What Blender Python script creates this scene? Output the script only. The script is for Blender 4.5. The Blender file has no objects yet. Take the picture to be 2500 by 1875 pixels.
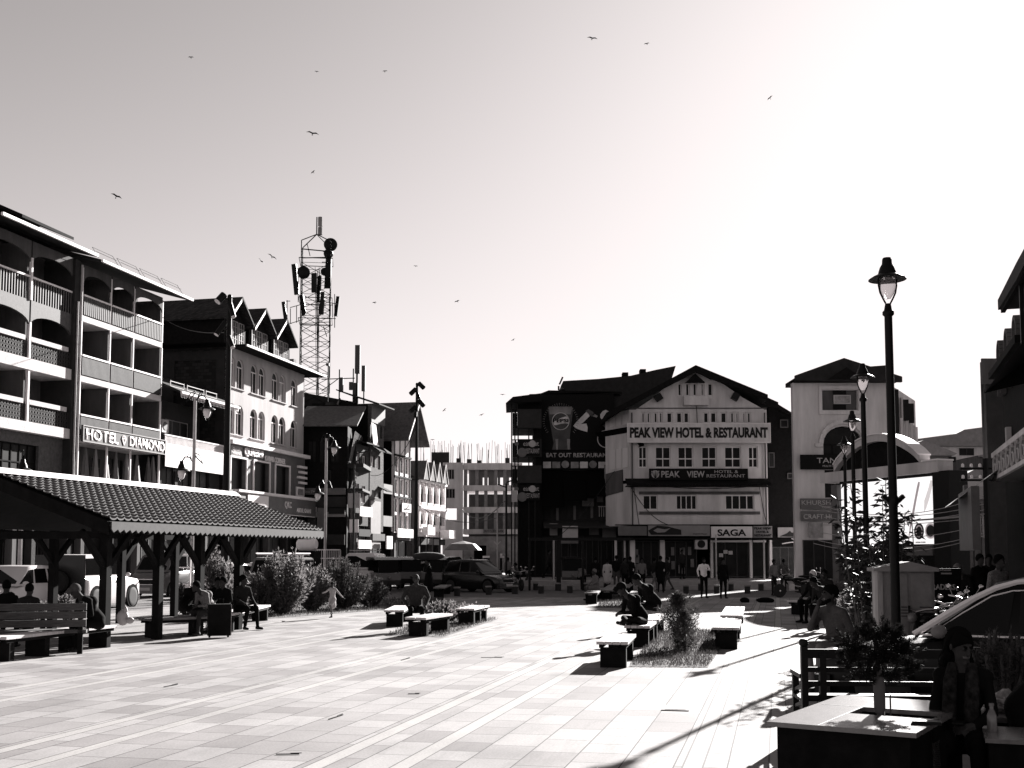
import bpy, bmesh, math, random
import numpy as np
from mathutils import Vector, Matrix, noise
R=math.radians; PI=math.pi
rnd=random.Random(7)
SC=bpy.context.scene; COL=SC.collection
# ---------------- camera ----------------
F=2800.0; CH=1.8; PITCH=math.atan(218/F); PCY=1139.0      # photo pixels (2500x1875)
cd=bpy.data.cameras.new('camera'); cam=bpy.data.objects.new('camera',cd); COL.objects.link(cam)
cam.location=(0,0,CH); cam.rotation_euler=(PI/2+PITCH,0,0)
cd.sensor_width=36; cd.lens=F/2500*36; cd.shift_y=(PCY-937.5)/2500; cd.clip_start=.1; cd.clip_end=6000
SC.camera=cam
# ---------------- sky ----------------
SUN_EL=R(21); SUN_AZ=R(26)     # azimuth to the right of the view direction
w=bpy.data.worlds.new("World"); SC.world=w; w.use_nodes=True
nt=w.node_tree; nt.nodes.clear()
sky=nt.nodes.new('ShaderNodeTexSky'); sky.sky_type='NISHITA'; sky.sun_disc=False
sky.sun_elevation=SUN_EL; sky.sun_rotation=SUN_AZ; sky.air_density=1.0; sky.dust_density=1.2; sky.ozone_density=1.0
bw=nt.nodes.new('ShaderNodeRGBToBW'); nt.links.new(sky.outputs[0],bw.inputs[0])
def mnode(op,a,bv):
    n=nt.nodes.new('ShaderNodeMath'); n.operation=op
    for i,q in enumerate((a,bv)):
        if isinstance(q,(int,float)): n.inputs[i].default_value=q
        else: nt.links.new(q,n.inputs[i])
    return n.outputs[0]
# soft shoulder of the sky's brightness, as film would record it
tcw=nt.nodes.new('ShaderNodeTexCoord'); spw=nt.nodes.new('ShaderNodeSeparateXYZ'); nt.links.new(tcw.outputs['Generated'],spw.inputs[0])
lowhaze=mnode('ADD',mnode('MULTIPLY',mnode('POWER',2.71828,mnode('MULTIPLY',mnode('MAXIMUM',spw.outputs[2],0.0),-4.5)),1.3),.75)   # brighter, hazier towards the horizon
ex=mnode('POWER',2.71828,mnode('MULTIPLY',mnode('MULTIPLY',bw.outputs[0],lowhaze),-.165))
sh=mnode('MULTIPLY',mnode('SUBTRACT',1.0,ex),2.85)
cc=nt.nodes.new('ShaderNodeCombineColor'); 
for i,k in enumerate((1.0,.93,.925)):
    m=nt.nodes.new('ShaderNodeMath'); m.operation='MULTIPLY'; m.inputs[1].default_value=k
    nt.links.new(sh,m.inputs[0]); nt.links.new(m.outputs[0],cc.inputs[i])
bg=nt.nodes.new('ShaderNodeBackground'); bg.inputs[1].default_value=.10; nt.links.new(cc.outputs[0],bg.inputs[0])
wo=nt.nodes.new('ShaderNodeOutputWorld'); nt.links.new(bg.outputs[0],wo.inputs[0])
# ---------------- sun ----------------
sl=bpy.data.lights.new('sun','SUN'); sl.energy=5; sl.angle=R(.5); sl.color=(1,.97,.95)
so=bpy.data.objects.new('sun',sl); COL.objects.link(so)
sd=Vector((math.sin(SUN_AZ)*math.cos(SUN_EL),math.cos(SUN_AZ)*math.cos(SUN_EL),math.sin(SUN_EL)))
so.rotation_euler=sd.to_track_quat('Z','Y').to_euler(); so.location=(30,60,40)
SC.view_settings.view_transform='Standard'; SC.view_settings.look='None'; SC.view_settings.gamma=1; SC.view_settings.exposure=2.0
try: SC.cycles.max_bounces=5
except Exception: pass

# ---------------- helpers ----------------
def ray(px,py):
    a=(px-1250)/F; b=(PCY-py)/F; s,c=math.sin(PITCH),math.cos(PITCH)
    return Vector((a, c-b*s, s+b*c))
def G(px,py,z=0.0):           # point on a horizontal plane seen at photo pixel
    d=ray(px,py); t=(z-CH)/d.z; return Vector((d.x*t,d.y*t,z))
def D(px,py,Y):               # point at depth Y
    d=ray(px,py); t=Y/d.y; return Vector((d.x*t,Y,CH+d.z*t))
def GX(px,Y):                 # ground point under column px at depth Y (near the horizon row)
    d=ray(px,1400); t=Y/d.y; return Vector((d.x*t,Y,0))
def n2(v): v=Vector(v); return v.normalized() if v.length>1e-9 else Vector((0,0,1))

class MB:
    def __init__(s): s.v=[]; s.f=[]; s.m=[]; s.cur=0
    def add(s,vs,fs,m=None):
        o=len(s.v); s.v+= [tuple(v) for v in vs]; s.f+= [tuple(i+o for i in f) for f in fs]; s.m+=[s.cur if m is None else m]*len(fs); return s
    def box(s,a,b,m=None):
        x0,y0,z0=[min(p,q) for p,q in zip(a,b)]; x1,y1,z1=[max(p,q) for p,q in zip(a,b)]
        return s.add([(x0,y0,z0),(x1,y0,z0),(x1,y1,z0),(x0,y1,z0),(x0,y0,z1),(x1,y0,z1),(x1,y1,z1),(x0,y1,z1)],
          [(0,3,2,1),(4,5,6,7),(0,1,5,4),(1,2,6,5),(2,3,7,6),(3,0,4,7)],m)
    def cb(s,c,sz,m=None,rot=None):      # centred box, rot = Matrix or euler z
        h=[q/2 for q in sz]; c=Vector(c)
        M=rot if isinstance(rot,Matrix) else Matrix.Rotation(rot or 0,3,'Z')
        vs=[c+M@Vector((i*h[0],j*h[1],k*h[2])) for k in(-1,1) for i,j in((-1,-1),(1,-1),(1,1),(-1,1))]
        return s.add(vs,[(0,3,2,1),(4,5,6,7),(0,1,5,4),(1,2,6,5),(2,3,7,6),(3,0,4,7)],m)
    def bar(s,p0,p1,wd,hd,m=None,up=(0,0,1)):   # box between two points
        p0=Vector(p0);p1=Vector(p1); d=(p1-p0).normalized(); u=Vector(up)
        if abs(d.dot(u))>.98: u=Vector((0,1,0)) if abs(d.y)<.9 else Vector((1,0,0))
        r=d.cross(u).normalized(); t=r.cross(d).normalized()
        vs=[p+r*i*wd/2+t*j*hd/2 for p in(p0,p1) for i,j in((-1,-1),(1,-1),(1,1),(-1,1))]
        return s.add(vs,[(0,3,2,1),(4,5,6,7),(0,1,5,4),(1,2,6,5),(2,3,7,6),(3,0,4,7)],m)
    def tube(s,pts,r,n=8,m=None,cap=True):
        pts=[Vector(p) for p in pts]; rs=r if isinstance(r,(list,tuple)) else [r]*len(pts)
        vs=[];fs=[]; d0=(pts[1]-pts[0]).normalized(); ref=Vector((0,0,1)) if abs(d0.z)<.9 else Vector((1,0,0))
        for i,p in enumerate(pts):
            d=(pts[min(i+1,len(pts)-1)]-pts[max(i-1,0)]).normalized()
            a=d.cross(ref)
            if a.length<1e-4: a=d.cross(Vector((0,1,0)))
            a.normalize(); b=d.cross(a).normalized(); ref=a.cross(d)
            for k in range(n):
                t=2*PI*k/n; vs.append(p+(a*math.cos(t)+b*math.sin(t))*rs[i])
        for i in range(len(pts)-1):
            for k in range(n):
                fs.append((i*n+k,i*n+(k+1)%n,(i+1)*n+(k+1)%n,(i+1)*n+k))
        if cap: fs.append(tuple(range(n-1,-1,-1))); fs.append(tuple((len(pts)-1)*n+k for k in range(n)))
        return s.add(vs,fs,m)
    def lathe(s,prof,c=(0,0,0),n=20,m=None,axis='Z'):   # prof [(r,z)]
        c=Vector(c); vs=[];fs=[]
        for r,z in prof:
            for k in range(n):
                t=2*PI*k/n; p=Vector((r*math.cos(t),r*math.sin(t),z))
                if axis=='Y': p=Vector((p.x,p.z,-p.y))
                if axis=='X': p=Vector((p.z,p.x,p.y))
                vs.append(c+p)
        for i in range(len(prof)-1):
            for k in range(n): fs.append((i*n+k,i*n+(k+1)%n,(i+1)*n+(k+1)%n,(i+1)*n+k))
        if prof[0][0]>1e-4: fs.append(tuple(range(n-1,-1,-1)))
        if prof[-1][0]>1e-4: fs.append(tuple((len(prof)-1)*n+k for k in range(n)))
        return s.add(vs,fs,m)
    def ell(s,c,r,n=12,k=8,m=None,rot=None):
        c=Vector(c); r=Vector(r) if not isinstance(r,(int,float)) else Vector((r,r,r)); vs=[];fs=[]
        for i in range(k+1):
            p=PI*i/k
            for j in range(n):
                t=2*PI*j/n; q=Vector((r.x*math.sin(p)*math.cos(t),r.y*math.sin(p)*math.sin(t),r.z*math.cos(p)))
                if rot is not None: q=rot@q
                vs.append(c+q)
        for i in range(k):
            for j in range(n): fs.append((i*n+j,(i+1)*n+j,(i+1)*n+(j+1)%n,i*n+(j+1)%n))
        return s.add(vs,fs,m)
    def prism(s,poly,off,m=None):      # 3d polygon extruded by vector
        off=Vector(off); n=len(poly); p=[Vector(q) for q in poly]
        vs=p+[q+off for q in p]
        fs=[tuple(range(n-1,-1,-1)),tuple(range(n,2*n))]+[(i,(i+1)%n,n+(i+1)%n,n+i) for i in range(n)]
        return s.add(vs,fs,m)
    def quad(s,a,b,c,d,m=None): return s.add([a,b,c,d],[(0,1,2,3)],m)
    def build(s,name,mats,parent=None,smooth=False,fix=True):
        me=bpy.data.meshes.new(name); me.from_pydata(s.v,[],s.f)
        if not isinstance(mats,(list,tuple)): mats=[mats]
        for mt in mats: me.materials.append(mt)
        me.polygons.foreach_set('material_index',[min(i,len(mats)-1) for i in s.m])
        if fix:
            bm=bmesh.new(); bm.from_mesh(me)
            if smooth: bmesh.ops.remove_doubles(bm,verts=bm.verts,dist=1e-4)
            bmesh.ops.recalc_face_normals(bm,faces=bm.faces); bm.to_mesh(me); bm.free()
        if smooth:
            me.polygons.foreach_set('use_smooth',[True]*len(me.polygons))
            try: me.set_sharp_from_angle(angle=R(45))
            except Exception: pass
        o=bpy.data.objects.new(name,me); COL.objects.link(o); o.parent=parent
        return o
def tag(o,label=None,cat=None,group=None,kind=None):
    if label: o['label']=label
    if cat: o['category']=cat
    if group: o['group']=group
    if kind: o['kind']=kind
    return o
def thing(name,label,cat,loc=(0,0,0),rz=0,group=None):
    o=bpy.data.objects.new(name,None); COL.objects.link(o); o.location=loc; o.rotation_euler=(0,0,rz)
    o.empty_display_size=.2
    return tag(o,label,cat,group)
def dup(root,loc,rz,label=None,group=None,scale=None):
    kids={}
    for o in COL.objects:
        if o.parent: kids.setdefault(o.parent.name,[]).append(o)
    def rec(o,par):
        c=o.copy(); COL.objects.link(c); c.parent=par
        for ch in kids.get(o.name,[]): rec(ch,c)
        return c
    c=rec(root,None); c.location=loc; c.rotation_euler=(0,0,rz)
    if scale: c.scale=(scale,)*3
    if label: c['label']=label
    if group: c['group']=group
    return c
# ---------------- materials ----------------
TINT=(1.0,.955,.96)
def mat(name,v,rough=.8,metal=0,nscale=0,namp=.25,bump=0,spec=.4,bscale=None,streak=False,emit=None,stretch=None,detail=6):
    m=bpy.data.materials.new(name); m.use_nodes=True; t=m.node_tree; b=t.nodes['Principled BSDF']
    c=v if isinstance(v,tuple) else tuple(v*k for k in TINT)
    b.inputs['Base Color'].default_value=(*c,1); b.inputs['Roughness'].default_value=rough; b.inputs['Metallic'].default_value=metal
    b.inputs['Specular IOR Level'].default_value=spec
    if nscale or bump:
        tc=t.nodes.new('ShaderNodeTexCoord'); mp=t.nodes.new('ShaderNodeMapping'); t.links.new(tc.outputs['Object'],mp.inputs[0])
        if stretch: mp.inputs['Scale'].default_value=stretch
        elif streak: mp.inputs['Scale'].default_value=(1,1,.18)
    if nscale:
        n=t.nodes.new('ShaderNodeTexNoise'); n.inputs['Scale'].default_value=nscale; n.inputs['Detail'].default_value=detail; n.inputs['Roughness'].default_value=.65
        t.links.new(mp.outputs[0],n.inputs[0])
        r=t.nodes.new('ShaderNodeValToRGB'); r.color_ramp.elements[0].position=.3; r.color_ramp.elements[1].position=.7
        r.color_ramp.elements[0].color=(*[q*(1-namp) for q in c],1); r.color_ramp.elements[1].color=(*[min(1,q*(1+namp)) for q in c],1)
        t.links.new(n.outputs[0],r.inputs[0]); t.links.new(r.outputs[0],b.inputs['Base Color'])
    if bump:
        n2_=t.nodes.new('ShaderNodeTexNoise'); n2_.inputs['Scale'].default_value=bscale or nscale*4 or 10; n2_.inputs['Detail'].default_value=5
        t.links.new(mp.outputs[0],n2_.inputs[0]); bp=t.nodes.new('ShaderNodeBump'); bp.inputs['Strength'].default_value=bump; bp.inputs['Distance'].default_value=.03
        t.links.new(n2_.outputs[0],bp.inputs['Height']); t.links.new(bp.outputs[0],b.inputs['Normal'])
    if emit is not None:
        b.inputs['Emission Color'].default_value=(*([emit[0]]*3 if not isinstance(emit[0],tuple) else emit[0]),1); b.inputs['Emission Strength'].default_value=emit[1]
    return m
def brickmat(name,v,vm,sx,sz,mort=.012,amp=.3,bump=.5,rough=.85):
    m=bpy.data.materials.new(name); m.use_nodes=True; t=m.node_tree; b=t.nodes['Principled BSDF']; b.inputs['Roughness'].default_value=rough
    b.inputs['Specular IOR Level'].default_value=.2
    tc=t.nodes.new('ShaderNodeTexCoord'); sp=t.nodes.new('ShaderNodeSeparateXYZ'); t.links.new(tc.outputs['Object'],sp.inputs[0])
    ad=t.nodes.new('ShaderNodeMath'); ad.operation='ADD'; t.links.new(sp.outputs[0],ad.inputs[0]); t.links.new(sp.outputs[1],ad.inputs[1])
    cb=t.nodes.new('ShaderNodeCombineXYZ'); t.links.new(ad.outputs[0],cb.inputs[0]); t.links.new(sp.outputs[2],cb.inputs[1])
    br=t.nodes.new('ShaderNodeTexBrick'); t.links.new(cb.outputs[0],br.inputs[0]); br.inputs['Scale'].default_value=1
    br.inputs['Brick Width'].default_value=sx; br.inputs['Row Height'].default_value=sz; br.inputs['Mortar Size'].default_value=mort; br.inputs['Bias'].default_value=0
    br.inputs['Color1'].default_value=(*[v*(1-amp)*k for k in TINT],1); br.inputs['Color2'].default_value=(*[v*(1+amp)*k for k in TINT],1); br.inputs['Mortar'].default_value=(*[vm*k for k in TINT],1)
    t.links.new(br.outputs[0],b.inputs['Base Color'])
    bp=t.nodes.new('ShaderNodeBump'); bp.inputs['Strength'].default_value=bump; bp.inputs['Distance'].default_value=.02; bp.invert=True
    t.links.new(br.outputs['Fac'],bp.inputs['Height']); t.links.new(bp.outputs[0],b.inputs['Normal'])
    return m
M={}
M['stucco']=mat('stucco',.30,.9,nscale=1.2,namp=.24,bump=.35,bscale=18,streak=True)
M['stuccoP']=mat('facade_stucco',.52,.9,nscale=1.2,namp=.24,bump=.35,bscale=18,streak=True)
M['slat']=mat('railing_slat',.045,.7,nscale=6,namp=.4)
M['slatL']=mat('pale_railing_slat',.075,.7,nscale=6,namp=.4)
M['stuccoW']=mat('pale_stucco',.40,.85,nscale=.8,namp=.25,bump=.2,bscale=14,streak=True)
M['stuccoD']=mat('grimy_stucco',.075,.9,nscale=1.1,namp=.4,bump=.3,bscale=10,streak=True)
M['white']=mat('white_paint',.8,.6,nscale=2,namp=.08,streak=True)
M['slab']=mat('slab_paint',.55,.8,nscale=1.6,namp=.22,bump=.3,bscale=9)
M['conc']=mat('concrete',.20,.9,nscale=1.5,namp=.3,bump=.4,bscale=12)
M['concD']=mat('dark_concrete',.022,.9,nscale=1.5,namp=.35,bump=.4,bscale=12)
M['dark']=mat('dark_wood',.008,.85,nscale=5,namp=.4,spec=.08)
M['black']=mat('black_paint',.006,.5,spec=.15)
M['blackm']=mat('black_matt',.004,.9,spec=.04)
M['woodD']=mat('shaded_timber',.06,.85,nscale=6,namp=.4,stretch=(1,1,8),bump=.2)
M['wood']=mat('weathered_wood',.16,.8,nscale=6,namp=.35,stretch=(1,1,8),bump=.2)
M['woodL']=mat('pale_wood',.55,.7,nscale=6,namp=.2,stretch=(1,8,1),bump=.2)
M['glass']=mat('window_glass',.01,.12,spec=.45)
M['glassD']=mat('dim_window',.006,.4,spec=.12,nscale=2,namp=.8)
M['curt']=mat('curtained_window',.22,.5,nscale=3,namp=.5)
M['frame']=mat('window_frame',.38,.6,nscale=8,namp=.1)
M['frameD']=mat('dark_frame',.025,.6)
M['roof']=mat('tin_roof',.02,.8,nscale=3,namp=.3,spec=.15)
M['roofG']=mat('weathered_sheet_roof',.10,.75,nscale=4,namp=.4,spec=.2,bump=.2,bscale=6)
M['sign']=mat('sign_board',.20,.6,nscale=2,namp=.12)
M['signM']=mat('sign_grey',.10,.6,nscale=2,namp=.2)
M['signW']=mat('white_banner',.85,.6,nscale=.7,namp=.05)
M['signD']=mat('dark_board',.006,.7,spec=.1)
M['ink']=mat('black_lettering',.012,.7,spec=.2)
M['inkW']=mat('white_lettering',.85,.6)
M['inkG']=mat('grey_lettering',.35,.6)
M['brick']=brickmat('brick_wall',.07,.10,.24,.08)
M['block']=brickmat('block_wall',.022,.012,.42,.22,.018,.45)
M['metal']=mat('galvanised_steel',.35,.4,metal=.7,nscale=8,namp=.2)
M['steelD']=mat('dark_steel',.05,.5,metal=.3)
M['rubber']=mat('rubber',.015,.85)
M['skin']=mat('skin',.04,.75,spec=.1)
M['hair']=mat('hair',.004,.9,spec=.05)
M['leaf']=mat('leaf',.11,.6,nscale=2.5,namp=.5,spec=.2)
M['leafD']=mat('dark_leaf',.045,.7,nscale=2.5,namp=.5,spec=.15)
M['bark']=mat('bark',.06,.9,nscale=9,namp=.4)
M['soil']=mat('soil',.12,.95,nscale=4,namp=.5,bump=.8,bscale=25)

def translucent(m,f,k):
    t=m.node_tree; b=t.nodes['Principled BSDF']; o=[n for n in t.nodes if n.type=='OUTPUT_MATERIAL'][0]
    tr=t.nodes.new('ShaderNodeBsdfTranslucent'); tr.inputs[0].default_value=(*[k*q for q in TINT],1); mx=t.nodes.new('ShaderNodeMixShader'); mx.inputs[0].default_value=f
    t.links.new(b.outputs[0],mx.inputs[1]); t.links.new(tr.outputs[0],mx.inputs[2]); t.links.new(mx.outputs[0],o.inputs[0])
M['leafK']=mat('waxy_dark_leaf',.012,.6,nscale=3,namp=.5,spec=.25)
translucent(M['leaf'],.4,.17); translucent(M['leafD'],.25,.08)
# ---------------- paving material ----------------
AX=R(13)   # the square's long axis, to the right of the view
def pavemat():
    m=bpy.data.materials.new('granite_paving'); m.use_nodes=True; t=m.node_tree; b=t.nodes['Principled BSDF']; L=t.links
    N=t.nodes.new
    tc=N('ShaderNodeTexCoord'); mp=N('ShaderNodeMapping'); mp.inputs['Rotation'].default_value=(0,0,-(PI/2-AX)); L.new(tc.outputs['Object'],mp.inputs[0])
    br=N('ShaderNodeTexBrick'); L.new(mp.outputs[0],br.inputs[0]); br.inputs['Scale'].default_value=1
    br.inputs['Brick Width'].default_value=.72; br.inputs['Row Height'].default_value=.45; br.inputs['Mortar Size'].default_value=.007; br.inputs['Mortar Smooth'].default_value=.3; br.inputs['Bias'].default_value=-.25
    br.offset=.37; br.squash=.7; br.squash_frequency=3
    br.inputs['Color1'].default_value=(.31,.30,.30,1); br.inputs['Color2'].default_value=(.155,.145,.146,1); br.inputs['Mortar'].default_value=(.04,.037,.037,1)
    # plain strips with long joints every few rows
    sp=N('ShaderNodeSeparateXYZ'); L.new(mp.outputs[0],sp.inputs[0])
    def mth(op,a,bv=None,c=None):
        n=N('ShaderNodeMath'); n.operation=op
        for i,q in enumerate((a,bv,c)):
            if q is None: continue
            if isinstance(q,(int,float)): n.inputs[i].default_value=q
            else: L.new(q,n.inputs[i])
        return n.outputs[0]
    md=mth('FLOORED_MODULO',mth('ADD',sp.outputs[1],.07),3.15)
    a1=mth('COMPARE',md,.09,.085); a2=mth('COMPARE',md,.81,.085); band=mth('MAXIMUM',a1,a2)
    mx=N('ShaderNodeMix'); mx.data_type='RGBA'; L.new(band,mx.inputs[0]); L.new(br.outputs[0],mx.inputs[6]); mx.inputs[7].default_value=(.34,.33,.325,1)
    e=None
    for q in (.005,.175,.725,.895):
        k=mth('COMPARE',md,q,.008); e=k if e is None else mth('MAXIMUM',e,k)
    mx1=N('ShaderNodeMix'); mx1.data_type='RGBA'; L.new(e,mx1.inputs[0]); L.new(mx.outputs[2],mx1.inputs[6]); mx1.inputs[7].default_value=(.10,.095,.095,1)
    # wear
    nz=N('ShaderNodeTexNoise'); nz.inputs['Scale'].default_value=.45; nz.inputs['Detail'].default_value=8; nz.inputs['Roughness'].default_value=.7; L.new(mp.outputs[0],nz.inputs[0])
    mr=N('ShaderNodeMapRange'); mr.inputs[1].default_value=.3; mr.inputs[2].default_value=.72; mr.inputs[3].default_value=.72; mr.inputs[4].default_value=1.12; L.new(nz.outputs[0],mr.inputs[0])
    ns=N('ShaderNodeTexNoise'); ns.inputs['Scale'].default_value=40; ns.inputs['Detail'].default_value=6; ns.inputs['Roughness'].default_value=.8; L.new(mp.outputs[0],ns.inputs[0])
    mr2=N('ShaderNodeMapRange'); mr2.inputs[1].default_value=.3; mr2.inputs[2].default_value=.7; mr2.inputs[3].default_value=.72; mr2.inputs[4].default_value=1.2; L.new(ns.outputs[0],mr2.inputs[0])
    vo=N('ShaderNodeTexVoronoi'); vo.inputs['Scale'].default_value=1.1; L.new(mp.outputs[0],vo.inputs[0])
    sp1=mth('LESS_THAN',vo.outputs['Distance'],.022); spd=mth('SUBTRACT',1,mth('MULTIPLY',sp1,.75))
    mp2=N('ShaderNodeMapping'); mp2.inputs['Scale'].default_value=(.25,1.6,1); L.new(mp.outputs[0],mp2.inputs[0])
    n3=N('ShaderNodeTexNoise'); n3.inputs['Scale'].default_value=1.3; n3.inputs['Detail'].default_value=9; n3.inputs['Roughness'].default_value=.75; L.new(mp2.outputs[0],n3.inputs[0])
    mr3=N('ShaderNodeMapRange'); mr3.inputs[1].default_value=.52; mr3.inputs[2].default_value=.72; mr3.inputs[3].default_value=1.0; mr3.inputs[4].default_value=.74; L.new(n3.outputs[0],mr3.inputs[0])
    vo2=N('ShaderNodeTexVoronoi'); vo2.inputs['Scale'].default_value=.33; vo2.inputs['Randomness'].default_value=1; L.new(mp.outputs[0],vo2.inputs[0])
    st_=N('ShaderNodeMapRange'); st_.inputs[1].default_value=.05; st_.inputs[2].default_value=.16; st_.inputs[3].default_value=.72; st_.inputs[4].default_value=1.0; L.new(mth('ADD',vo2.outputs['Distance'],mth('MULTIPLY',mth('SUBTRACT',ns.outputs[0],.5),.1)),st_.inputs[0])
    f=mth('MULTIPLY',mth('MULTIPLY',mth('MULTIPLY',mr.outputs[0],mr2.outputs[0]),spd),mth('MULTIPLY',mr3.outputs[0],st_.outputs[0]))
    hs=N('ShaderNodeMix'); hs.data_type='RGBA'; hs.blend_type='MULTIPLY'; hs.inputs[0].default_value=1; L.new(mx1.outputs[2],hs.inputs[6])
    cc=N('ShaderNodeCombineColor'); [L.new(f,cc.inputs[i]) for i in range(3)]; L.new(cc.outputs[0],hs.inputs[7])
    L.new(hs.outputs[2],b.inputs['Base Color']); b.inputs['Roughness'].default_value=.85; b.inputs['Specular IOR Level'].default_value=.15
    bp=N('ShaderNodeBump'); bp.inputs['Strength'].default_value=.25; bp.inputs['Distance'].default_value=.006; L.new(ns.outputs[0],bp.inputs['Height']); L.new(bp.outputs[0],b.inputs['Normal'])
    return m
M['pave']=pavemat()
M['asph']=mat('asphalt',.10,.9,nscale=3,namp=.25,bump=.5,bscale=60)
M['cobble']=brickmat('small_paver',.24,.08,.22,.12,.012,.25)
M['kerb']=mat('kerb_stone',.30,.85,nscale=3,namp=.2)
def grid(name,x0,x1,y0,y1,z,n,m,kind='structure'):
    b=MB(); b.quad((x0,y0,z),(x1,y0,z),(x1,y1,z),(x0,y1,z)); o=b.build(name,m); tag(o,kind=kind); return o
grid('ground',-900,900,-200,1600,-.012,1,M['asph'])
# square: a big parallelogram of granite up to about 52 m out
b=MB(); b.v=[(-30,-8,0),(30,-8,0),(30,50,0),(-16,50,0),(-12.6,46,0),(-12.5,30,0),(-30,12,0)]; b.f=[tuple(range(7))]; b.m=[0]
tag(b.build('square_paving',M['pave']),kind='structure')
# paver strip of the road beyond the square
b=MB(); b.quad((-20,50,-.004),(40,50,-.004),(40,62,-.004),(-20,62,-.004)); tag(b.build('street_surface',M['asph']),kind='structure')
# raised pavement before the far buildings (two steps)
b=MB(); b.box((-3.6,61.5,-.01),(26,90,.22)); b.box((-3.3,62.0,.22),(26,90,.45)); tag(b.build('raised_pavement',M['kerb']),kind='structure')
# left pavement in front of the hotel row
def axis_pt(X0,Y,k=.231): return (X0+k*Y,Y)
b=MB(); b.prism([(*axis_pt(-34.0,40),-.01),(*axis_pt(-34.0,140),-.01),(*axis_pt(-40,140),-.01),(*axis_pt(-40,40),-.01)],(0,0,.17)); tag(b.build('pavement',M['kerb']),kind='structure')
# distant hillside
b=MB(); n=40
for i in range(n):
    pass
# ---------------- building toolkit ----------------
def text(parent,s,x,z,w,h,y,m,name='lettering',depth=.02,bold=.0,flip=None,shear=0,spacing=1.0):
    """letters facing local -y, lower-left corner at (x,z), fitted to w x h"""
    cu=bpy.data.curves.new('txt','FONT'); cu.body=s; cu.size=1; cu.offset=bold; cu.extrude=0; cu.shear=shear; cu.space_character=spacing; cu.resolution_u=3
    to=bpy.data.objects.new('txt',cu); COL.objects.link(to)
    dg=bpy.context.evaluated_depsgraph_get(); me=bpy.data.meshes.new_from_object(to.evaluated_get(dg))
    bpy.data.objects.remove(to); bpy.data.curves.remove(cu)
    n=len(me.vertices); co=np.empty(n*3); me.vertices.foreach_get('co',co); co=co.reshape(-1,3)
    lo=co.min(0); hi=co.max(0)
    out=np.zeros_like(co); out[:,0]=x+(co[:,0]-lo[0])/(hi[0]-lo[0])*w; out[:,2]=z+(co[:,1]-lo[1])/(hi[1]-lo[1])*h; out[:,1]=y-depth
    me.vertices.foreach_set('co',out.ravel()); me.materials.clear(); me.materials.append(m)
    bm=bmesh.new(); bm.from_mesh(me)
    r=bmesh.ops.extrude_face_region(bm,geom=bm.faces[:]); 
    for v in r['geom']:
        if isinstance(v,bmesh.types.BMVert): v.co.y+=depth
    bmesh.ops.recalc_face_normals(bm,faces=bm.faces); bm.to_mesh(me); bm.free(); me.name=name
    o=bpy.data.objects.new(name,me); COL.objects.link(o); o.parent=parent
    return o
class Bd:
    def __init__(s,name,label,cat,o,rz,group=None,z=0):
        s.o=Vector((o[0],o[1],z)); s.rz=rz; s.r=thing(name,label,cat,s.o,rz,group)
        s.ux=Vector((math.cos(rz),math.sin(rz),0)); s.uy=Vector((-math.sin(rz),math.cos(rz),0))
    def uz(s,px,py,y=0):        # photo pixel -> (u,z) on the plane local y
        d=ray(px,py); o=Vector((0,0,CH)); n=s.uy; p0=s.o+s.uy*y
        t=(p0-o).dot(n)/d.dot(n); p=o+d*t; return (p-s.o).dot(s.ux),p.z-s.o.z
    def rect(s,x0,y0,x1,y1,y=0):
        u0,z1=s.uz(x0,y0,y); u1,z0=s.uz(x1,y1,y); return u0,u1,z0,z1
def arcpts(u0,u1,z,rise,n=10,power=2):
    c=(u0+u1)/2; hw=(u1-u0)/2
    return [(c-hw*math.cos(PI*i/n), z+rise*(math.sin(PI*i/n))**(1 if power==2 else power)) for i in range(n+1)]
def wall(parent,name,m,u0,u1,z0,z1,holes=(),y=0,th=.22,back=False):
    """wall slab in the local xz plane with openings; hole=(u0,u1,z0,z1[,rise])"""
    b=MB(); us=sorted(set([u0,u1]+[q for h in holes for q in h[:2] if u0<q<u1])); zs=sorted(set([z0,z1]+[q for h in holes for q in h[2:4] if z0<q<z1]))
    for i in range(len(us)-1):
        for j in range(len(zs)-1):
            cu=(us[i]+us[i+1])/2; cz=(zs[j]+zs[j+1])/2
            if any(h[0]<cu<h[1] and h[2]<cz<h[3] for h in holes): continue
            b.quad((us[i],y,zs[j]),(us[i+1],y,zs[j]),(us[i+1],y,zs[j+1]),(us[i],y,zs[j+1]))
            if back: b.quad((us[i],y+th,zs[j]),(us[i],y+th,zs[j+1]),(us[i+1],y+th,zs[j+1]),(us[i+1],y+th,zs[j]))
    for h in holes:
        a0,a1,c0,c1=h[:4]; rise=h[4] if len(h)>4 else 0; zt=c1-rise
        b.quad((a0,y,c0),(a0,y+th,c0),(a0,y+th,zt),(a0,y,zt)); b.quad((a1,y,c0),(a1,y,zt),(a1,y+th,zt),(a1,y+th,c0)); b.quad((a0,y,c0),(a1,y,c0),(a1,y+th,c0),(a0,y+th,c0))
        if rise:
            ar=arcpts(a0,a1,zt,rise)
            for k in range(len(ar)-1):
                (p,q),(r_,s_)=ar[k],ar[k+1]
                b.quad((p,y,q),(r_,y,s_),(r_,y+th,s_),(p,y+th,q)); b.quad((p,y,q),(p,y,c1),(r_,y,c1),(r_,y,s_))
        else: b.quad((a0,y,c1),(a0,y+th,c1),(a1,y+th,c1),(a1,y,c1))
    b.quad((u0,y,z0),(u0,y+th,z0),(u0,y+th,z1),(u0,y,z1)); b.quad((u1,y,z0),(u1,y,z1),(u1,y+th,z1),(u1,y+th,z0)); b.quad((u0,y,z1),(u0,y+th,z1),(u1,y+th,z1),(u1,y,z1))
    o=b.build(name,m,parent,fix=False); return o
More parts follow.
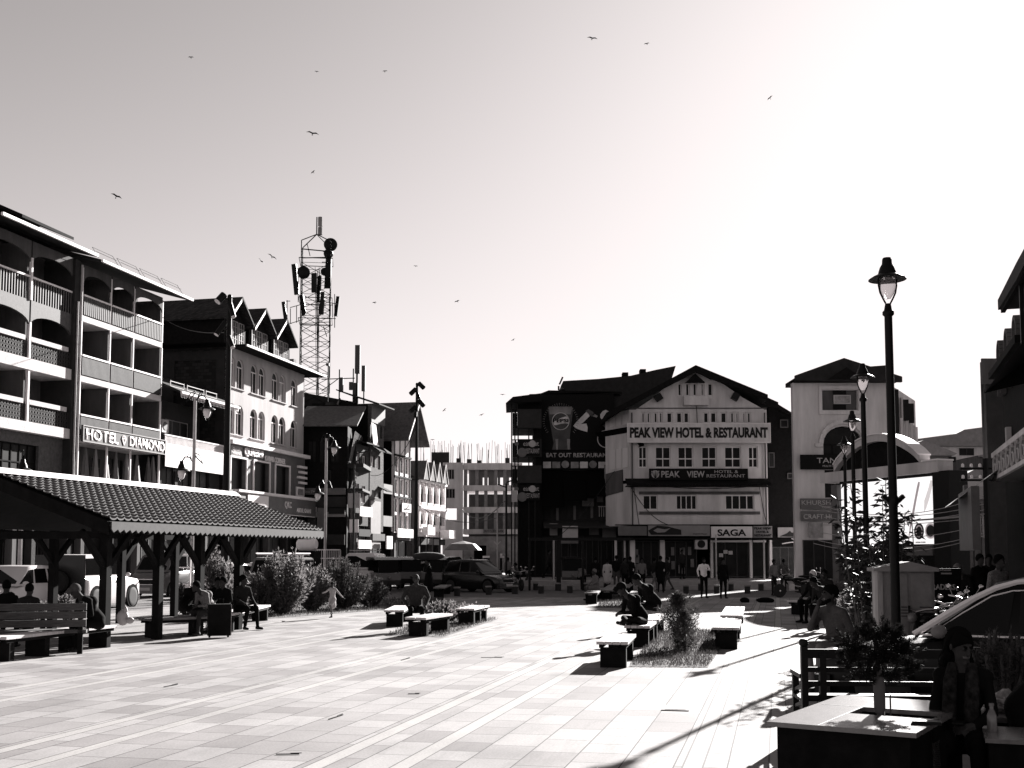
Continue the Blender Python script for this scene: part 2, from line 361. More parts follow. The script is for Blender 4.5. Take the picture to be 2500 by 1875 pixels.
def window(parent,h,y=0,nx=2,nz=1,fm=None,gm=None,fw=.06,dep=.12,sill=None,trans=0,name='window'):
    a0,a1,c0,c1=h[:4]; rise=h[4] if len(h)>4 else 0; zt=c1-rise; b=MB(); yf=y+dep; g=.003
    a0+=g;a1-=g;c0+=g
    if not rise: c1-=g;zt=c1
    b.box((a0,yf-.03,c0),(a0+fw,yf+.03,zt)); b.box((a1-fw,yf-.03,c0),(a1,yf+.03,zt)); b.box((a0+fw,yf-.03,c0),(a1-fw,yf+.03,c0+fw))
    if rise:
        ar=arcpts(a0,a1,zt,rise-.01); ai=arcpts(a0+fw,a1-fw,zt,rise-fw)
        for k in range(len(ar)-1): b.prism([(ar[k][0],yf-.03,ar[k][1]),(ar[k+1][0],yf-.03,ar[k+1][1]),(ai[k+1][0],yf-.03,ai[k+1][1]),(ai[k][0],yf-.03,ai[k][1])],(0,.06,0))
        b.box((a0+fw,yf-.028,zt-fw/2),(a1-fw,yf+.028,zt+fw/2))
    else: b.box((a0+fw,yf-.03,c1-fw),(a1-fw,yf+.03,c1))
    for i in range(1,nx):
        u=a0+(a1-a0)*i/nx; b.box((u-fw*.4,yf-.026,c0+fw),(u+fw*.4,yf+.026,zt-fw*.6))
    for j in range(1,nz):
        z=c0+(zt-c0)*j/nz; b.box((a0+fw,yf-.022,z-fw*.3),(a1-fw,yf+.022,z+fw*.3))
    if trans: b.box((a0+fw,yf-.024,zt-trans-fw/2),(a1-fw,yf+.024,zt-trans+fw/2))
    o=b.build(name,fm or M['frame'],parent)
    p=MB()
    if rise:
        pts=[(a0+.01,yf+.012,c0+.01),(a1-.01,yf+.012,c0+.01)]+[(q,yf+.012,z) for q,z in reversed(arcpts(a0+.01,a1-.01,zt,rise-.03))]
        p.add(pts,[tuple(range(len(pts)))])
    else: p.box((a0+.01,yf+.004,c0+.01),(a1-.01,yf+.02,c1-.01))
    p.build('pane',gm or M['glass'],o,fix=not rise)
    if sill: 
        s=MB(); s.box((a0-.06,y-.09,c0-.08),(a1+.06,y+.02,c0-.004)); s.build('sill',sill,o)
    return o
def part(parent,name,m,*boxes,smooth=False,label=None):
    b=MB()
    for q in boxes: b.box(q[0],q[1])
    o=b.build(name,m,parent,smooth)
    if label: o['label']=label
    return o
def railing(parent,u0,u1,z0,z1,y,m,mt=None,n=None,sp=.12,w=.05,top=.07,toph=.06,name='railing'):
    b=MB(); n=n or max(2,int((u1-u0)/sp))
    for i in range(n):
        u=u0+(u1-u0)*(i+.5)/n; b.box((u-w/2,y-.015,z0),(u+w/2,y+.015,z1-toph),0)
    o=b.build(name,m,parent)
    t=MB(); t.box((u0,y-top/2,z1-toph),(u1,y+top/2,z1)); t.build('handrail',mt or M['white'],o)
    return o
def shell(parent,u0,u1,dep,h,m,z0=0,y=0,name='side_wall',top=True):
    b=MB(); t=.25
    b.box((u0,y+.25,z0),(u0+t,y+dep,h)); b.box((u1-t,y+.25,z0),(u1,y+dep,h)); b.box((u0+t,y+dep-t,z0),(u1-t,y+dep,h))
    if top: b.box((u0+t,y+.25,h-.2),(u1-t,y+dep-t,h-.01))
    return b.build(name,m,parent)
def signboard(parent,u0,u1,z0,z1,y,m,txts=(),rim=None,th=.12,name='sign',bm_=None):
    """txts: (string, fx, fz, fw, fh, material[,bold]) in fractions of the board"""
    b=MB(); b.box((u0,y-th,z0),(u1,y,z1)); o=b.build(name,m,parent)
    W=u1-u0; H=z1-z0
    for t in txts: text(o,t[0],u0+t[1]*W,z0+t[2]*H,t[3]*W,t[4]*H,y-th-.004,t[5],bold=(t[6] if len(t)>6 else .0))
    if rim:
        r=MB(); f=.05; yy=y-th
        r.box((u0,yy-.03,z0),(u1,yy-.002,z0+f)); r.box((u0,yy-.03,z1-f),(u1,yy-.002,z1)); r.box((u0,yy-.03,z0+f),(u0+f,yy-.002,z1-f)); r.box((u1-f,yy-.03,z0+f),(u1,yy-.002,z1-f))
        r.build('sign_frame',rim,o)
    return o
def floodback(parent,u0,u1,z0,z1,y,m,name='interior_wall'):
    b=MB(); b.box((u0,y,z0),(u1,y+.1,z1)); return b.build(name,m,parent)
# ================= left row =================
KX=.231; RZ=PI/2-math.atan(KX)
def rowpt(px,X0=-36.4):
    Y=X0/((px-1250)/F-KX); return (X0+KX*Y,Y)
def eave_roof(b,u0,u1,z,dep,over=.9,rise=2.2,m=None,th=.14,name='roof'):
    q=MB(); y0=-over; y1=dep/2; y2=dep
    q.prism([(u0,y0,z),(u0,y1,z+rise),(u0,y2+.4,z),(u0,y2+.4,z+th),(u0,y1,z+rise+th),(u0,y0,z+th)],(u1-u0,0,0))
    return q.build(name,m or M['roof'],b.r)
# --- hotel, right wing (three bays) ---
o=rowpt(187); H2=Bd('hotel_building','four storey hotel with three bays of slatted balconies and a lettered signboard','hotel building',o,RZ)
uE=H2.uz(395,900)[0]; ub=[0,H2.uz(268,900)[0],H2.uz(325,900)[0],uE]
Z=[5.3,8.1,11.25,14.45]
dp=1.7
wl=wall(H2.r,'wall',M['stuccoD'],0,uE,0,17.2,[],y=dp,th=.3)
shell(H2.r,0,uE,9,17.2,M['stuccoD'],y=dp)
for k,z in enumerate(Z):
    t=.32 if k else .25
    part(H2.r,'floor_slab',M['slab'],((0,0,z-t),(uE,dp-.003,z)))
for k in range(1,4):
    z=Z[k]
    for i in range(3):
        railing(H2.r,ub[i]+.06,ub[i+1]-.06,z+.05,z+1.12,-.02,M['slat'] if k<3 else M['slatL'],M['white'],sp=.105 if k<3 else .17,w=.07 if k<3 else .11,top=.09,toph=.09)
        # balcony door at the back
        d0=ub[i]+.25; dd=(d0,d0+.85,z+.02,z+2.15)
        window(H2.r,dd,y=dp-.16,nx=2,fm=M['frameD'],gm=M['glassD'],trans=.5,name='door')
for i,u in enumerate(ub):
    for k in range(0,4):
        z0=Z[k]; z1=(Z+[17.0])[k+1]-(.32 if k<3 else 0)
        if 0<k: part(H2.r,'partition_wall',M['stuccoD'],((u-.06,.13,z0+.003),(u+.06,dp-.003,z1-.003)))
        part(H2.r,'post',M['white'],((u-.04,.0,z0+.005),(u+.04,.09,z1-.005)))
# arched valance under the eave
for i in range(3):
    a,c=ub[i]+.07,ub[i+1]-.07; ar=arcpts(a,c,16.25,.5,12)
    v=MB(); 
    for k in range(len(ar)-1): v.prism([(ar[k][0],0,ar[k][1]),(ar[k+1][0],0,ar[k+1][1]),(ar[k+1][0],0,17.15),(ar[k][0],0,17.15)],(0,.08,0))
    v.build('arched_valance',M['stuccoD'],H2.r)
eave_roof(H2,-.1,uE+1.4,17.2,9,1.1,1.6)
g=MB(); g.box((-.1,-1.22,17.2),(uE+1.4,-1.1,17.33)); g.build('gutter',M['white'],H2.r)
g=MB()
for i in range(4):
    a=-.2+i*2.3; g.tube([(a,-.85,17.75),(a+1.9,-.85,17.75)],.015,4); g.tube([(a,-.6,18.0),(a+1.9,-.6,18.0)],.012,4)
    for k in (0,1): g.tube([(a+k*1.9,-1,17.4),(a+k*1.9,-.6,18.0)],.012,4)
g.build('snow_guard',M['steelD'],H2.r)
# sign HOTEL <> DIAMOND
z0=7.75;z1=8.62
sg=signboard(H2.r,-.05,uE+.15,z0,z1,-.15,M['slat'],[('HOTEL',.03,.16,.365,.68,M['inkW'],.02),('DIAMOND',.53,.16,.455,.68,M['inkW'],.02)],rim=M['sign'])
W=uE+.2; b=MB(); c=(-.05+W*.465); y=-.15-.12-.02
for p,q in (((-.22,.06),(.22,.06)),((-.22,.06),(0,-.3)),((.22,.06),(0,-.3)),((-.22,.06),(-.12,.22)),((-.12,.22),(.12,.22)),((.12,.22),(.22,.06)),((-.1,.06),(0,-.3)),((.1,.06),(0,-.3)),((-.12,.22),(-.1,.06)),((.12,.22),(.1,.06)),((0,.22),(0,.06))):
    b.bar((c+p[0],y,8.2+p[1]),(c+q[0],y,8.2+q[1]),.03,.02,up=(0,1,0))
b.build('diamond_emblem',M['inkW'],sg)
# terrace level: folded parasols, posts
for i,px in enumerate((190,222,247,272,296,322,347,375,386)):
    u=H2.uz(px,1150)[0]; P=H2.o+H2.ux*u+H2.uy*.35
    t=thing('folded_parasol',('folded cloth parasol standing on the hotel terrace, number %s from the left'%['one','two','three','four','five','six','seven','eight','nine'][i]),'parasol',(P.x,P.y,5.3),rnd.random()*3,'folded parasols on the hotel terrace')
    b=MB(); hh=2.25+rnd.random()*.1; n=10
    prof=[(.02,hh),(.05,hh-.1),(.10,hh-.7),(.15,hh-1.3),(.20,hh-1.75),(.13,hh-1.85)]
    for r_,zz in prof:
        for k in range(n):
            a=2*PI*k/n; rr=r_*(1+.35*(k%2)); b.v.append((rr*math.cos(a),rr*math.sin(a),zz))
    for j in range(len(prof)-1):
        for k in range(n): b.f.append((j*n+k,j*n+(k+1)%n,(j+1)*n+(k+1)%n,(j+1)*n+k)); b.m.append(0)
    b.build('canopy',M['sign' if i%3==2 else 'signM'],t,smooth=False)
    b=MB(); b.tube([(0,0,0),(0,0,hh)],.025,6); b.cb((0,0,.04),(.4,.4,.08)); b.build('pole',M['white'],t)
window(H2.r,(1.0,2.2,5.35,7.4),y=dp-.16,nx=2,fm=M['frameD'],gm=M['glassD'],trans=.6); window(H2.r,(3.6,4.6,5.35,7.3),y=dp-.16,nx=2,fm=M['stuccoD'],gm=M['glassD'],trans=.6)
window(H2.r,(5.6,6.9,5.35,7.4),y=dp-.16,nx=3,fm=M['stuccoD'],gm=M['glassD'])
railing(H2.r,.1,uE-.1,5.3,5.75,0,M['dark'],M['dark'],sp=.4)
# ground floor shopfronts
def shops(B,u0,u1,h,n,y=0,seed=1,zs=0):
    r=random.Random(seed); st=(u1-u0)/n
    for i in range(n):
        a=u0+i*st; c=a+st
        part(B.r,'pillar',M['concD'] if i%2 else M['stuccoD'],((a,y-.1,zs),(a+.3,y+.3,h)))
        window(B.r,(a+.35,c-.08,zs+.1,h-.7),y=y+.2,nx=r.choice((2,3)),fm=M['frameD'],gm=M['glassD'],name='shop_window')
        q=part(B.r,'shop_fascia',M[r.choice(('signM','stuccoD','signD'))],((a+.302,y-.2,h-.65),(c-.02,y,h-.08)))
    part(B.r,'shop_back_wall',M['signD'],((u0,y+.6,zs),(u1,y+.7,h)))
shops(H2,0,uE,4.9,3,y=-.2,seed=4)
# --- hotel, left wing (arched bays) ---
o=rowpt(-75); H1=Bd('hotel_building','left wing of the hotel with arched bays and lattice balcony parapets','hotel building',o,RZ)
uE1=H1.uz(174,900)[0]; um=H1.uz(69,900)[0]; ub1=[0,um,uE1]
if um>4.6: ub1=[um-(uE1-um)*2,um-(uE1-um),um,uE1]
u0=ub1[0]
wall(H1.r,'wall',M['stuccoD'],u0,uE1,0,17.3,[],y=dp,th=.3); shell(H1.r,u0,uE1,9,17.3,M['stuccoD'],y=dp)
gf=H1.rect(5,1090,105,1160)
wall(H1.r,'ground_floor_wall',M['slatL'],u0,uE1,4.2,7.8,[(gf[0],gf[1],4.6,7.25)],y=.3,th=.3)
window(H1.r,(gf[0],gf[1],4.6,7.25),y=.35,nx=5,fm=M['dark'],gm=M['glassD'],trans=.9)
for (a,c) in ((7.8,8.3),(10.85,11.4)):
    part(H1.r,'floor_slab',M['slab'],((u0,-.1,a),(uE1-.12,dp-.003,c)))
for z in (8.3,11.4):
    for i in range(len(ub1)-1):
        a,c=ub1[i]+.1,ub1[i+1]-.1
        # lattice: rings and bars
        b=MB(); n=max(4,int((c-a-.2)/.2)); 
        for k in range(n+1):
            u=a+(c-a)*k/n; b.box((u-.012,.03,z),(u+.012,.06,z+.86))
        for k in range(n):
            for j in range(4):
                cx=a+(c-a)*(k+.5)/n; cz=z+.11+j*.215
                for s in range(6):
                    t0=s*PI/3;t1=(s+1)*PI/3; b.bar((cx+.08*math.cos(t0),.045,cz+.095*math.sin(t0)),(cx+.08*math.cos(t1),.045,cz+.095*math.sin(t1)),.02,.025,up=(0,1,0))
        b.build('lattice_parapet',M['slat'],H1.r)
        part(H1.r,'parapet_rail',M['slab'],((a+.05,-.04,z+.87),(c-.25,.16,z+1.1)))
        window(H1.r,(a+.4,a+1.6,z+.02,z+2.1),y=dp-.16,nx=2,fm=M['frameD'],gm=M['glassD'],name='door')
for i in range(len(ub1)-1):
    a,c=ub1[i]+.06,ub1[i+1]-.06; ar=arcpts(a,c,13.1,.55,12); v=MB()
    for k in range(len(ar)-1): v.prism([(ar[k][0],0,ar[k][1]),(ar[k+1][0],0,ar[k+1][1]),(ar[k+1][0],0,14.3),(ar[k][0],0,14.3)],(0,.12,0))
    v.build('arched_fascia',M['slatL'],H1.r)
    railing(H1.r,a,c,14.3,15.5,.03,M['signM'],M['white'],sp=.2,w=.06,top=.1,toph=.09)
    ar=arcpts(a,c,16.2,.55,12); v=MB()
    for k in range(len(ar)-1): v.prism([(ar[k][0],0,ar[k][1]),(ar[k+1][0],0,ar[k+1][1]),(ar[k+1][0],0,17.25),(ar[k][0],0,17.25)],(0,.1,0))
    v.build('arched_valance',M['stuccoD'],H1.r)
part(H1.r,'floor_slab',M['conc'],((u0,.13,14.1),(uE1-.12,dp-.003,14.3)))
for u in ub1[:-1]:
    for z0_,z1_ in ((8.3,10.85),(11.4,13.2),(14.3,16.4)): part(H1.r,'post',M['white'],((u-.06,-.06,z0_+.003),(u+.06,.08,z1_-.003)))
for u in ub1[:-1]:
    for z0_,z1_ in ((8.3,10.85),(11.4,14.1),(14.3,17.2)): part(H1.r,'partition_wall',M['stuccoD'],((u-.06,.2,z0_+.003),(u+.06,dp-.003,z1_-.003)))
part(H1.r,'end_wall',M['concD'],((uE1-.11,-.15,0),(uE1+.32,dp,17.2)))
pp=MB(); pp.tube([(uE1+.38,-.22,5),(uE1+.38,-.22,17)],.06,8); pp.tube([(uE1+.1,-.22,5),(uE1+.1,-.22,15)],.05,8); pp.build('drainpipe',M['frame'],H1.r)
eave_roof(H1,u0,uE1+.3,17.35,9,1.1,1.4)
g=MB(); g.box((u0,-1.22,17.35),(uE1+.3,-1.1,17.5)); g.build('gutter',M['white'],H1.r)
# raised roof block above the left wing
d0=H1.uz(62,567)[0]; d1=H1.uz(188,600)[0]
b=MB(); b.prism([(d0,.5,17.9),(d0,1.8,18.6),(d0,4.5,18.6),(d0,4.5,17.9)],(d1-d0-.4,0,0)); b.prism([(d0,.2,18.45),(d0,2.2,19.35),(d0,5,18.6),(d0,5,18.4),(d0,2.2,19.15),(d0,.2,18.3)],(d1-d0,0,0)); b.build('roof_dormer',M['dark'],H1.r)
shops(H1,u0,uE1,4.2,5,y=0,seed=2)

# --- low building between hotel and restaurant ---
o=rowpt(397); B2=Bd('shop_building','low shop building with a balcony above a blank white banner','shop building',o,RZ)
u2=B2.uz(549,1000)[0]
wall(B2.r,'wall',M['concD'],0,u2,0,11.5,[(.3,1.5,8.3,10.6),(3.2,6.2,8.2,10.4)],y=1.8,th=.25); shell(B2.r,0,u2,9,11.5,M['concD'],y=1.8)
window(B2.r,(.3,1.5,8.3,10.6),y=1.8,nx=2,fm=M['sign'],gm=M['glassD']); window(B2.r,(3.2,6.2,8.2,10.4),y=1.8,nx=3,fm=M['sign'],gm=M['glassD'])
part(B2.r,'floor_slab',M['conc'],((0,0,8.2),(u2,1.797,8.5)))
railing(B2.r,0,u2,8.5,9.05,-.02,M['white'],M['white'],sp=.14,w=.05,top=.08,toph=.07)
signboard(B2.r,-.1,u2+.1,7.1,8.48,-.12,M['signW'],name='banner',th=.05)
wall(B2.r,'glazed_wall',M['concD'],0,u2,4.4,8.2,[(.3,1.9,6.0,7.6),(2.2,3.9,6.0,7.6),(4.2,6.2,6.0,7.6)],y=.3,th=.2)
for h in ((.3,1.9,6.0,7.6),(2.2,3.9,6.0,7.6),(4.2,6.2,6.0,7.6)): window(B2.r,h,y=.3,nx=2,fm=M['frameD'],gm=M['glassD'])
signboard(B2.r,0,u2*.66,5.3,5.98,-.1,M['signW'],name='white_fascia_board',th=.08)
signboard(B2.r,u2*.68,u2,5.3,6.1,-.1,M['signD'],[('b1go',.2,.35,.6,.4,M['inkW'],.02)],name='sign')
b=MB(); b.prism([(0,-1,11.45),(0,3,13.2),(0,3,13.35),(0,-1,11.6)],(u2,0,0)); b.build('roof',M['roof'],B2.r)
b=MB(); n=40
for i in range(n): b.add([(u2*i/n,-1.0,11.45),(u2*(i+1)/n,-1.0,11.45),(u2*(i+.5)/n,-1.0,11.2)],[(0,1,2)])
b.build('scalloped_edge',M['white'],B2.r)
part(B2.r,'gutter',M['white'],((0,-1.12,11.45),(u2,-1.0,11.58)))
b=MB()
for a,c in ((.2,1.8),(2.2,4.3),(4.6,6.0)): b.bar((a,-.2,12.25),(c,-.2,12.25),.04,.04); b.bar((a,-.2,11.95),(c,-.2,11.95),.04,.04); b.bar((a,-.2,11.9),(a,-.2,12.3),.04,.04); b.bar((c,-.2,11.9),(c,-.2,12.3),.04,.04)
b.build('snow_guard',M['frame'],B2.r)
P=B2.o+B2.ux*2.35+B2.uy*1.5
ac=thing('air_conditioner','boxed air conditioner on the wall behind the balcony above the blank white banner','air conditioner',(P.x,P.y,9.4),RZ)
b=MB(); b.box((-.4,-.2,0),(.4,.25,.8)); b.build('casing',M['frame'],ac); b=MB(); b.lathe([(.0,-.22),(.26,-.22),(.28,-.2)],(0,0,.4),16,axis='Y'); b.build('fan_grille',M['steelD'],ac)
shops(B2,0,u2,4.3,3,y=0,seed=5)

# --- kabab restaurant ---
o=rowpt(553); B3=Bd('restaurant_building','pale stucco restaurant block with arched windows and three roof dormers','restaurant building',o,RZ)
u3=B3.uz(742,1000)[0]
wins=[(554,573),(576.5,594.5),(611,628.5),(631,647.5),(663,679.5),(681.5,697.5),(710,725.5)]
WH=[]
for a,c in wins:
    ua=max(.12,B3.uz(a,1000)[0]); uc=B3.uz(c,1000)[0]; WH+= [(ua,uc,9.95,12.0,(uc-ua)/2),(ua,uc,13.1,15.15,(uc-ua)/2)]
wall(B3.r,'wall',M['stuccoW'],0,u3,9.5,15.75,WH,y=0,th=.3)
for i,h in enumerate(WH): window(B3.r,h,nx=2,fm=M['white'],gm=M['curt'] if i%5==1 else M['glassD'],fw=.07,dep=.16,sill=M['stuccoW'])
shell(B3.r,0,u3,9.5,15.75,M['block'],z0=4)
b=MB(); b.box((-.02,.3,14.9),(-.1,9.4,15.5)); b.box((-.02,.3,9.0),(-.1,.9,14.9)); b.box((-.02,4.0,11),(-.1,4.8,14.9)); b.build('concrete_frame',M['concD'],B3.r)
part(B3.r,'ledge',M['white'],((-.15,-.45,9.25),(u3+.35,-.003,9.5)))
SH=[]
for a,c in ((557,595),(614,652),(667,701)):
    ua=B3.uz(a,1150)[0]; uc=B3.uz(c,1150)[0]; SH.append((ua,uc,6.2,8.35))
wall(B3.r,'signboard_wall',M['signM'],0,u3,5.9,9.25,SH,y=-.15,th=.4)
for h in SH:
    window(B3.r,h,y=-.15,nx=1,fm=M['frameD'],gm=M['glassD'],dep=.3)
    b=MB(); a,c,q,r_=h; f=.12; b.box((a-f,-.24,q),(a,-.153,r_)); b.box((c,-.24,q),(c+f,-.153,r_)); b.box((a-f,-.24,r_),(c+f,-.153,r_+f)); b.build('opening_surround',M['white'],B3.r)
text(B3.r,'QURESHI',B3.uz(589,1100)[0],8.55,B3.uz(634,1100)[0]-B3.uz(589,1100)[0],.62,-.2,M['inkW'],bold=.02,depth=.09)
text(B3.r,'KABAB CORNER',B3.uz(640,1110)[0],8.5,B3.uz(689,1110)[0]-B3.uz(640,1110)[0],.4,-.2,M['inkW'],bold=.01,depth=.07)
signboard(B3.r,.15,B3.uz(585,1100)[0],8.5,9.15,-.155,M['sign'],[('Qureshi',.1,.45,.7,.35,M['inkW']),('restaurant',.1,.12,.8,.2,M['inkW'])],th=.05,name='menu_board')
for k,zz in enumerate((8.45,8.05,7.65,7.25)): part(B3.r,'trim_bar',M['white'],((u3-1.5+.25*(k%2),-.35,zz),(u3+.02,-.153,zz+.17)))
q=signboard(B3.r,u3-1.7,u3-.3,5.95+.3,7.0,-.16,M['white'],th=.1,name='framed_poster'); part(q,'poster_picture',M['curt'],((u3-1.5,-.29,6.4),(u3-.5,-.262,6.85)))
signboard(B3.r,.2,u3+1.0,4.75,6.05,-.4,M['signM'],[('QKC',.56,.35,.09,.42,M['inkW'],.02),('ABDUL GHANI',.72,.22,.2,.25,M['inkW'],.01)],rim=M['white'],th=.3,name='lower_sign')
part(B3.r,'sign_top_rail',M['white'],((.1,-.85,6.053),(u3+1.1,-.4,6.2)))
signboard(B3.r,1.6,4.8,4.85,5.95,-.71,M['signW'],name='blank_board',th=.05)
shops(B3,0,u3,4.6,4,y=0,seed=9)
# eave, gutter, dormers
b=MB(); b.box((-.05,-1.2,15.75),(u3+1.3,.9,15.87)); b.prism([(-.05,.9,15.87),(-.05,2.6,17.6),(-.05,9.9,15.9),(-.05,9.9,15.76),(-.05,.9,15.76)],(u3+.2,0,0)); b.build('roof',M['dark'],B3.r)
part(B3.r,'gutter',M['white'],((-.05,-1.3,15.73),(u3+1.3,-1.2,15.86)))
M['rooft']=brickmat('tiled_roof',.03,.012,.2,.16,.012,.5,bump=.8)
for k,px in enumerate((591,649,701)):
    uc=B3.uz(px,780,-.6)[0]; hw=1.7; d=-.55
    b=MB(); b.prism([(uc-hw+.15,-.1,15.87),(uc+hw-.15,-.1,15.87),(uc+hw-.15,-.1,17.5),(uc,-.1,18.9),(uc-hw+.15,-.1,17.5)],(0,5,0)); dm=b.build('dormer',M['dark'],B3.r)
    b=MB(); e=.28
    for s in (-1,1):
        b.prism([(uc,d-.1,19.05),(uc+s*(hw+e),d-.1,17.35),(uc+s*(hw+e),d-.1,17.5),(uc,d-.1,19.22)],(0,9.6 if k==0 else 6,0))
    b.build('dormer_roof',M['rooft'],dm)
    b=MB()
    b.prism([(uc-.25,d-.15,18.78),(uc-hw-.1,d-.15,17.28),(uc-hw-.1,d-.15,17.5),(uc-.25,d-.15,19.0)],(0,.04,0)); b.build('bargeboard',M['white'],dm)
    for a in ((-1.25,-.55),(-.45,.3),(.45,1.2)): window(dm,(uc+a[0],uc+a[1],15.95,17.55),y=-.26,nx=2,nz=4,fm=M['frame'],gm=M['glassD'],fw=.035)
for s,u in (('water tank pipe',u3+.2),):
    b=MB(); b.box((u,1,15.9),(u+.5,1.5,17.1)); b.tube([(u-.8,1,15.9),(u-.9,1,18.6)],.03,5); b.build('chimney',M['conc'],B3.r)
# ================= farther part of the left row =================
X1=-33.3
# corner house with dark timber front facing the square
Yc=89.0
def frontal(px,Y): d=ray(px,1400); t=Y/d.y; return (d.x*t,Y)
o=frontal(737,Yc); C1=Bd('corner_house','dark ramshackle timber corner house with a bulging slatted bay','house',o,0)
def U(B,px,py=1150): return B.uz(px,py)[0]
def ZZ(B,py,px=800): return B.uz(px,py)[1]
cu=U(C1,848)
ws=[]
for a,c in ((750,772),(778,800),(806,828)): ws.append((U(C1,a),U(C1,c),ZZ(C1,1130),ZZ(C1,1075)))
ws2=[(U(C1,a),U(C1,c),ZZ(C1,1188),ZZ(C1,1148)) for a,c in ((742,751),(795,808))]
wall(C1.r,'wall',M['dark'],0,cu,0,ZZ(C1,1040),ws+ws2,y=0); 
for h in ws: window(C1.r,h,nx=2,fm=M['dark'],gm=M['glassD'])
for h in ws2: window(C1.r,h,nx=1,fm=M['concD'],gm=M['glassD'])
shell(C1.r,0,cu,8,ZZ(C1,1040),M['dark'])
for y0,y1,m_ in ((1192,1208,'signM'),(1213,1238,'concD'),(1250,1262,'sign')):
    signboard(C1.r,U(C1,738),cu-.1,ZZ(C1,y1),ZZ(C1,y0),-.02,M[m_],[('New Grill',.05,.2,.3,.5,M['inkG'])] if y0==1192 else (),th=.25,name='shop_sign')
for a,c,y0,y1,m_ in ((755,775,1262,1305,'concD'),(778,800,1240,1300,'signM'),(803,845,1305,1330,'concD'),(805,845,1240,1255,'black')):
    signboard(C1.r,U(C1,a),U(C1,c),ZZ(C1,y1),ZZ(C1,y0),-.3,M[m_],th=.12,name='shop_sign')
b=MB(); zE=ZZ(C1,1042); b.prism([(-.5,-1.2,zE-.1),(-.5,4,zE+2.0),(-.5,4,zE+2.15),(-.5,-1.2,zE+.02)],(cu+1.4,0,0)); b.build('roof',M['roofG'],C1.r)
# bulging bay on the street side, slats lit by the sun
b=MB()
for (py0,py1,o0,o1) in ((1052,1128,.55,.1),(1150,1192,.6,.25)):
    for i in range(9):
        yy=.2+i*.55; b.bar((cu+o0,yy,ZZ(C1,py0)),(cu+o1,yy,ZZ(C1,py1)),.16,.04,up=(1,0,0))
b.build('slatted_bay',M['signM'],C1.r)
part(C1.r,'bay_floor',M['concD'],((cu,.05,ZZ(C1,1198)),(cu+1.2,5,ZZ(C1,1192))),((cu,.05,ZZ(C1,1140)),(cu+1.25,5,ZZ(C1,1131))))
signboard(C1.r,cu+.2,cu+.9,ZZ(C1,1300),ZZ(C1,1268),.1,M['signW'],th=.05,name='poster')
part(C1.r,'bay_skirt',M['frame'],((cu+.05,.1,ZZ(C1,1240)),(cu+1.0,.16,ZZ(C1,1204))))
# block behind, carrying the mast
o=frontal(733,96); C2=Bd('rooftop_block','dark block behind the corner house carrying the antenna mast','building',o,0)
cu2=U(C2,868); zz=ZZ(C2,958)
b=MB(); b.prism([(0,0,0),(cu2,0,0),(cu2,0,ZZ(C2,982,868)),(0,0,zz)],(0,9,0)); b.build('wall',M['concD'],C2.r)
for a,c,y0,y1 in ((745,752,1010,1030),(760,790,985,1020),(820,835,990,1012)): part(C2.r,'window',M['glassD'],((U(C2,a),-.06,ZZ(C2,y1)),(U(C2,c),-.003,ZZ(C2,y0))))
b=MB()
for i in range(16): b.box((i*cu2/16,-.1,ZZ(C2,1035)),(i*cu2/16+.1,-.003,ZZ(C2,1000)))
b.build('corrugation',M['roof'],C2.r)
b=MB(); b.lathe([(0,0),(.55,0),(.55,1.0),(.45,1.25),(0,1.3)],(U(C2,810),-.7,ZZ(C2,1022)),16); b.build('water_tank',M['frameD'],C2.r,True)
b=MB(); c=Vector((U(C2,828),-.5,ZZ(C2,1000))); b.lathe([(0,-.25),(.5,-.12),(.9,.1),(.92,.1),(.5,-.16),(0,-.3)],c,18,axis='X'); b.build('dish',M['conc'],C2.r,True)
# ---- lattice antenna mast ----
MY=97; zb=D(768,965,MY).z-1.0; mc=D(768,965,MY)
T=thing('antenna_mast','tall lattice mast hung with panel antennas and small round dishes','antenna mast',(mc.x,mc.y,zb),R(8))
def zp(py): return D(768,py,MY).z-zb
hw=1.22; top=zp(597); cor=[(hw*math.cos(a)*1.15,hw*math.sin(a)*1.15) for a in (R(90),R(210),R(330))]
cor=[(-hw,-hw),(hw,-hw),(hw,hw),(-hw,hw)]
leg=[]
for x,y in cor:
    b=MB(); b.tube([(x,y,0),(x,y,top)],.05,6); b.tube([(x,y,top),(0,0,zp(572))],.045,6); b.build('leg',M['black'],T)
b=MB(); nb=9
zt=zp(650)
for f in range(4):
    (x0,y0),(x1,y1)=cor[f],cor[(f+1)%4]
    for i in range(nb):
        a=zt*i/nb; c=zt*(i+1)/nb
        b.tube([(x0,y0,a),(x1,y1,c)],.024,4,cap=False); b.tube([(x1,y1,a),(x0,y0,c)],.024,4,cap=False); b.tube([(x0,y0,c),(x1,y1,c)],.02,4,cap=False)
    b.tube([(x0,y0,zp(618)),(x1,y1,zp(622))],.05,4)
for i in range(9): 
    q=.25+.1*math.sin(i*2.1); b.tube([(q,.2,0),(.1+.2*math.sin(i),.25*math.cos(i*1.7),zp(660)+.4*math.sin(i*3))],.02,4)
b.build('bracing',M['black'],T)
b=MB(); b.tube([(0,0,zp(572)),(0,0,zp(530))],.06,6); b.build('spire',M['black'],T)
b=MB()
for z0_,z1_ in ((555,573),(530,552)): b.tube([(.3,0,zp(z1_)),(.3,0,zp(z0_))],.2,8)
b.build('top_antenna',M['conc'],T)
def loc(px,py,dy=0):
    p=D(px,py,MY+dy)-Vector((mc.x,mc.y,zb)); p=Matrix.Rotation(-R(8),3,'Z')@p; return p
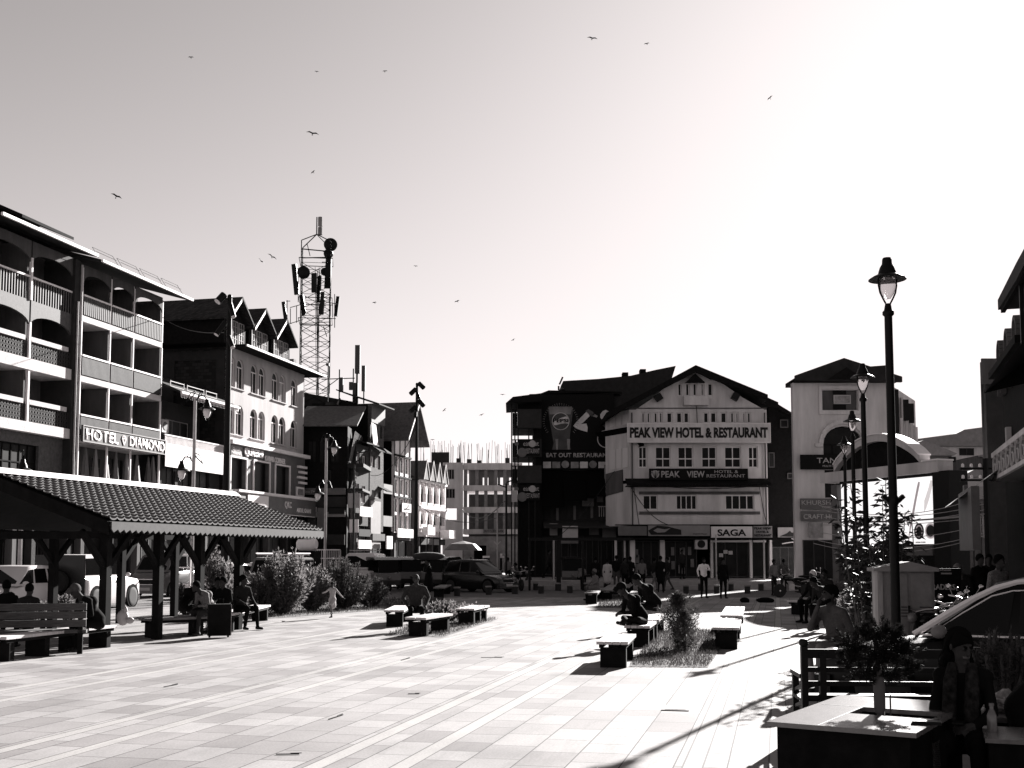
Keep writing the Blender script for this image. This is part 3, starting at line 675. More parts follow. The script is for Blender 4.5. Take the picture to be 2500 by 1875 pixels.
for (x0,y0,x1,y1,w_,dy) in ((718,645,725,719,.42,-.5),(803,632,799,704,.5,0),(736,720,743,770,.35,-1.2),(767,667,767,714,.42,-1.5),(780,674,778,738,.3,-1),(789,713,784,768,.35,-1.3),(692,737,699,790,.28,-.8),(826,724,820,772,.3,.3)):
    p=loc(x0,y0,dy); q=loc(x1,y1,dy); b=MB(); b.bar(p,q,w_,.22,up=(.34,.94,0)); b.build('panel_antenna',M['black'],T)
for (x,y,r_,dy) in ((807,597,.58,-.3),(802,619,.42,-.3),(741,665,.55,-1.4),(793,663,.36,.6)):
    b=MB(); p=loc(x,y,dy); b.lathe([(0,-.15),(r_*.7,-.14),(r_,.0),(r_*.98,.15),(0,.17)],(0,0,0),20,axis='Y'); 
    b.v=[tuple(Vector(v)+p) for v in b.v]; b.build('dish',M['black'],T,True)
b=MB()
for (x0,y0,x1,y1) in ((797,594,797,640),(701,733,701,790),(708,751,740,742),(708,790,740,780),(724,747,724,788),(709,753,709,790),(785,735,822,742),(785,776,820,778),(804,724,804,805),(812,740,812,775),(817,718,817,800),(728,655,728,738),(723,655,745,657),(788,614,797,614),(786,640,800,640),(699,735,709,735),(698,788,712,790),(742,742,796,747),(735,790,805,786),(733,737,733,742),(790,797,798,822),(750,596,757,625)):
    b.tube([loc(x0,y0,-.6),loc(x1,y1,-.6)],.032,4)
for py in (640,735,785): 
    z=zp(py); k=hw*1.15
    b.tube([(-k,-k,z),(k,-k,z),(k,k,z),(-k,k,z),(-k,-k,z)],.035,4)
b.build('outrigger',M['black'],T)
# roof masts right of the tower
def mast(px,py0,py1,Y,label,items,r_=.06):
    p0=D(px,py1,Y); t=thing('roof_aerial',label,'aerial',p0,0,'aerials on the roofs beside the mast')
    b=MB(); h=D(px,py0,Y).z-p0.z; b.tube([(0,0,0),(0,0,h)],r_,6)
    b.build('pole',M['black'],t)
    for (x,a,c,w_) in items:
        b=MB(); dx=(x-px)*Y/F; b.box((dx-w_/2,-.15,D(px,c,Y).z-p0.z),(dx+w_/2,.15,D(px,a,Y).z-p0.z)); b.tube([(0,0,D(px,(a+c)/2,Y).z-p0.z),(dx,0,D(px,(a+c)/2,Y).z-p0.z)],.04,4); b.build('panel_antenna',M['steelD'],t)
    return t
mast(862,900,990,96,'roof aerial with a short panel halfway up',[(868,935,985,.4),(857,933,952,.35)])
mast(871,843,990,95,'tallest roof aerial with a thick panel at its top',[(872,843,912,.42)],.09)
mast(888,893,985,95,'roof aerial with one long panel beside the tallest aerial',[(887,893,955,.3)])
t=mast(828,902,985,95,'roof aerial with a low pale panel near the antenna mast',[(833,922,957,.3)])
mast(800,888,985,95,'thin roof aerial with a small box on top',[(799,887,893,.25)],.04)
b=MB(); b.tube([(0,0,0),(2.8,0,.1)],.04,4); b.tube([(.0,0,-1.0),(1.4,0,.05)],.035,4)
o_=b.build('roof_aerial_brace',M['black']); o_.location=D(785,926,95); tag(o_,'thin horizontal stay between the roof aerials','aerial')
# --- brick shop house (street facade, lit) ---
def st(px): Y=X1/((px-1250)/F-KX); return (X1+KX*Y,Y)
o=st(868); C3=Bd('brick_house','narrow brick shop house with open casements above a blank white board','house',o,RZ)
u=C3.uz(900,1150)[0]
hs=[C3.rect(a,y0,c,y1) for a,y0,c,y1 in ((872,1102,878,1140),(885,1112,893,1147),(868,1180,876,1225),(883,1186,891,1228))]
h=C3.uz(870,1083)[1]
wall(C3.r,'wall',M['concD'],0,u,4.2,h,hs)
for q in hs: window(C3.r,q,nx=2,fm=M['white'],gm=M['glassD'],fw=.07)
shell(C3.r,0,u,7,h,M['brick'])
a,c,z0_,z1_=C3.rect(868,1235,907,1262,-.6); signboard(C3.r,0.05,u-.02,C3.uz(868,1260)[1],C3.uz(868,1236)[1],-.3,M['signW'],name='white_board',th=.1)
a,c,z0_,z1_=C3.rect(866,1318,905,1340); signboard(C3.r,0,u,z0_,z1_,-.2,M['signW'],name='white_board',th=.1)
b=MB(); b.prism([(0,-.9,h),(0,3,h+1),(0,3,h+1.1),(0,-.9,h+.1)],(u,0,0)); b.build('roof',M['roof'],C3.r)
shops(C3,0,u,4,1,seed=3)
# --- tall house with hanging white sheet ---
o=st(902); C4=Bd('tall_house','tall narrow house with a white sheet hanging from its top floor','house',o,RZ)
u=C4.uz(936,1150)[0]; h=C4.uz(903,985)[1]
hs=[C4.rect(a,y0,c,y1) for a,y0,c,y1 in ((928,1040,933,1072),(905,1110,915,1142),(920,1112,928,1147),(908,1196,930,1218))]
wall(C4.r,'wall',M['brick'],0,u,3.8,h,hs)
for i,q in enumerate(hs): window(C4.r,q,nx=2,fm=M['frameD'],gm=M['signW'] if i in (1,2) else M['glassD'],fw=.09)
shell(C4.r,0,u,8,h,M['dark'])
part(C4.r,'upper_cladding',M['slatL'],((-.02,-.12,C4.uz(903,1030)[1]),(u,-.003,h)))
sh_=MB(); z1_=C4.uz(907,1030)[1]; z0_=C4.uz(925,1092)[1]; sh_.prism([(*[(q:=C4.uz(X_,Y_,-.35))[0]],-.35,q[1]) for X_,Y_ in ((907,1031),(918,1038),(924,1090),(912,1083))],(0,.03,0)); sh_.build('white_sheet',M['signW'],C4.r)
b=MB(); b.prism([(-.1,-.8,h-.1),(-.1,3,h+1.2),(-.1,3,h+1.3),(-.1,-.8,h)],(u+.5,0,0)); b.build('roof',M['roof'],C4.r)
b=MB(); zz=C4.uz(903,1093)[1]; b.prism([(0,-.8,zz-.3),(0,-.01,zz+.2),(0,-.01,zz+.28),(0,-.8,zz-.22)],(u,0,0)); b.build('awning',M['dark'],C4.r)
b=MB(); zz=C4.uz(925,1190)[1]; b.prism([(u*.6,-.8,zz-.4),(u*.6,-.01,zz),(u*.6,-.01,zz+.1),(u*.6,-.8,zz-.3)],(u*.4,0,0)); b.build('awning',M['dark'],C4.r)
a,c,z0_,z1_=C4.rect(904,1222,934,1340); part(C4.r,'painted_advert',M['sign'],((0.1,-.1,z0_),(u*.75,-.003,z1_)))
a,c,z0_,z1_=C4.rect(932,1308,944,1340,-.5); part(C4.r,'shop_sign',M['signW'],((u*.8,-.6,z0_),(u+.8,-.5,z1_)))
shops(C4,0,u,3.7,1,seed=8)
# --- gabled timber-and-plaster house ---
o=st(961); C5=Bd('gabled_house','tall house with white timber strips and a steep street gable','house',o,RZ)
u=C5.uz(1001,1150)[0]; h=C5.uz(964,1066)[1]; za=C5.uz(985,1024)[1]
rows=[(1080,1108),(1118,1140),(1165,1205),(1222,1262),(1275,1300)]
hs=[]
for i in range(3):
    a=u*(.05+i*.32); c=a+u*.2
    for y0,y1 in ((1112,1152),(1168,1205),(1215,1250),(1256,1300)):
        zb_=C5.uz(964,y1)[1]; zt_=C5.uz(964,y0)[1]; hs.append((a,c,zb_,zt_))
wall(C5.r,'wall',M['white'],0,u,3.9,h,hs)
for q in hs: window(C5.r,q,nx=1,fm=M['white'],gm=M['glassD'],fw=.06)
for i in range(4):
    a=u*(.01+i*.32) if i<3 else u*.97; part(C5.r,'timber_strip',M['signM'],((a-.03,-.08,3.9),(a+.05,-.003,h)))
for y0 in (1108,1160,1210): zz=C5.uz(964,y0)[1]; part(C5.r,'string_course',M['dark'],((-.05,-.14,zz-.15),(u+.05,-.003,zz)))
shell(C5.r,-.01,u,9,h,M['dark'])
b=MB(); b.prism([(0,-.05,h),(u,-.05,h),(u/2,-.05,za+.8)],(0,9,0)); b.build('gable',M['dark'],C5.r)
b=MB()
for s in (-1,1): b.prism([(u/2,-1.6,za+1.3),(u/2+s*(u/2+.9),-1.6,h-.5),(u/2+s*(u/2+.9),-1.6,h-.35),(u/2,-1.6,za+1.5)],(0,11,0))
b.build('roof',M['roofG'],C5.r)
b=MB(); b.prism([(u/2,-1.66,za+1.3),(-.9,-1.66,h-.5),(-.9,-1.66,h-.25),(u/2,-1.66,za+1.55)],(0,.05,0)); b.build('bargeboard',M['white'],C5.r)
z0_=C5.uz(964,1312)[1]; z1_=C5.uz(964,1290)[1]
for k in range(2): signboard(C5.r,u*.5*k+.05,u*.5*(k+1)-.05,z0_,z1_,-.3,M['signW'],name='white_board',th=.08)
q=signboard(C5.r,u*.4,u*.95,C5.uz(964,1248)[1],C5.uz(964,1226)[1],-.16,M['signW'],th=.05,name='shop_sign')
b=MB(); b.bar((u*.55,-.23,C5.uz(964,1243)[1]),(u*.8,-.23,C5.uz(964,1230)[1]),.12,.02,up=(0,1,0)); b.bar((u*.5,-.23,C5.uz(964,1240)[1]),(u*.85,-.23,C5.uz(964,1240)[1]),.1,.02,up=(0,1,0)); b.build('emblem',M['ink'],q)
shops(C5,0,u,3.8,1,seed=6)
# low dark block in the gap
o=st(936); C6=Bd('infill_shop','dark low shop wedged between the tall house and the gabled house','shop building',o,RZ)
u=C6.uz(960,1150)[0]; h=C6.uz(938,1072)[1]-1; wall(C6.r,'wall',M['dark'],0,u,0,h,[(.4,u-.4,5,6.6),(.4,u-.4,8,9.4)],y=.8)
for q in ((.4,u-.4,5,6.6),(.4,u-.4,8,9.4)): window(C6.r,q,y=.8,fm=M['dark'],gm=M['glassD'])
part(C6.r,'balcony_parapet',M['signM'],((0,0,4.3),(u,.1,5.2)))
part(C6.r,'balcony_parapet',M['signM'],((0,0,7.1),(u,.1,7.9))); shell(C6.r,0,u,7,h,M['dark'],y=.8)
# --- white arcaded building ---
o=st(1021); C7=Bd('arcaded_building','ornate white building with two rows of pointed arches and four small roof gables','building',o,RZ)
u=C7.uz(1083,1150)[0]; h=C7.uz(1022,1172)[1]
hs=[]; n=4; r1=(C7.uz(1022,1232)[1],C7.uz(1022,1183)[1]); r2=(C7.uz(1022,1286)[1],C7.uz(1022,1248)[1])
for i in range(n):
    a=u*(i+.18)/n; c=u*(i+.82)/n
    for q in (r1,r2): hs.append((a,c,q[0],q[1],(c-a)*.6))
wall(C7.r,'wall',M['white'],0,u,3.6,h,hs)
for q in hs: window(C7.r,q,nx=2,fm=M['signM'],gm=M['glassD'],fw=.1)
for i in range(n+1):
    x=u*i/n; part(C7.r,'pilaster',M['white'],((x-.12,-.18,3.6),(x+.12,-.003,h)))
for zz in (r1[0]-.35,r2[0]-.35,h-.15): part(C7.r,'cornice',M['white'],((-.2,-.35,zz),(u+.2,-.19,zz+.2)))
for q in hs:
    b=MB(); ar=arcpts(q[0]-.12,q[1]+.12,q[3]-q[4],q[4]+.35)
    for k in range(len(ar)-1): b.bar((ar[k][0],-.08,ar[k][1]),(ar[k+1][0],-.08,ar[k+1][1]),.14,.14,up=(0,1,0))
    b.build('arch_moulding',M['white'],C7.r)
    part(C7.r,'balustrade',M['white'],((q[0],-.25,q[2]-.2),(q[1],-.19,q[2]+.25)))
shell(C7.r,0,u,10,h,M['signM'])
b=MB(); b.prism([(-.2,-.3,h),(-.2,4,h+2.1),(-.2,8,h),(-.2,8,h+.1),(-.2,4,h+2.2),(-.2,-.3,h+.1)],(u+.4,0,0)); b.build('roof',M['roofG'],C7.r)
for i in range(n):
    x=u*(i+.5)/n; w_=u/n*.44; b=MB(); b.prism([(x-w_,-.5,h+.1),(x+w_,-.5,h+.1),(x,-.5,h+1.9)],(0,3.5,0)); b.build('roof_gable',M['roofG'],C7.r)
    b=MB()
    for s in (-1,1): b.bar((x,-.54,h+2.0),(x+s*(w_+.1),-.54,h+.05),.12,.05,up=(0,1,0))
    b.build('gable_trim',M['frame'],C7.r)
part(C7.r,'shop_awning',M['signW'],((u*.02,-.9,3.75),(u*.3,-.36,4.5)),((u*.72,-1.3,3.5),(u*.98,-.36,4.3))); shops(C7,0,u,3.5,4,seed=11)
# --- unfinished concrete frame ---
Yd=128
o=frontal(1082,Yd); C8=Bd('unfinished_building','unfinished concrete frame building with bare openings and rebar on its roof','building',o,0)
def uu(px,py=1250): return C8.uz(px,py)
xs=[uu(1082)[0],uu(1131)[0],uu(1275)[0]]; zl=[uu(1150,y)[1] for y in (1357,1310,1255,1195,1143)]
hA=[(uu(1090)[0],uu(1110)[0],uu(1090,1172)[1],uu(1090,1147)[1]),(uu(1090)[0],uu(1112)[0],uu(1090,1218)[1],uu(1090,1194)[1]),(uu(1084)[0],uu(1116)[0],uu(1090,1270)[1],uu(1090,1242)[1])]
wall(C8.r,'wall',M['stuccoP'],xs[0],xs[1],0,uu(1100,1131)[1],hA,y=-1.0,th=.3)
for q in hA[:2]: window(C8.r,q,y=-1,nx=3,fm=M['frame'],gm=M['glassD'])
for k,(ya,yb) in enumerate(((1131,1147),(1185,1198),(1238,1252),(1292,1304))):
    part(C8.r,'floor_beam',M['stuccoP'],((xs[1],-.3,uu(1150,yb)[1]),(xs[2],6,uu(1150,ya)[1])))
for px in (1132,1160,1182,1206,1228,1250,1270):
    for ya,yb in ((1147,1185),(1198,1238),(1252,1292)): part(C8.r,'column',M['conc'],((uu(px)[0],-.1,uu(1150,yb)[1]+.003),(uu(px)[0]+.38,.4,uu(1150,ya)[1]-.003)))
part(C8.r,'brick_infill',M['signM'],((xs[1]+.6,.6,0),(xs[2],.8,zl[3]-.5)))
tp=[(uu(a)[0],uu(c)[0],uu(1150,1184)[1],uu(1150,1165)[1]) for a,c in ((1178,1192),(1207,1215),(1221,1233),(1243,1250),(1255,1270))]
wall(C8.r,'top_floor_wall',M['sign'],xs[1]+.6,xs[2],zl[3]+.2,zl[4],[q for q in tp if True]+[(uu(1137)[0],uu(1141)[0],uu(1150,1175)[1],uu(1150,1164)[1])],y=.6,th=.2,back=True)
b=MB(); b.box((xs[0],-.7,0),(xs[0]+.3,7,uu(1100,1131)[1])); b.box((xs[0]+.3,-.7,uu(1100,1131)[1]-.2),(xs[1],7,uu(1100,1131)[1])); b.build('side_wall',M['conc'],C8.r)
part(C8.r,'stair_head',M['concD'],((uu(1051)[0],1,uu(1100,1150)[1]),(uu(1095)[0],4,uu(1100,1102)[1])))
for px,y0 in ((1118,1117),(1144,1119),(1169,1122),(1239,1116)): part(C8.r,'stub_column',M['concD'],((uu(px)[0]-.25,1,uu(px,1135)[1]),(uu(px)[0]+.25,1.5,uu(px,y0)[1])))
rb=random.Random(3)
for px in (1028,1052,1068,1082,1097,1118,1127,1146,1169,1194,1217,1239):
    b=MB()
    for k in range(6):
        x=uu(px)[0]+rb.uniform(-.35,.35); z0_=uu(px,1130)[1]-.2; z1_=uu(px,rb.uniform(1072,1100))[1]
        b.tube([(x,1.2+rb.random()*.4,z0_),(x+rb.uniform(-.15,.15),1.2,z1_)],.022,3,cap=False)
    b.build('rebar',M['steelD'],C8.r)
signboard(C8.r,uu(1180)[0],uu(1232)[0],uu(1200,1302)[1],uu(1200,1292)[1],-.35,M['conc'],[('PRESS CLUB KASHMIR',.05,.2,.9,.6,M['ink'])],name='fascia_sign')
wall(C8.r,'ground_floor_wall',M['conc'],xs[0],xs[2],0,zl[1],[(uu(1158)[0],uu(1188)[0],0.01,zl[1]-1.0)],y=-.9,th=.3)
part(C8.r,'ground_floor_back',M['blackm'],((xs[0],-.5,0),(xs[2],-.4,zl[1]-.1)))
part(C8.r,'ground_floor_panel',M['stuccoP'],((uu(1092)[0],-1.3,0.4),(uu(1115)[0],-.91,zl[1]-.4)))
# ================= right side of the street =================
# --- restaurant block with the cola billboard ---
YE=74.0
o=frontal(1312,YE); E1=Bd('billboard_building','dark restaurant block carrying a large cola billboard','restaurant building',o,0,z=.45)
def e(px,py=1150,y=0): return E1.uz(px,py,y)
w1=e(1520)[0]
part(E1.r,'wall',M['concD'],((0,.3,0),(w1,9,e(1400,965)[1])))
b=MB(); zr=e(1400,962)[1]; b.prism([(-.5,0,zr),(w1,0,zr),(w1,0,zr+.15),(e(1340)[0],0,zr+.25),(e(1290)[0],0,e(1290,972)[1])],(0,6,0)); b.build('roof_edge',M['dark'],E1.r)
# billboard panel
bb=signboard(E1.r,e(1322)[0],e(1500)[0],e(1400,1100)[1],e(1400,963)[1],.28,M['signD'],th=.35,name='billboard')
yb=-.075
def bq(name,pts,m,d=.012,off=0,par=None):
    b=MB(); b.prism([(e(x)[0],yb-off,e(1400,y)[1]) for x,y in pts],(0,-d,0)); return b.build(name,m,par or bb)
M['pg1']=mat('print_dark',.035,.5,nscale=1.5,namp=.6); M['pg2']=mat('print_mid',.17,.5,nscale=1.2,namp=.5); M['pg3']=mat('print_light',.5,.5,nscale=1.4,namp=.35)
def circ(cx,cy,r,n=28,a0=0,a1=2*PI): return [(cx+r*math.cos(a0+(a1-a0)*i/n),cy+r*math.sin(a0+(a1-a0)*i/n)) for i in range(n)]
bq('glass_picture',[(1337,995),(1400,995),(1392,1062),(1390,1082),(1394,1098),(1348,1098),(1352,1082),(1348,1062)],M['pg1'])
bq('glass_picture',[(1340,993),(1397,993),(1394,1012),(1342,1012)],M['pg2'],off=.013)
for s,(x0,x1) in enumerate(((1356,1363),(1384,1392))): bq('glass_picture',[(x0,1072),(x1,1072),(x1-1,1098),(x0+2,1098)],M['pg2'],off=.013)
lg=bq('round_logo',circ(1369,1029,21.5),M['pg3'],off=.03)
bq('logo_disc',circ(1369,1029,19.8),M['pg1'],off=.045,par=lg)
bq('logo_band',[(1349.5,1023),(1356,1024),(1364,1023),(1374,1019.5),(1383,1017),(1388,1020),(1388.6,1031),(1388,1035),(1380,1034),(1370,1035),(1360,1038),(1352,1039)],M['pg3'],off=.06,par=lg)
text(lg,'PEPSI',e(1350)[0],e(1400,1032)[1],e(1388)[0]-e(1350)[0],e(1400,1023)[1]-e(1400,1032)[1],yb-.073,M['ink'],bold=.04)
b=MB()
for r_ in (40,43):
    for i in range(46):
        a=2*PI*i/46; 
        if PI*.25<a<PI*.75: continue
        b.cb((e(1369+r_*math.cos(a))[0],yb-.02,e(1400,1029+r_*math.sin(a))[1]),(.04,.02,.04))
b.build('dotted_ring',M['pg2'],bb)
# man drinking from a bottle (picture on the billboard)
bq('poster_figure',[(1400,1040),(1408,1030),(1428,1010),(1434,1004),(1440,1016),(1424,1032),(1418,1036),(1432,1034),(1435,1044),(1434,1055),(1420,1051),(1406,1046)],M['pg3'])
bq('poster_figure',[(1430,1004),(1437,999),(1448,1006),(1452,1012),(1446,1018),(1436,1010)],M['pg1'],off=.013)
bq('poster_figure',[(1446,1010),(1452,1011),(1460,1016),(1457,1020),(1448,1017)],M['pg2'],off=.013)
bq('poster_figure',[(1466,1012),(1472,1004),(1480,1001),(1488,1005),(1489,1012),(1480,1022),(1470,1024),(1466,1020)],M['pg3'])
bq('poster_figure',[(1470,1024),(1484,1020),(1492,1030),(1490,1042),(1480,1046),(1472,1040)],M['pg2'],off=.005)
b=MB()
ar=circ(1480,1072,21,24); 
for i in range(9,24): 
    p,q=ar[i-1],ar[i]; 
    if i<22 and i>8: 
        pass
for i in range(5,19): p,q=ar[i],ar[(i+1)%24]; b.bar((e(p[0])[0],yb-.02,e(1400,p[1])[1]),(e(q[0])[0],yb-.02,e(1400,q[1])[1]),.06,.02,up=(0,1,0))
b.build('second_logo_ring',M['pg3'],bb)
s2=signboard(E1.r,e(1322)[0],e(1510)[0],e(1400,1126)[1],e(1400,1101)[1],.28,M['signD'],th=.36,name='name_board')
text(s2,'EAT OUT RESTAURANT',e(1333)[0],e(1400,1117)[1],e(1492)[0]-e(1333)[0],e(1400,1106)[1]-e(1400,1117)[1],-.09,M['inkG'],bold=.035)
s3=signboard(E1.r,e(1322)[0],e(1510)[0],e(1400,1146)[1],e(1400,1127)[1],.28,M['signD'],th=.34,name='menu_board')
for i in range(7):
    x0=1326+i*22.5
    if i in (2,5): b=MB(); b.lathe([(0,-.03),(.24,-.03),(.25,0)],(e(x0+9)[0],-.065,e(1400,1134)[1]),16,axis='Y'); b.build('food_picture',M['pg2'],s3)
    else: part(s3,'food_picture',M['pg2'] if i%2 else M['pg3'],((e(x0)[0],-.08,e(1400,1143)[1]),(e(x0+19)[0],-.062,e(1400,1124.5+3)[1])))
# tarpaulin awnings below
b=MB()
for x0,x1,y0,y1,yy in ((1322,1375,1146,1240,1.2),(1375,1430,1150,1225,1.5),(1430,1475,1148,1215,1.6)): b.prism([(e(x0)[0],0.2,e(1400,y0)[1]),(e(x1)[0],0.2,e(1400,y0)[1]),(e(x1)[0],-yy,e(1400,y1)[1]),(e(x0)[0],-yy,e(1400,y1)[1])],(0,.04,.04))
b.build('tarpaulin',M['blackm'],E1.r)
part(E1.r,'poster_strip',M['sign'],((e(1474)[0],-.4,e(1400,1184)[1]),(e(1489)[0],-.35,e(1400,1136)[1])))
# upper floor row of shutters and shop signs
for i in range(12):
    x0=1316+i*14; part(E1.r,'shutter',M['signM' if i%3==0 else 'concD'],((e(x0)[0],.18,e(1400,1278-i*1.5)[1]),(e(x0+6)[0],.297,e(1400,1246-i*2)[1])))
b=MB(); b.prism([(e(1325)[0],-2.2,e(1400,1292)[1]),(e(1325)[0],.2,e(1400,1272)[1]),(e(1325)[0],.2,e(1400,1270)[1]),(e(1325)[0],-2.2,e(1400,1290)[1])],(e(1500)[0]-e(1325)[0],0,0)); b.build('canopy_roof',M['concD'],E1.r)
for (x0,y0,x1,y1,m_,yy,nm) in ((1342,1278,1361,1307,'sign',-1,'shop_sign'),(1373,1284,1411,1315,'frame',-2,'white_sheet'),(1369,1320,1412,1327,'signM',-2,'shop_sign'),(1438,1284,1462,1306,'signM',-.8,'shop_sign'),(1470,1285,1504,1312,'signM',-.8,'shop_sign'),(1421,1217,1450,1236,'signM',-.2,'shop_sign'),(1457,1206,1473,1226,'signM',-.2,'shop_sign')):
    a,c,z0_,z1_=E1.rect(x0,y0,x1,y1,yy); part(E1.r,nm,M[m_],((a,yy-.06,z0_),(c,yy,z1_)))
railing(E1.r,e(1459)[0],e(1486)[0],e(1400,1262)[1],e(1400,1236)[1],-.3,M['inkG'],M['inkG'],sp=.14,w=.04)
# shop interior bays at street level
for x0,x1 in ((1316,1350),(1354,1388),(1392,1426),(1430,1462),(1466,1496)):
    window(E1.r,(e(x0)[0],e(x1)[0],.1,2.6),y=.1,nx=2,fm=M['frameD'],gm=M['glassD'],name='shop_window')
# upper dark roof volume behind
o=frontal(1365,82); E2=Bd('dark_roof_building','dark bulky building behind the billboard with a long rising roof','building',o,0)
def q2(px,py): u_,z_=E2.uz(px,py); return u_,z_
pts=[q2(1365,1000),q2(1640,1000),q2(1640,925),q2(1650,893),q2(1600,903),q2(1540,917),q2(1460,925),q2(1375,930),q2(1369,942),q2(1385,958)]
b=MB(); b.prism([(p[0],0,p[1]) for p in pts],(0,9,0)); b.build('roof',M['roof'],E2.r)
part(E2.r,'wall',M['dark'],((q2(1378,1000)[0],.2,0),(q2(1635,1000)[0],8.8,q2(1500,999)[1])))
for px,py in ((1527,909),(1570,901)): part(E2.r,'roof_vent',M['dark'],((q2(px-7,py)[0],-.02,q2(px,py+8)[1]),(q2(px+7,py)[0],.8,q2(px,py)[1])))
b=MB()
for a,c in (((1364,942),(1364,952)),((1364,952),(1380,953)),((1374,920),(1366,938))): b.bar((*[q2(*a)[0]],0.1,q2(*a)[1]),(q2(*c)[0],0.1,q2(*c)[1]),.12,.12)
b.build('eave_bracket',M['dark'],E2.r)
part(E2.r,'drainpipe',M['frame'],((q2(1500,1)[0],-1,q2(1500,1015)[1]),(q2(1500,1)[0]+.12,-.88,q2(1500,965)[1])))
# --- open balcony stack left of the billboard ---
YB=73.0
o=frontal(1249,YB); E3=Bd('balcony_stack','open stack of balconies through which the sky shows','balcony tower',o,0,z=.0)
def f3(px,py=1150): return E3.uz(px,py)
xs3=[f3(1249)[0],f3(1263)[0],f3(1290)[0],f3(1312)[0]]
fl=[(1012,1042,'dark'),(1077,1114,'signM'),(1140,1172,'dark'),(1185,1220,'signM')]
for k,(ya,yb_,m_) in enumerate(((1000,1046,'dark'),(1073,1116,'signM'),(1137,1180,'dark'))):
    b=MB(); b.box((xs3[0]+.05,-.0,f3(1260,yb_)[1]),(xs3[1],.1,f3(1260,ya+8)[1])); b.box((xs3[1]+.003,-.3,f3(1260,yb_)[1]),(f3(1322)[0],-.2,f3(1260,ya)[1])); b.box((xs3[0]+.05,.1,f3(1260,yb_)[1]),(f3(1322)[0],4.5,f3(1260,yb_)[1]+.2)); b.build('balcony',M['concD'],E3.r)
    r_=railing(E3.r,xs3[0],xs3[1],f3(1260,yb_)[1]+.2,f3(1260,ya)[1],-.08,M['dark'],M['dark'],sp=.25)
def eo(ya,yb_):
    s_=signboard(E3.r,f3(1264)[0],f3(1318)[0],f3(1260,yb_)[1],f3(1260,ya)[1],-.31,M['signD'],[('eat   ut',.25,.60,.70,.24,M['inkG']),('RESTAURANT',.36,.14,.62,.30,M['inkG'],.01)],th=.06,name='restaurant_sign')
    c=(f3(1264)[0]+(f3(1318)[0]-f3(1264)[0])*.66,f3(1260,ya+(yb_-ya)*.27)[1])
    b=MB(); b.lathe([(0,-.02),(.22,-.02),(.22,0)],(c[0],-.375,c[1]),18,axis='Y'); b.build('letter_disc',M['inkG'],s_)
    b=MB(); b.lathe([(0,-.02),(.13,-.02),(.13,0)],(c[0]-1.0,-.375,c[1]),14,axis='Y'); b.lathe([(0,-.02),(.3,-.02),(.3,0)],(f3(1264)[0]+.28,-.376,f3(1260,yb_-8)[1]),16,axis='Y'); b.build('food_print',M['signM'],s_)
eo(1074,1114); eo(1184,1222)
b=MB()
for px in (1249,1257,1265,1290,1304,1312): 
    pass
for px,y0 in ((1249,985),(1257,1000),(1265,1000),(1291,1045),(1306,1113)): part(E3.r,'post',M['black'],((f3(px)[0]-.04,-.15,0),(f3(px)[0]+.04,-.08,f3(px,y0)[1])))
part(E3.r,'wall',M['dark'],((f3(1303)[0],.2,0),(f3(1322)[0],5,f3(1260,1045)[1])),((f3(1265)[0],.2,0),(f3(1302.8)[0],5,f3(1260,1182)[1])),((f3(1265)[0],.2,f3(1260,1000)[1]),(f3(1322)[0],5,f3(1260,975)[1])))
b=MB(); b.prism([(f3(1235,989)[0],-1,f3(1235,989)[1]),(f3(1252,974)[0],-1,f3(1252,974)[1]),(f3(1322,965)[0],-1,f3(1322,965)[1]),(f3(1322,985)[0],-1,f3(1322,985)[1])],(0,5,0)); b.build('roof',M['dark'],E3.r)
part(E3.r,'side_board',M['frame'],((f3(1249)[0],-.4,f3(1260,1226)[1]),(f3(1263)[0],-.34,f3(1260,1198)[1])))
# dark shops filling the lower part of that corner, beneath the signs
# --- gabled hotel facing the square ---
YP=70.0
o=frontal(1492,YP); P1=Bd('gabled_hotel','four storey gabled hotel with two name boards above street shops','hotel building',o,0,z=.45)
def p(px,py=1150,y=0): return P1.uz(px,py,y)
def pr(x0,y0,x1,y1,y=0): return P1.rect(x0,y0,x1,y1,y)
wR=p(1874)[0]; zE=p(1600,1000)[1]
xL=p(1538)[0]
H_=[]
# row under gable (y 1005-1033)
row4=[(1566,1575),(1579,1588),(1596,1606),(1609,1618),(1627,1642),(1651,1666),(1669,1683),(1717,1731),(1734,1750),(1759,1775),(1783,1793),(1796,1804),(1813,1821),(1824,1834)]
for a,c in row4: H_.append((pr(a,1006,c,1033),1,0,'glassD'))
for a,c in ((1654,1665),(1673,1684),(1691,1702),(1710,1721),(1727,1741)): H_.append((pr(a,935,c,967),1,0,'glassD' if a!=1710 else 'curt'))
for a,c in ((1558,1580),(1599,1638),(1654,1693),(1712,1750),(1768,1810),(1826,1851)): H_.append((pr(a,1090,c,1142),2,.75,'glassD'))
for a,c in ((1571,1582),(1590,1604)): pass
for a,c in ((1569,1606),(1650,1702),(1770,1842)): H_.append((pr(a,1208,c,1245),(2 if a==1569 else 4),0,'glassD'))
ww=[h[0] for h in H_]
zg=p(1600,1283)[1]
wall(P1.r,'wall',M['stuccoP'],xL,wR,zg,zE,[h for h in ww if h[3]<zE],y=0,th=.3)
apex=p(1697,905)[1]
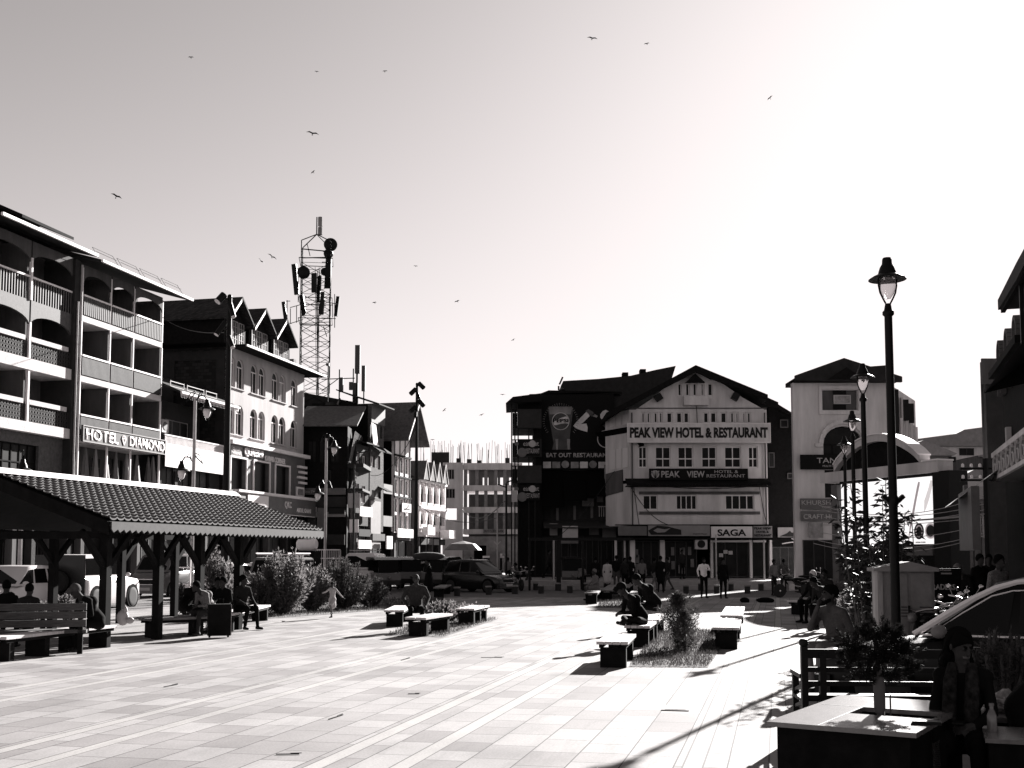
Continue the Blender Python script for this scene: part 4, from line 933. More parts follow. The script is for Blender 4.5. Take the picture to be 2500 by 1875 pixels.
# gable wall built as polygon rows with holes handled by inset boxes
gz=[h for h in ww if h[3]>zE]
g0,g1=p(1552,1000)[0],p(1866,1000)[0]; ga=p(1697)[0]
wl_=min(h[0] for h in gz)-.25; wr_=max(h[1] for h in gz)+.25; zt_=max(h[3] for h in gz)+.2
def gx(z,s): # roof line x at height z
    t=(z-zE)/(apex-zE); return (g0+(ga-g0)*t) if s<0 else (g1+(ga-g1)*t)
b=MB(); zb_=min(h[2] for h in gz)-.1
b.prism([(g0,0,zE),(g1,0,zE),(gx(zb_,1),0,zb_),(gx(zb_,-1),0,zb_)],(0,.3,0))
wl2=max(wl_,gx(zt_,-1)+.1); wr2=min(wr_,gx(zt_,1)-.1)
b.prism([(gx(zb_,-1),0,zb_),(wl_,0,zb_),(wl_,0,zt_),(gx(zt_,-1) if gx(zt_,-1)<wl_ else wl_-.02,0,zt_)],(0,.3,0))
b.prism([(wr_,0,zb_),(gx(zb_,1),0,zb_),(gx(zt_,1) if gx(zt_,1)>wr_ else wr_+.02,0,zt_),(wr_,0,zt_)],(0,.3,0))
b.prism([(gx(zt_,-1),0,zt_),(gx(zt_,1),0,zt_),(ga,0,apex)],(0,.3,0)); b.build('gable_wall',M['stuccoP'],P1.r)
wall(P1.r,'gable_panel',M['stuccoP'],wl_,wr_,zb_,zt_,gz,y=0,th=.3)
M['peakframe']=mat('cream_window_frame',.62,.6)
for h,nx,tr,gm in H_:
    window(P1.r,h,nx=nx,fm=M['peakframe'],gm=M[gm],fw=.07,trans=tr)
b=MB()
for s,gE in ((-1,p(1480,1043)),(1,p(1872,985))):
    pass
# roof: long left slope reaching down over the angled side wing
Lp=p(1487,1010); Rp=p(1875,985)
b=MB(); ov=1.0; th=.28
za=p(1697,897)[1]; x_l,z_l=p(1478,1022); x_r,z_r=p(1868,977); ov=.7
b.prism([(x_l,-ov,z_l),(ga,-ov,za-th),(ga,-ov,za),(x_l,-ov,z_l+th)],(0,9,0)); b.prism([(ga,-ov,za-th),(x_r,-ov,z_r-.1),(x_r,-ov,z_r+th-.1),(ga,-ov,za)],(0,9,0)); b.build('roof',M['dark'],P1.r)
b=MB()
for s,xx,zz in ((-1,x_l,z_l),(1,x_r,z_r)):
    b.prism([(ga,-ov-.08,za-.42),(xx,-ov-.08,zz-.08),(xx,-ov-.08,zz+.24),(ga,-ov-.08,za+.02)],(0,.07,0))
b.build('bargeboard',M['dark'],P1.r)
b=MB(); b.prism([(ga-.6,-.5,za-1.0),(ga+.6,-.5,za-1.0),(ga,-.5,za-.45)],(0,.3,0)); b.build('gable_peak_board',M['dark'],P1.r)
for px,py in ((1606,972),(1793,970)): 
    u_,z_=p(px,py); b=MB(); b.cb((u_,-.3,z_),(.42,.4,.42),rot=Matrix.Rotation(R(30 if px>1700 else -30),3,'Y')); b.build('speaker_box',M['black'],P1.r)
a,c,z0_,z1_=pr(1667,969,1727,991); q=part(P1.r,'flower_box',M['stuccoP'],((a,-.45,z0_),(c,-.003,z1_)))
for y_ in (998,1038): zz=p(1600,y_)[1]; part(P1.r,'string_course',M['stuccoD'],((xL,-.06,zz),(wR,-.003,zz+.06)))
# big sign
a,c,z0_,z1_=pr(1531,1033,1881,1081,-.5)
sg=signboard(P1.r,a,c,z0_,z1_,-.4,M['stuccoP'],[('PEAK VIEW HOTEL & RESTAURANT',.018,.24,.962,.54,M['ink'],.045)],rim=M['peakframe'],th=.2)
# second sign
a,c,z0_,z1_=pr(1585,1144,1826,1172,-.5)
s2=signboard(P1.r,a,c,z0_,z1_,-.35,M['signD'],[('PEAK',.12,.22,.19,.56,M['inkG'],.02),('VIEW',.38,.22,.18,.56,M['inkG'],.02),('HOTEL &',.66,.6,.24,.26,M['inkG'],.0),('RESTAURANT',.58,.22,.39,.28,M['inkG'],.0)],th=.2)
b=MB(); cx=a+(c-a)*.06; cz=(z0_+z1_)/2
for s in (-1,0,1): b.bar((cx,-.57,cz-.25),(cx+s*.22,-.57,cz+.2),.06,.02,up=(0,1,0))
b.lathe([(.2,-.01),(.24,-.01),(.24,.01),(.2,.01)],(cx,-.57,cz),16,axis='Y'); b.build('lotus_emblem',M['inkG'],s2)
b=MB(); z0_=p(1600,1187)[1]; z1_=p(1600,1172)[1]; b.prism([(xL-.3,-1.0,z0_),(xL-.3,0,z1_),(xL-.3,0,z1_+.1),(xL-.3,-1.0,z0_+.1)],(wR-xL+.3,0,0)); b.build('canopy_roof',M['dark'],P1.r)
part(P1.r,'soffit',M['dark'],((xL-.3,-.95,z0_-.06),(wR,-.003,z0_-.003)))
# relief band round first floor windows
a,c,z0_,z1_=pr(1560,1200,1855,1256); 
for q in (((a,-.1,z0_),(c,-.003,z0_+.18)),((a,-.1,z1_-.18),(c,-.003,z1_))): part(P1.r,'window_band',M['stuccoD'],q)
shell(P1.r,xL,wR,9,zE,M['dark'])
# angled left wing
ang=R(-52); wo=P1.o+P1.ux*xL; 
wing=part  # naming helper only
LW=Vector((p(1487)[0],2.6)); 
def lw(t,z,off=0):  # point on the wing plane: t 0 at main corner .. 1 far
    x=xL+(LW.x-xL)*t; y=(LW.y)*t; n=Vector((-(LW.y),(LW.x-xL))).normalized(); return (x+n.x*off*-1,y-abs(n.y)*off,z)
b=MB()
b.quad(lw(0,zg),lw(1,zg),lw(1,p(1600,1180)[1]+0),lw(0,p(1600,1180)[1])); b.quad(lw(0,p(1600,1172)[1]),lw(1,p(1600,1172)[1]),lw(1,zE),lw(0,zE)); b.build('angled_wall',M['stuccoP'],P1.r,fix=False)
for (t0,t1) in ((.08,.28),(.34,.54),(.6,.8)):
    for ya,yb_ in ((1092,1140),(1010,1034)):
        b=MB(); b.prism([lw(t0,p(1600,yb_)[1],.02),lw(t1,p(1600,yb_)[1],.02),lw(t1,p(1600,ya)[1],.02),lw(t0,p(1600,ya)[1],.02)],(-.03,-.05,0)); wf=b.build('window',M['peakframe'],P1.r)
        b=MB(); s_=.03; b.prism([lw(t0+s_,p(1600,yb_-3)[1],.09),lw(t1-s_,p(1600,yb_-3)[1],.09),lw(t1-s_,p(1600,ya+3)[1],.09),lw(t0+s_,p(1600,ya+3)[1],.09)],(-.01,-.02,0)); b.build('pane',M['glassD'],wf)
b=MB(); b.prism([lw(-.02,p(1600,1090)[1],.9),lw(1.2,p(1600,1100)[1],.9),lw(1.3,p(1600,1045)[1],-.2),lw(-.02,p(1600,1046)[1],-.2)],(0,0,.1)); b.build('tarpaulin',M['blackm'],P1.r)
b=MB(); b.prism([lw(.3,p(1600,1198)[1],.05),lw(1,p(1600,1206)[1],.05),lw(1,p(1600,1150)[1],.05),lw(.3,p(1600,1144)[1],.05)],(-.05,-.1,0)); b.build('balcony_front',M['stuccoD'],P1.r)
for px in (1543,1868):
    b=MB(); b.tube([(p(px)[0],-.12,zg),(p(px)[0],-.12,zE-.2)],.05,6); b.build('drainpipe',M['stuccoD'],P1.r)
for (x0,y0,x1,y1,sg_) in ((1545,1172,1560,1282,.1),(1540,1190,1640,1283,.5),(1853,1185,1872,1282,.2),(1700,990,1702,1033,.0),(1560,1180,1850,1186,.25)):
    pts=[]
    for i in range(9):
        t=i/8; a=p(x0+(x1-x0)*t,y0+(y1-y0)*t); pts.append((a[0],-.06,a[1]-sg_*4*t*(1-t)))
    b=MB(); b.tube(pts,.018,4); b.build('wall_cable',M['black'],P1.r)
# shops at street level
zS=p(1600,1283)[1]
signboard(P1.r,p(1506)[0],p(1575)[0],p(1600,1308)[1],p(1600,1285)[1],-.4,M['signM'],th=.25,name='shop_sign')
s1=signboard(P1.r,p(1578)[0],p(1727)[0],p(1600,1309)[1],p(1600,1282)[1],-.4,M['sign'],[('Dupatta House',.73,.1,.22,.16,M['ink'])],th=.25,name='shop_sign')
b=MB(); b.prism([(p(x)[0],-.66,p(1600,y)[1]) for x,y in ((1578,1296),(1588,1290),(1600,1284),(1625,1286),(1640,1290),(1657,1294),(1658,1306),(1585,1306))],(0,-.02,0)); b.build('painted_scarf',M['ink'],s1)
b=MB(); b.prism([(p(x)[0],-.685,p(1600,y)[1]) for x,y in ((1590,1296),(1600,1290),(1618,1293),(1632,1290),(1618,1300),(1600,1301))],(0,-.02,0)); b.build('painted_scarf',M['sign'],s1)
s1=signboard(P1.r,p(1730)[0],p(1829)[0],p(1600,1313)[1],p(1600,1286)[1],-.4,M['peakframe'],[('SAGA',.15,.15,.7,.6,M['ink'],.03)],th=.25,name='shop_sign')
s1=signboard(P1.r,p(1832)[0],p(1877)[0],p(1600,1313)[1],p(1600,1285)[1],-.4,M['sign'],[('PEAK VIEW',.04,.7,.9,.2,M['ink'],.02),('HOTEL &',.15,.4,.66,.2,M['ink'],.02),('RESTAURANT',.04,.1,.92,.2,M['ink'],.02)],th=.25,name='shop_sign')
part(P1.r,'shop_ledge',M['dark'],((p(1500)[0],-.9,p(1600,1318)[1]),(wR,-.003,p(1600,1313.5)[1])),((p(1500)[0],-.66,p(1600,1281)[1]),(wR,-.003,zS-.003)))
part(P1.r,'pale_transom',M['peakframe'],((p(1730)[0],-.3,p(1600,1324)[1]),(p(1830)[0],-.25,p(1600,1319)[1])),((p(1834)[0],-.3,p(1600,1324)[1]),(p(1865)[0],-.25,p(1600,1319)[1])))  # pale cream strips above the shop windows
for px,w_ in ((1499,5),(1521,4),(1536,12),(1609,11),(1731,6),(1826,6),(1874,6)):
    part(P1.r,'pillar',M['stuccoP'] if w_>4 else M['frame'],((p(px)[0],-.2,0),(p(px+w_)[0],.1,p(1600,1318.5)[1])))
for a,c in ((1505,1520),(1526,1535),(1549,1608),(1621,1700),(1740,1825),(1833,1873)):
    window(P1.r,(p(a)[0],p(c)[0],.05,p(1600,1320)[1]),y=0,nx=3 if c-a>50 else 1,fm=M['frameD'],gm=M['glassD'],name='shop_window')
for i,(px,py) in enumerate(((1757,1355),(1768,1347),(1780,1349))): part(P1.r,'taped_notice',M['frame'],((p(px)[0]-.12,-.05,p(1600,py)[1]-.12),(p(px)[0]+.13,-.02,p(1600,py)[1]+.1)))
rs=random.Random(5)
for i in range(14):   # goods hanging in the shop windows
    px=1550+rs.random()*145; py=1335+rs.random()*55; part(P1.r,'hanging_garment',M['signM'],((p(px)[0]-.1,-.12,p(1600,py+14)[1]),(p(px)[0]+.1,-.06,p(1600,py-6)[1])))
u_,z_=p(1707,1327); P=P1.o+Vector((u_,-.5,z_-.35))
ac=thing('air_conditioner','boxed air conditioner over the shop window left of the SAGA board','air conditioner',P,0); b=MB(); b.box((-.36,-.3,0),(.36,.2,.62)); b.build('casing',M['frame'],ac); b=MB(); b.lathe([(0,-.33),(.22,-.33),(.24,-.3)],(.0,0,.31),16,axis='Y'); b.build('fan_grille',M['black'],ac)
# --- dark narrow building between hotel and tandoor restaurant ---
o=frontal(1876,73); N1=Bd('narrow_dark_building','narrow dark building squeezed between the gabled hotel and the arched restaurant','building',o,0,z=.45)
def nn(px,py=1150): return N1.uz(px,py)
b=MB(); b.prism([(0,0,0),(nn(1944)[0],0,0),(nn(1944,1022)[0],0,nn(1944,1026)[1]),(nn(1896,990)[0],0,nn(1896,992)[1]),(nn(1876,975)[0],0,nn(1876,984)[1])],(0,7,0)); b.build('wall',M['dark'],N1.r)
b=MB(); pts=[(1845,975),(1858,968),(1866,972),(1895,985),(1895,990),(1944,1020),(1944,1027),(1890,998),(1845,985)]; b.prism([(nn(*q)[0],-.6,nn(*q)[1]) for q in pts],(0,8,0)); b.build('roof',M['dark'],N1.r)
for a,c,y0,y1 in ((1875,1890,1105,1142),(1905,1925,1025,1045),(1920,1938,1155,1170)): window(N1.r,(nn(a)[0],nn(c)[0],nn(1900,y1)[1],nn(1900,y0)[1]),y=-.3,nx=1,fm=M['stuccoD'],gm=M['glassD'])
s_=signboard(N1.r,nn(1893)[0],nn(1945)[0],nn(1900,1312)[1],nn(1900,1288)[1],-.3,M['sign'],th=.08,name='tilted_sign'); b=MB(); b.prism([(nn(x)[0],-.385,nn(1900,y)[1]) for x,y in ((1896,1310),(1915,1302),(1922,1296),(1928,1302),(1937,1291),(1943,1311))],(0,-.02,0)); b.build('painted_hills',M['ink'],s_)
b=MB(); 
for i in range(10):
    t0=i/10;t1=(i+1)/10; f_=lambda t:(nn(1898+ (1960-1898)*t)[0]*1.0,-.9,nn(1900,1328-4*math.sin(PI*t))[1])
    b.bar(f_(t0),f_(t1),.06,.06)
    if i<5: g_=lambda t:(nn(1921+ (1952-1921)*t)[0],-.9,nn(1900,1315+5*math.sin(PI*t))[1]); b.bar(g_(t0*2),g_(t1*2),.05,.05)
b.build('awning_rim',M['frame'],N1.r)
window(N1.r,(nn(1880)[0],nn(1940)[0],.1,nn(1900,1335)[1]),y=-.2,nx=3,fm=M['frameD'],gm=M['glassD'],name='shop_window')
# --- TANDOOR restaurant ---
YT=68.0
o=frontal(1943,YT); T1=Bd('arched_restaurant','pale three storey restaurant with an arched central window under a small gable','restaurant building',o,0,z=.3)
def tt(px,py=1100,y=0): return T1.uz(px,py,y)
def tr(x0,y0,x1,y1,y=0): return T1.rect(x0,y0,x1,y1,y)
w_=tt(2172)[0]; zt_=tt(2000,935)[1]
h1=tr(2007,952,2095,1001); h2=tr(2009,1040,2108,1110); h3=tr(2013,1147,2108,1215)
h2=(*h2,h2[3]*0+1.1)
wall(T1.r,'wall',M['stuccoP'],0,w_,0,zt_,[h1,h2,h3],y=0,th=.4)
b=MB(); b.box((h1[0],.3,h1[2]),(h1[1],.35,h1[3])); b.build('recess_panel',M['stuccoD'],T1.r)
q=tr(2037,963,2080,985); window(T1.r,q,y=.1,nx=1,fm=M['frame'],gm=M['curt']); q=tr(2037,952,2068,962); part(T1.r,'dark_panel',M['signD'],((q[0],.2,q[2]),(q[1],.29,q[3]))); q=tr(2037,987,2068,1000); part(T1.r,'dark_panel',M['signD'],((q[0],.2,q[2]),(q[1],.29,q[3])))
window(T1.r,h2,nx=4,fm=M['dark'],gm=M['glassD'],dep=.25); window(T1.r,h3,nx=3,fm=M['dark'],gm=M['glassD'],dep=.25)
q=tr(1998,942,2102,1012); b=MB(); 
for bx in (((q[0],-.1,q[2]),(q[1],-.003,h1[2]-.05)),((q[0],-.1,h1[3]+.05),(q[1],-.003,q[3])),((q[0],-.1,h1[2]-.05),(h1[0]-.05,-.003,h1[3]+.05)),((h1[1]+.05,-.1,h1[2]-.05),(q[1],-.003,h1[3]+.05))): b.box(*bx)
b.build('window_surround',M['stuccoP'],T1.r)
b=MB(); ar=arcpts(h2[0]-.15,h2[1]+.15,h2[3]-h2[4]+.05,h2[4]+.2,14)
for k in range(14): b.bar((ar[k][0],-.1,ar[k][1]),(ar[k+1][0],-.1,ar[k+1][1]),.25,.12,up=(0,1,0))
b.box((h2[0]-.5,-.14,h2[3]-h2[4]-.15),(h2[0]-.05,-.003,h2[3]-h2[4]+.05)); b.build('arch_moulding',M['stuccoP'],T1.r)
# boards
a,c,z0_,z1_=tr(1954,1110,2146,1146,-.3); s_=signboard(T1.r,a,c,z0_,z1_,-.2,M['signD'],[('TANDOOR',.205,.42,.64,.36,M['inkG'],.0),('MULTI CUISINE RESTAURANT',.28,.16,.48,.13,M['inkG'])],th=.15)
a,c,z0_,z1_=tr(1954,1217,2070,1243,-.3); signboard(T1.r,a,c,z0_,z1_,-.2,M['signM'],[('KHURSHID',.02,.4,.78,.42,M['inkG']),('COPPERWARE',.45,.08,.4,.2,M['inkG'])],th=.15)
a,c,z0_,z1_=tr(1955,1248,2070,1272,-.3); signboard(T1.r,a,c,z0_,z1_,-.2,M['signM'],[('CRAFT HOUSE',.05,.2,.92,.5,M['frame'],.02)],th=.15)
a,c,z0_,z1_=tr(1975,1275,2010,1313,-.3); s_=part(T1.r,'poster',M['curt'],((a,-.3,z0_),(c,-.25,z1_)))
window(T1.r,(tt(1955)[0],tt(2060)[0],.1,tt(2000,1318)[1]),y=-.15,nx=4,fm=M['frameD'],gm=M['glassD'],name='shop_window')
# side facade (toward the sun side, oblique) built as a wing receding right
sx=w_; 
b=MB(); b.prism([(sx,0.02,0),(sx+3.9,6.5,0),(sx+3.9,6.5,zt_-.2),(sx,0.02,zt_)],(-.35,.15,0)); b.build('side_wall',M['stuccoP'],T1.r)
for i in range(7):
    t=.35+i*.095; x=sx+3.9*t; y=6.5*t; part(T1.r,'pilaster',M['frame'] if i%2 else M['stuccoP'],((x+.02,y-.25,0),(x+.16,y-.05,tt(2200,1010+i*1)[1])))
for t0,y0,y1 in ((.06,950,1105),(.42,962,1015),(.62,965,1015)):
    x=sx+3.9*t0; y=6.5*t0; part(T1.r,'window',M['glassD'],((x+.05,y-.35,tt(2180,y1)[1]),(x+.4,y-.1,tt(2180,y0)[1])))
    part(T1.r,'window_surround',M['frame'],((x-.07,y-.4,tt(2180,y1+6)[1]),(x+.03,y-.15,tt(2180,y0-5)[1])))
# hipped roof
zE_=tt(2000,945)[1]; L_=tt(1936)[0]; Rr=tt(2195)[0]; zA=tt(2055,880)[1]; xa=tt(2055)[0]
b=MB(); b.prism([(L_,-.9,tt(1936,933)[1]),(L_,-.9,tt(1936,922)[1]),(xa,-.9,zA),(Rr,-.9,tt(2180,925)[1]),(Rr,-.9,tt(2180,938)[1])],(0,.25,0)); b.prism([(L_,-.65,tt(1936,922)[1]-.2),(xa,-.65,zA-.2),(Rr,-.65,tt(2180,925)[1]-.2)],(0,1.4,0)); b.prism([(L_+1.6,.75,tt(1936,922)[1]-.1),(xa,.75,zA-.25),(Rr,.75,tt(2180,925)[1]-.25)],(0,5.5,0)); b.build('roof',M['roof'],T1.r)
part(T1.r,'soffit',M['dark'],((L_+.1,-.6,zt_),(Rr-.4,2,zt_+.25)))
b=MB(); c0=tt(2010,950); c1=tt(2098,950); ca=tt(2055,903); b.prism([(c0[0],-1.0,tt(2010,932)[1]),(c1[0],-1.0,tt(2010,932)[1]),(ca[0],-1.0,ca[1])],(0,.08,0)); b.build('small_gable',M['dark'],T1.r)
b=MB(); q=[tt(2070,884),tt(2205,874),tt(2215,905),tt(2180,925),tt(2100,905)]; b.prism([(x,2.5,z) for x,z in q],(0,5,0)); b.build('rear_roof',M['roof'],T1.r)
b=MB()
for i in range(5):
    u0,z0_=tt(2218+i*6.5,905+i*15); b.prism([(u0-2.2,3.5+i*.3,z0_-.1),(u0,3.5+i*.3,z0_-.1),(u0,3.5+i*.3,z0_-1.0),(u0-2.2,3.5+i*.3,z0_-.6)],(0,.7,0))
for i in range(4):
    u0,z0_=tt(2222+i*7,978+i*9); b.prism([(u0-2.0,3.5+i*.3,z0_+.3),(u0,3.5+i*.3,z0_),(u0,3.5+i*.3,z0_-.25),(u0-2.0,3.5+i*.3,z0_-.25)],(0,.5,0))
b.build('stepped_eaves',M['dark'],T1.r)
# ================= screen kiosk, right edge, hillside =================
YL=47; XLk=(2067-1250)*YL/F; K1=Bd('screen_kiosk','entrance kiosk with a curved canopy over a bright advertising screen','kiosk',(XLk,YL),math.atan2(-5,1.9))
def kk(px,py,y=0): return K1.uz(px,py,y)
uR=kk(2290,1250)[0]; z0=kk(2290,1328)[1]; z1=kk(2285,1163)[1]
M['screen']=mat('screen_white',.8,.4,emit=((.235,.23,.23),1.0))
M['screenD']=mat('screen_dark',.01,.4)
M['screenM']=mat('screen_grey',.1,.4,emit=((.07,.06,.062),1.0))
M['screenP']=mat('screen_pale_grey',.3,.4,emit=((.15,.14,.14),1.0))
sc=part(K1.r,'screen',M['screen'],((0,-.25,z0),(uR,-.1,z1)))
def onscr(name,pts,m,off=.0):
    b=MB(); b.prism([(kk(x,y,-.25)[0],-.252-off,kk(x,y,-.25)[1]) for x,y in pts],(0,-.006,0)); return b.build(name,m,sc)
def ell2(cx,cy,rx,ry,n=20): return [(cx+rx*math.cos(2*PI*i/n),cy+ry*math.sin(2*PI*i/n)) for i in range(n)]
onscr('pictured_stick',[(2242,1176),(2246,1177),(2245,1186),(2238,1220),(2230,1265),(2222,1300),(2219,1324),(2217,1322),(2222,1280),(2231,1230),(2239,1188)],M['screenM'])
onscr('pictured_speaker',ell2(2244,1297,12,20),M['screenD']); onscr('pictured_speaker_ring',ell2(2244,1297,8.5,15),M['screenM'],.008); onscr('pictured_speaker_cone',ell2(2245,1297,6.5,12),M['screenD'],.016)
for k,(r_,mm) in enumerate(((1.15,'screenP'),(1.0,'screenM'),(.8,'screenD'))): onscr('pictured_spot',ell2(2273,1296,13*r_,18*r_),M[mm],.002+.008*k)  # fuzzy dark spot in the screen picture
onscr('pictured_smear',[(2272,1172),(2279,1174),(2270,1215),(2262,1240),(2256,1252),(2257,1222),(2266,1195)],M['screenP'])
for s_,x0,x1,y0,y1 in (('Soulful Raga',2150,2184,1188,1180),('Creating notes',2135,2190,1211,1203),('of an angel',2135,2165,1224,1217),('Listen',2122,2150,1268,1258),('once more',2118,2146,1286,1278),('DESIGN STUDIO',2236,2260,1326,1322)):
    a,zA_=kk(x0,y0,-.25); c,zB_=kk(x1,y1,-.25); text(sc,s_,a,zA_,c-a,abs(zB_-zA_),-.252,M['screenD'],depth=.01,bold=.01)
part(K1.r,'screen_border',M['black'],((-.15,-.2,z1+.003),(uR+.12,-.05,z1+.12)),((-.15,-.2,z0-.08),(uR+.1,-.05,z0-.003)))
part(K1.r,'lower_panel',M['signM'],((uR*.62,-.3,z0-.42),(uR,-.05,z0-.085)))
part(K1.r,'column',M['black'],((uR+.15,-.35,0),(uR+1.0,.5,z1+.15)),); part(K1.r,'column',M['signM'],((-.6,-.3,0),(-.2,.3,z1)))
part(K1.r,'back_wall',M['dark'],((-.2,.1,0),(uR+.15,.3,z0-.1)))
# canopy: beam plus arc
zb0=z1+.12
b=MB(); b.box((-1.2,-.4,zb0),(uR+.5,.3,zb0+.42)); b.build('canopy_beam',M['stuccoP'],K1.r)
b=MB(); P=[]
for i in range(19):
    t=i/18; u_=-.2+(uR-.2)*t; z_=zb0+.42+1.0*math.sin(PI*t)**.8; P.append((u_,z_))
for i in range(18):
    (a,c),(d,e_)=P[i],P[i+1]
    b.prism([(a,-.45,c),(d,-.45,e_),(d,-.45,e_+.27),(a,-.45,c+.27)],(0,.5,0),0); b.prism([(a,-.5,c+.273),(d,-.5,e_+.273),(d,-.5,e_+.32),(a,-.5,c+.32)],(0,.6,0),1)
b.build('curved_canopy',[M['stuccoP'],M['white']],K1.r)
b=MB(); b.prism([(a,-.2,c) for a,c in P],(0,.2,0)); b.build('canopy_infill',M['dark'],K1.r)
part(K1.r,'canopy_edge',M['white'],((uR-.3,-.45,zb0+.423),(uR+.55,.3,zb0+.48)))
# --- right-hand building rows ---
o=frontal(2411,43); S1=Bd('stone_building','dark stone building with a tall arched recess at the right edge','building',o,0)
def ss(px,py): return S1.uz(px,py)
a=ss(2455,900)[0]; wall(S1.r,'wall',M['brick'] if 0 else M['concD'],.15,6,0,ss(2420,880)[1],[(ss(2436,1)[0]+.0,ss(2475,1)[0],ss(2440,1055)[1],ss(2440,885)[1],.35)],y=0,th=.3)
part(S1.r,'cladding',M['stuccoD'],((0,-.1,ss(2420,938)[1]),(.8,-.003,ss(2420,876)[1])))
part(S1.r,'recess_wall',M['dark'],((.5,.25,0),(5.5,.3,ss(2420,885)[1]))); shell(S1.r,.15,6,.45,ss(2420,880)[1],M['concD'])
rz=math.atan2(-.956,-.292); S2=Bd('edge_building','dark balconied building cut by the right edge with a row of carved loops','building',(D(2430,1200,35).x,35),rz)
def s2_(px,py,y=0): return S2.uz(px,py,y)
LU=27.5
part(S2.r,'wall',M['dark'],((0,.3,0),(6.5,9,7.4))); part(S2.r,'wall',M['dark'],((6.503,.3,0),(LU,9,8.9)))
za,zb_=s2_(2432,1192)[1],s2_(2432,1128)[1]
ub_=s2_(2432,1190,-.35)[0]; ua_=s2_(2405,1048,-1.3)[0]
bn=part(S2.r,'balcony_band',M['signM'],((ub_,-.35,za),(LU,.29,zb_)))
part(bn,'band_rail',M['stuccoP'],((ub_,-.45,zb_-.13),(LU,-.355,zb_)),((ub_,-.45,za),(LU,-.355,za+.1)))
b=MB()
for i in range(14):
    cx=ub_+.5+i*.95; cz=(za+zb_)/2
    pts=[(cx+.3*math.cos(t)*(.9),-.42,cz+.27*math.sin(t)) for t in [R(40+k*25) for k in range(12)]]
    b.tube(pts,.035,5)
    b.tube([(cx+.1,-.42,cz+.05),(cx+.3,-.42,cz),(cx+.32,-.42,cz-.2)],.03,4)
b.build('carved_loops',M['frame'],bn)
# curved awning
b=MB(); zc=s2_(2432,1040)[1]
pr_=[(-1.3,zc-.35),(-.9,zc-.05),(-.4,zc+.35),(.29,zc+.8)]
for i in range(3): b.quad((ua_,pr_[i][0],pr_[i][1]),(LU,pr_[i][0],pr_[i][1]),(LU,pr_[i+1][0],pr_[i+1][1]),(ua_,pr_[i+1][0],pr_[i+1][1]))
b.prism([(ua_,q[0],q[1]) for q in pr_]+[(ua_,.29,zc)],(.05,0,0)); b.build('awning_roof',M['black'],S2.r,fix=False)
zz=pr_[-1][1]
for i in range(7):
    a=.3+i*1.9; h_=(a,a+.8,zz+.15,zz+1.75,.4)
    b=MB(); ar=arcpts(h_[0],h_[1],h_[3]-.4,.4)
    for k in range(10): b.bar((ar[k][0],.2,ar[k][1]),(ar[k+1][0],.2,ar[k+1][1]),.12,.16,up=(0,1,0))
    for x in h_[:2]: b.bar((x,.2,h_[2]),(x,.2,h_[3]-.4),.12,.16)
    wf=b.build('window',M['stuccoD'],S2.r); part(wf,'pane',M['glassD'],((h_[0],.26,h_[2]),(h_[1],.295,h_[3]-.4)))
for k in range(0): part(S2.r,'bracket',M['dark'],((.1+k*1.9,-.3,zz+1.2),(.4+k*1.9,.29,zz+1.35)))
part(S2.r,'cornice',M['dark'],((.1,-.1,7.2),(6.5,.29,7.4)))
part(S2.r,'window_shutter',M['frame'],((1.6,.15,zc-1.2),(1.9,.29,zc-.15)),)
# gable roof on top
b=MB(); ra=s2_(2437,735); 
e0=s2_(2436,742,-.6); e1=s2_(2500,616,-.6); sl_=(e1[1]-e0[1])/(e1[0]-e0[0]); ua=e0[0]+3.6; zap=e0[1]+sl_*3.6
b.prism([(e0[0],-.6,e0[1]-.15),(e0[0],-.6,e0[1]+.1),(ua,-.6,zap+.1),(ua+3.6,-.6,e0[1]+.1),(ua+3.6,-.6,e0[1]-.15),(ua,-.6,zap-.25)],(0,7.0,0)); b.build('roof',M['roof'],S2.r)
part(S2.r,'eave_board',M['dark'],((e0[0]+.1,-.55,e0[1]-.25),(ua+3.4,-.45,e0[1]-.1))); part(S2.r,'shade_block',M['dark'],((9,3,8.9),(LU,8.9,11.2)))  # unseen taller block at the back, added to shade the right foreground
cp=s2_(2491,790,-.5); part(S2.r,'corner_post',M['black'],((cp[0]-.04,-.5,6.0),(cp[0]+.04,-.42,e0[1]-.2))); 0
part(S2.r,'hanging_cloth',M['signM'],((1.8,-1.2,1.95),(6,-1.0,3.6))); part(S2.r,'hanging_cloth',M['signM'],((.9,-1.0,2.6),(1.4,-.9,3.9)))
b=MB(); b.prism([(2.0,-1.6,3.2),(5,-1.6,3.2),(5,-.4,4.1),(2.0,-.4,4.1)],(0,.03,.03)); b.build('awning',M['signM'],S2.r)
# --- hillside houses ---
M['roofH']=mat('hill_roof',.22,.9,nscale=2,namp=.2)
b=MB(); b.quad((34,92,-.3),(90,92,-.3),(90,150,12),(34,150,12)); tag(b.build('hillside',M['concD']),kind='structure')
def hill(px0,px1,yb,yt,Y,label,roofpts,mw='stucco',wins=()):
    o=frontal(px0,Y); B=Bd('hillside_house',label,'house',o,0); f=lambda px,py:B.uz(px,py)
    part(B.r,'wall',M[mw],((0,0,f(px0,yb)[1]-2),(f(px1,yb)[0],7,f(px0,yt)[1])))
    b=MB(); b.prism([(f(x,y)[0],-.5,f(x,y)[1]) for x,y in roofpts],(0,2.5,0)); b.build('roof',M['roofH'],B.r)
    for a,c,y0,y1 in wins: window(B.r,(f(a,1)[0],f(c,1)[0],f(px0,y1)[1],f(px0,y0)[1]),y=-.16,nx=2,fm=M['frameD'],gm=M['glassD'])
    return B
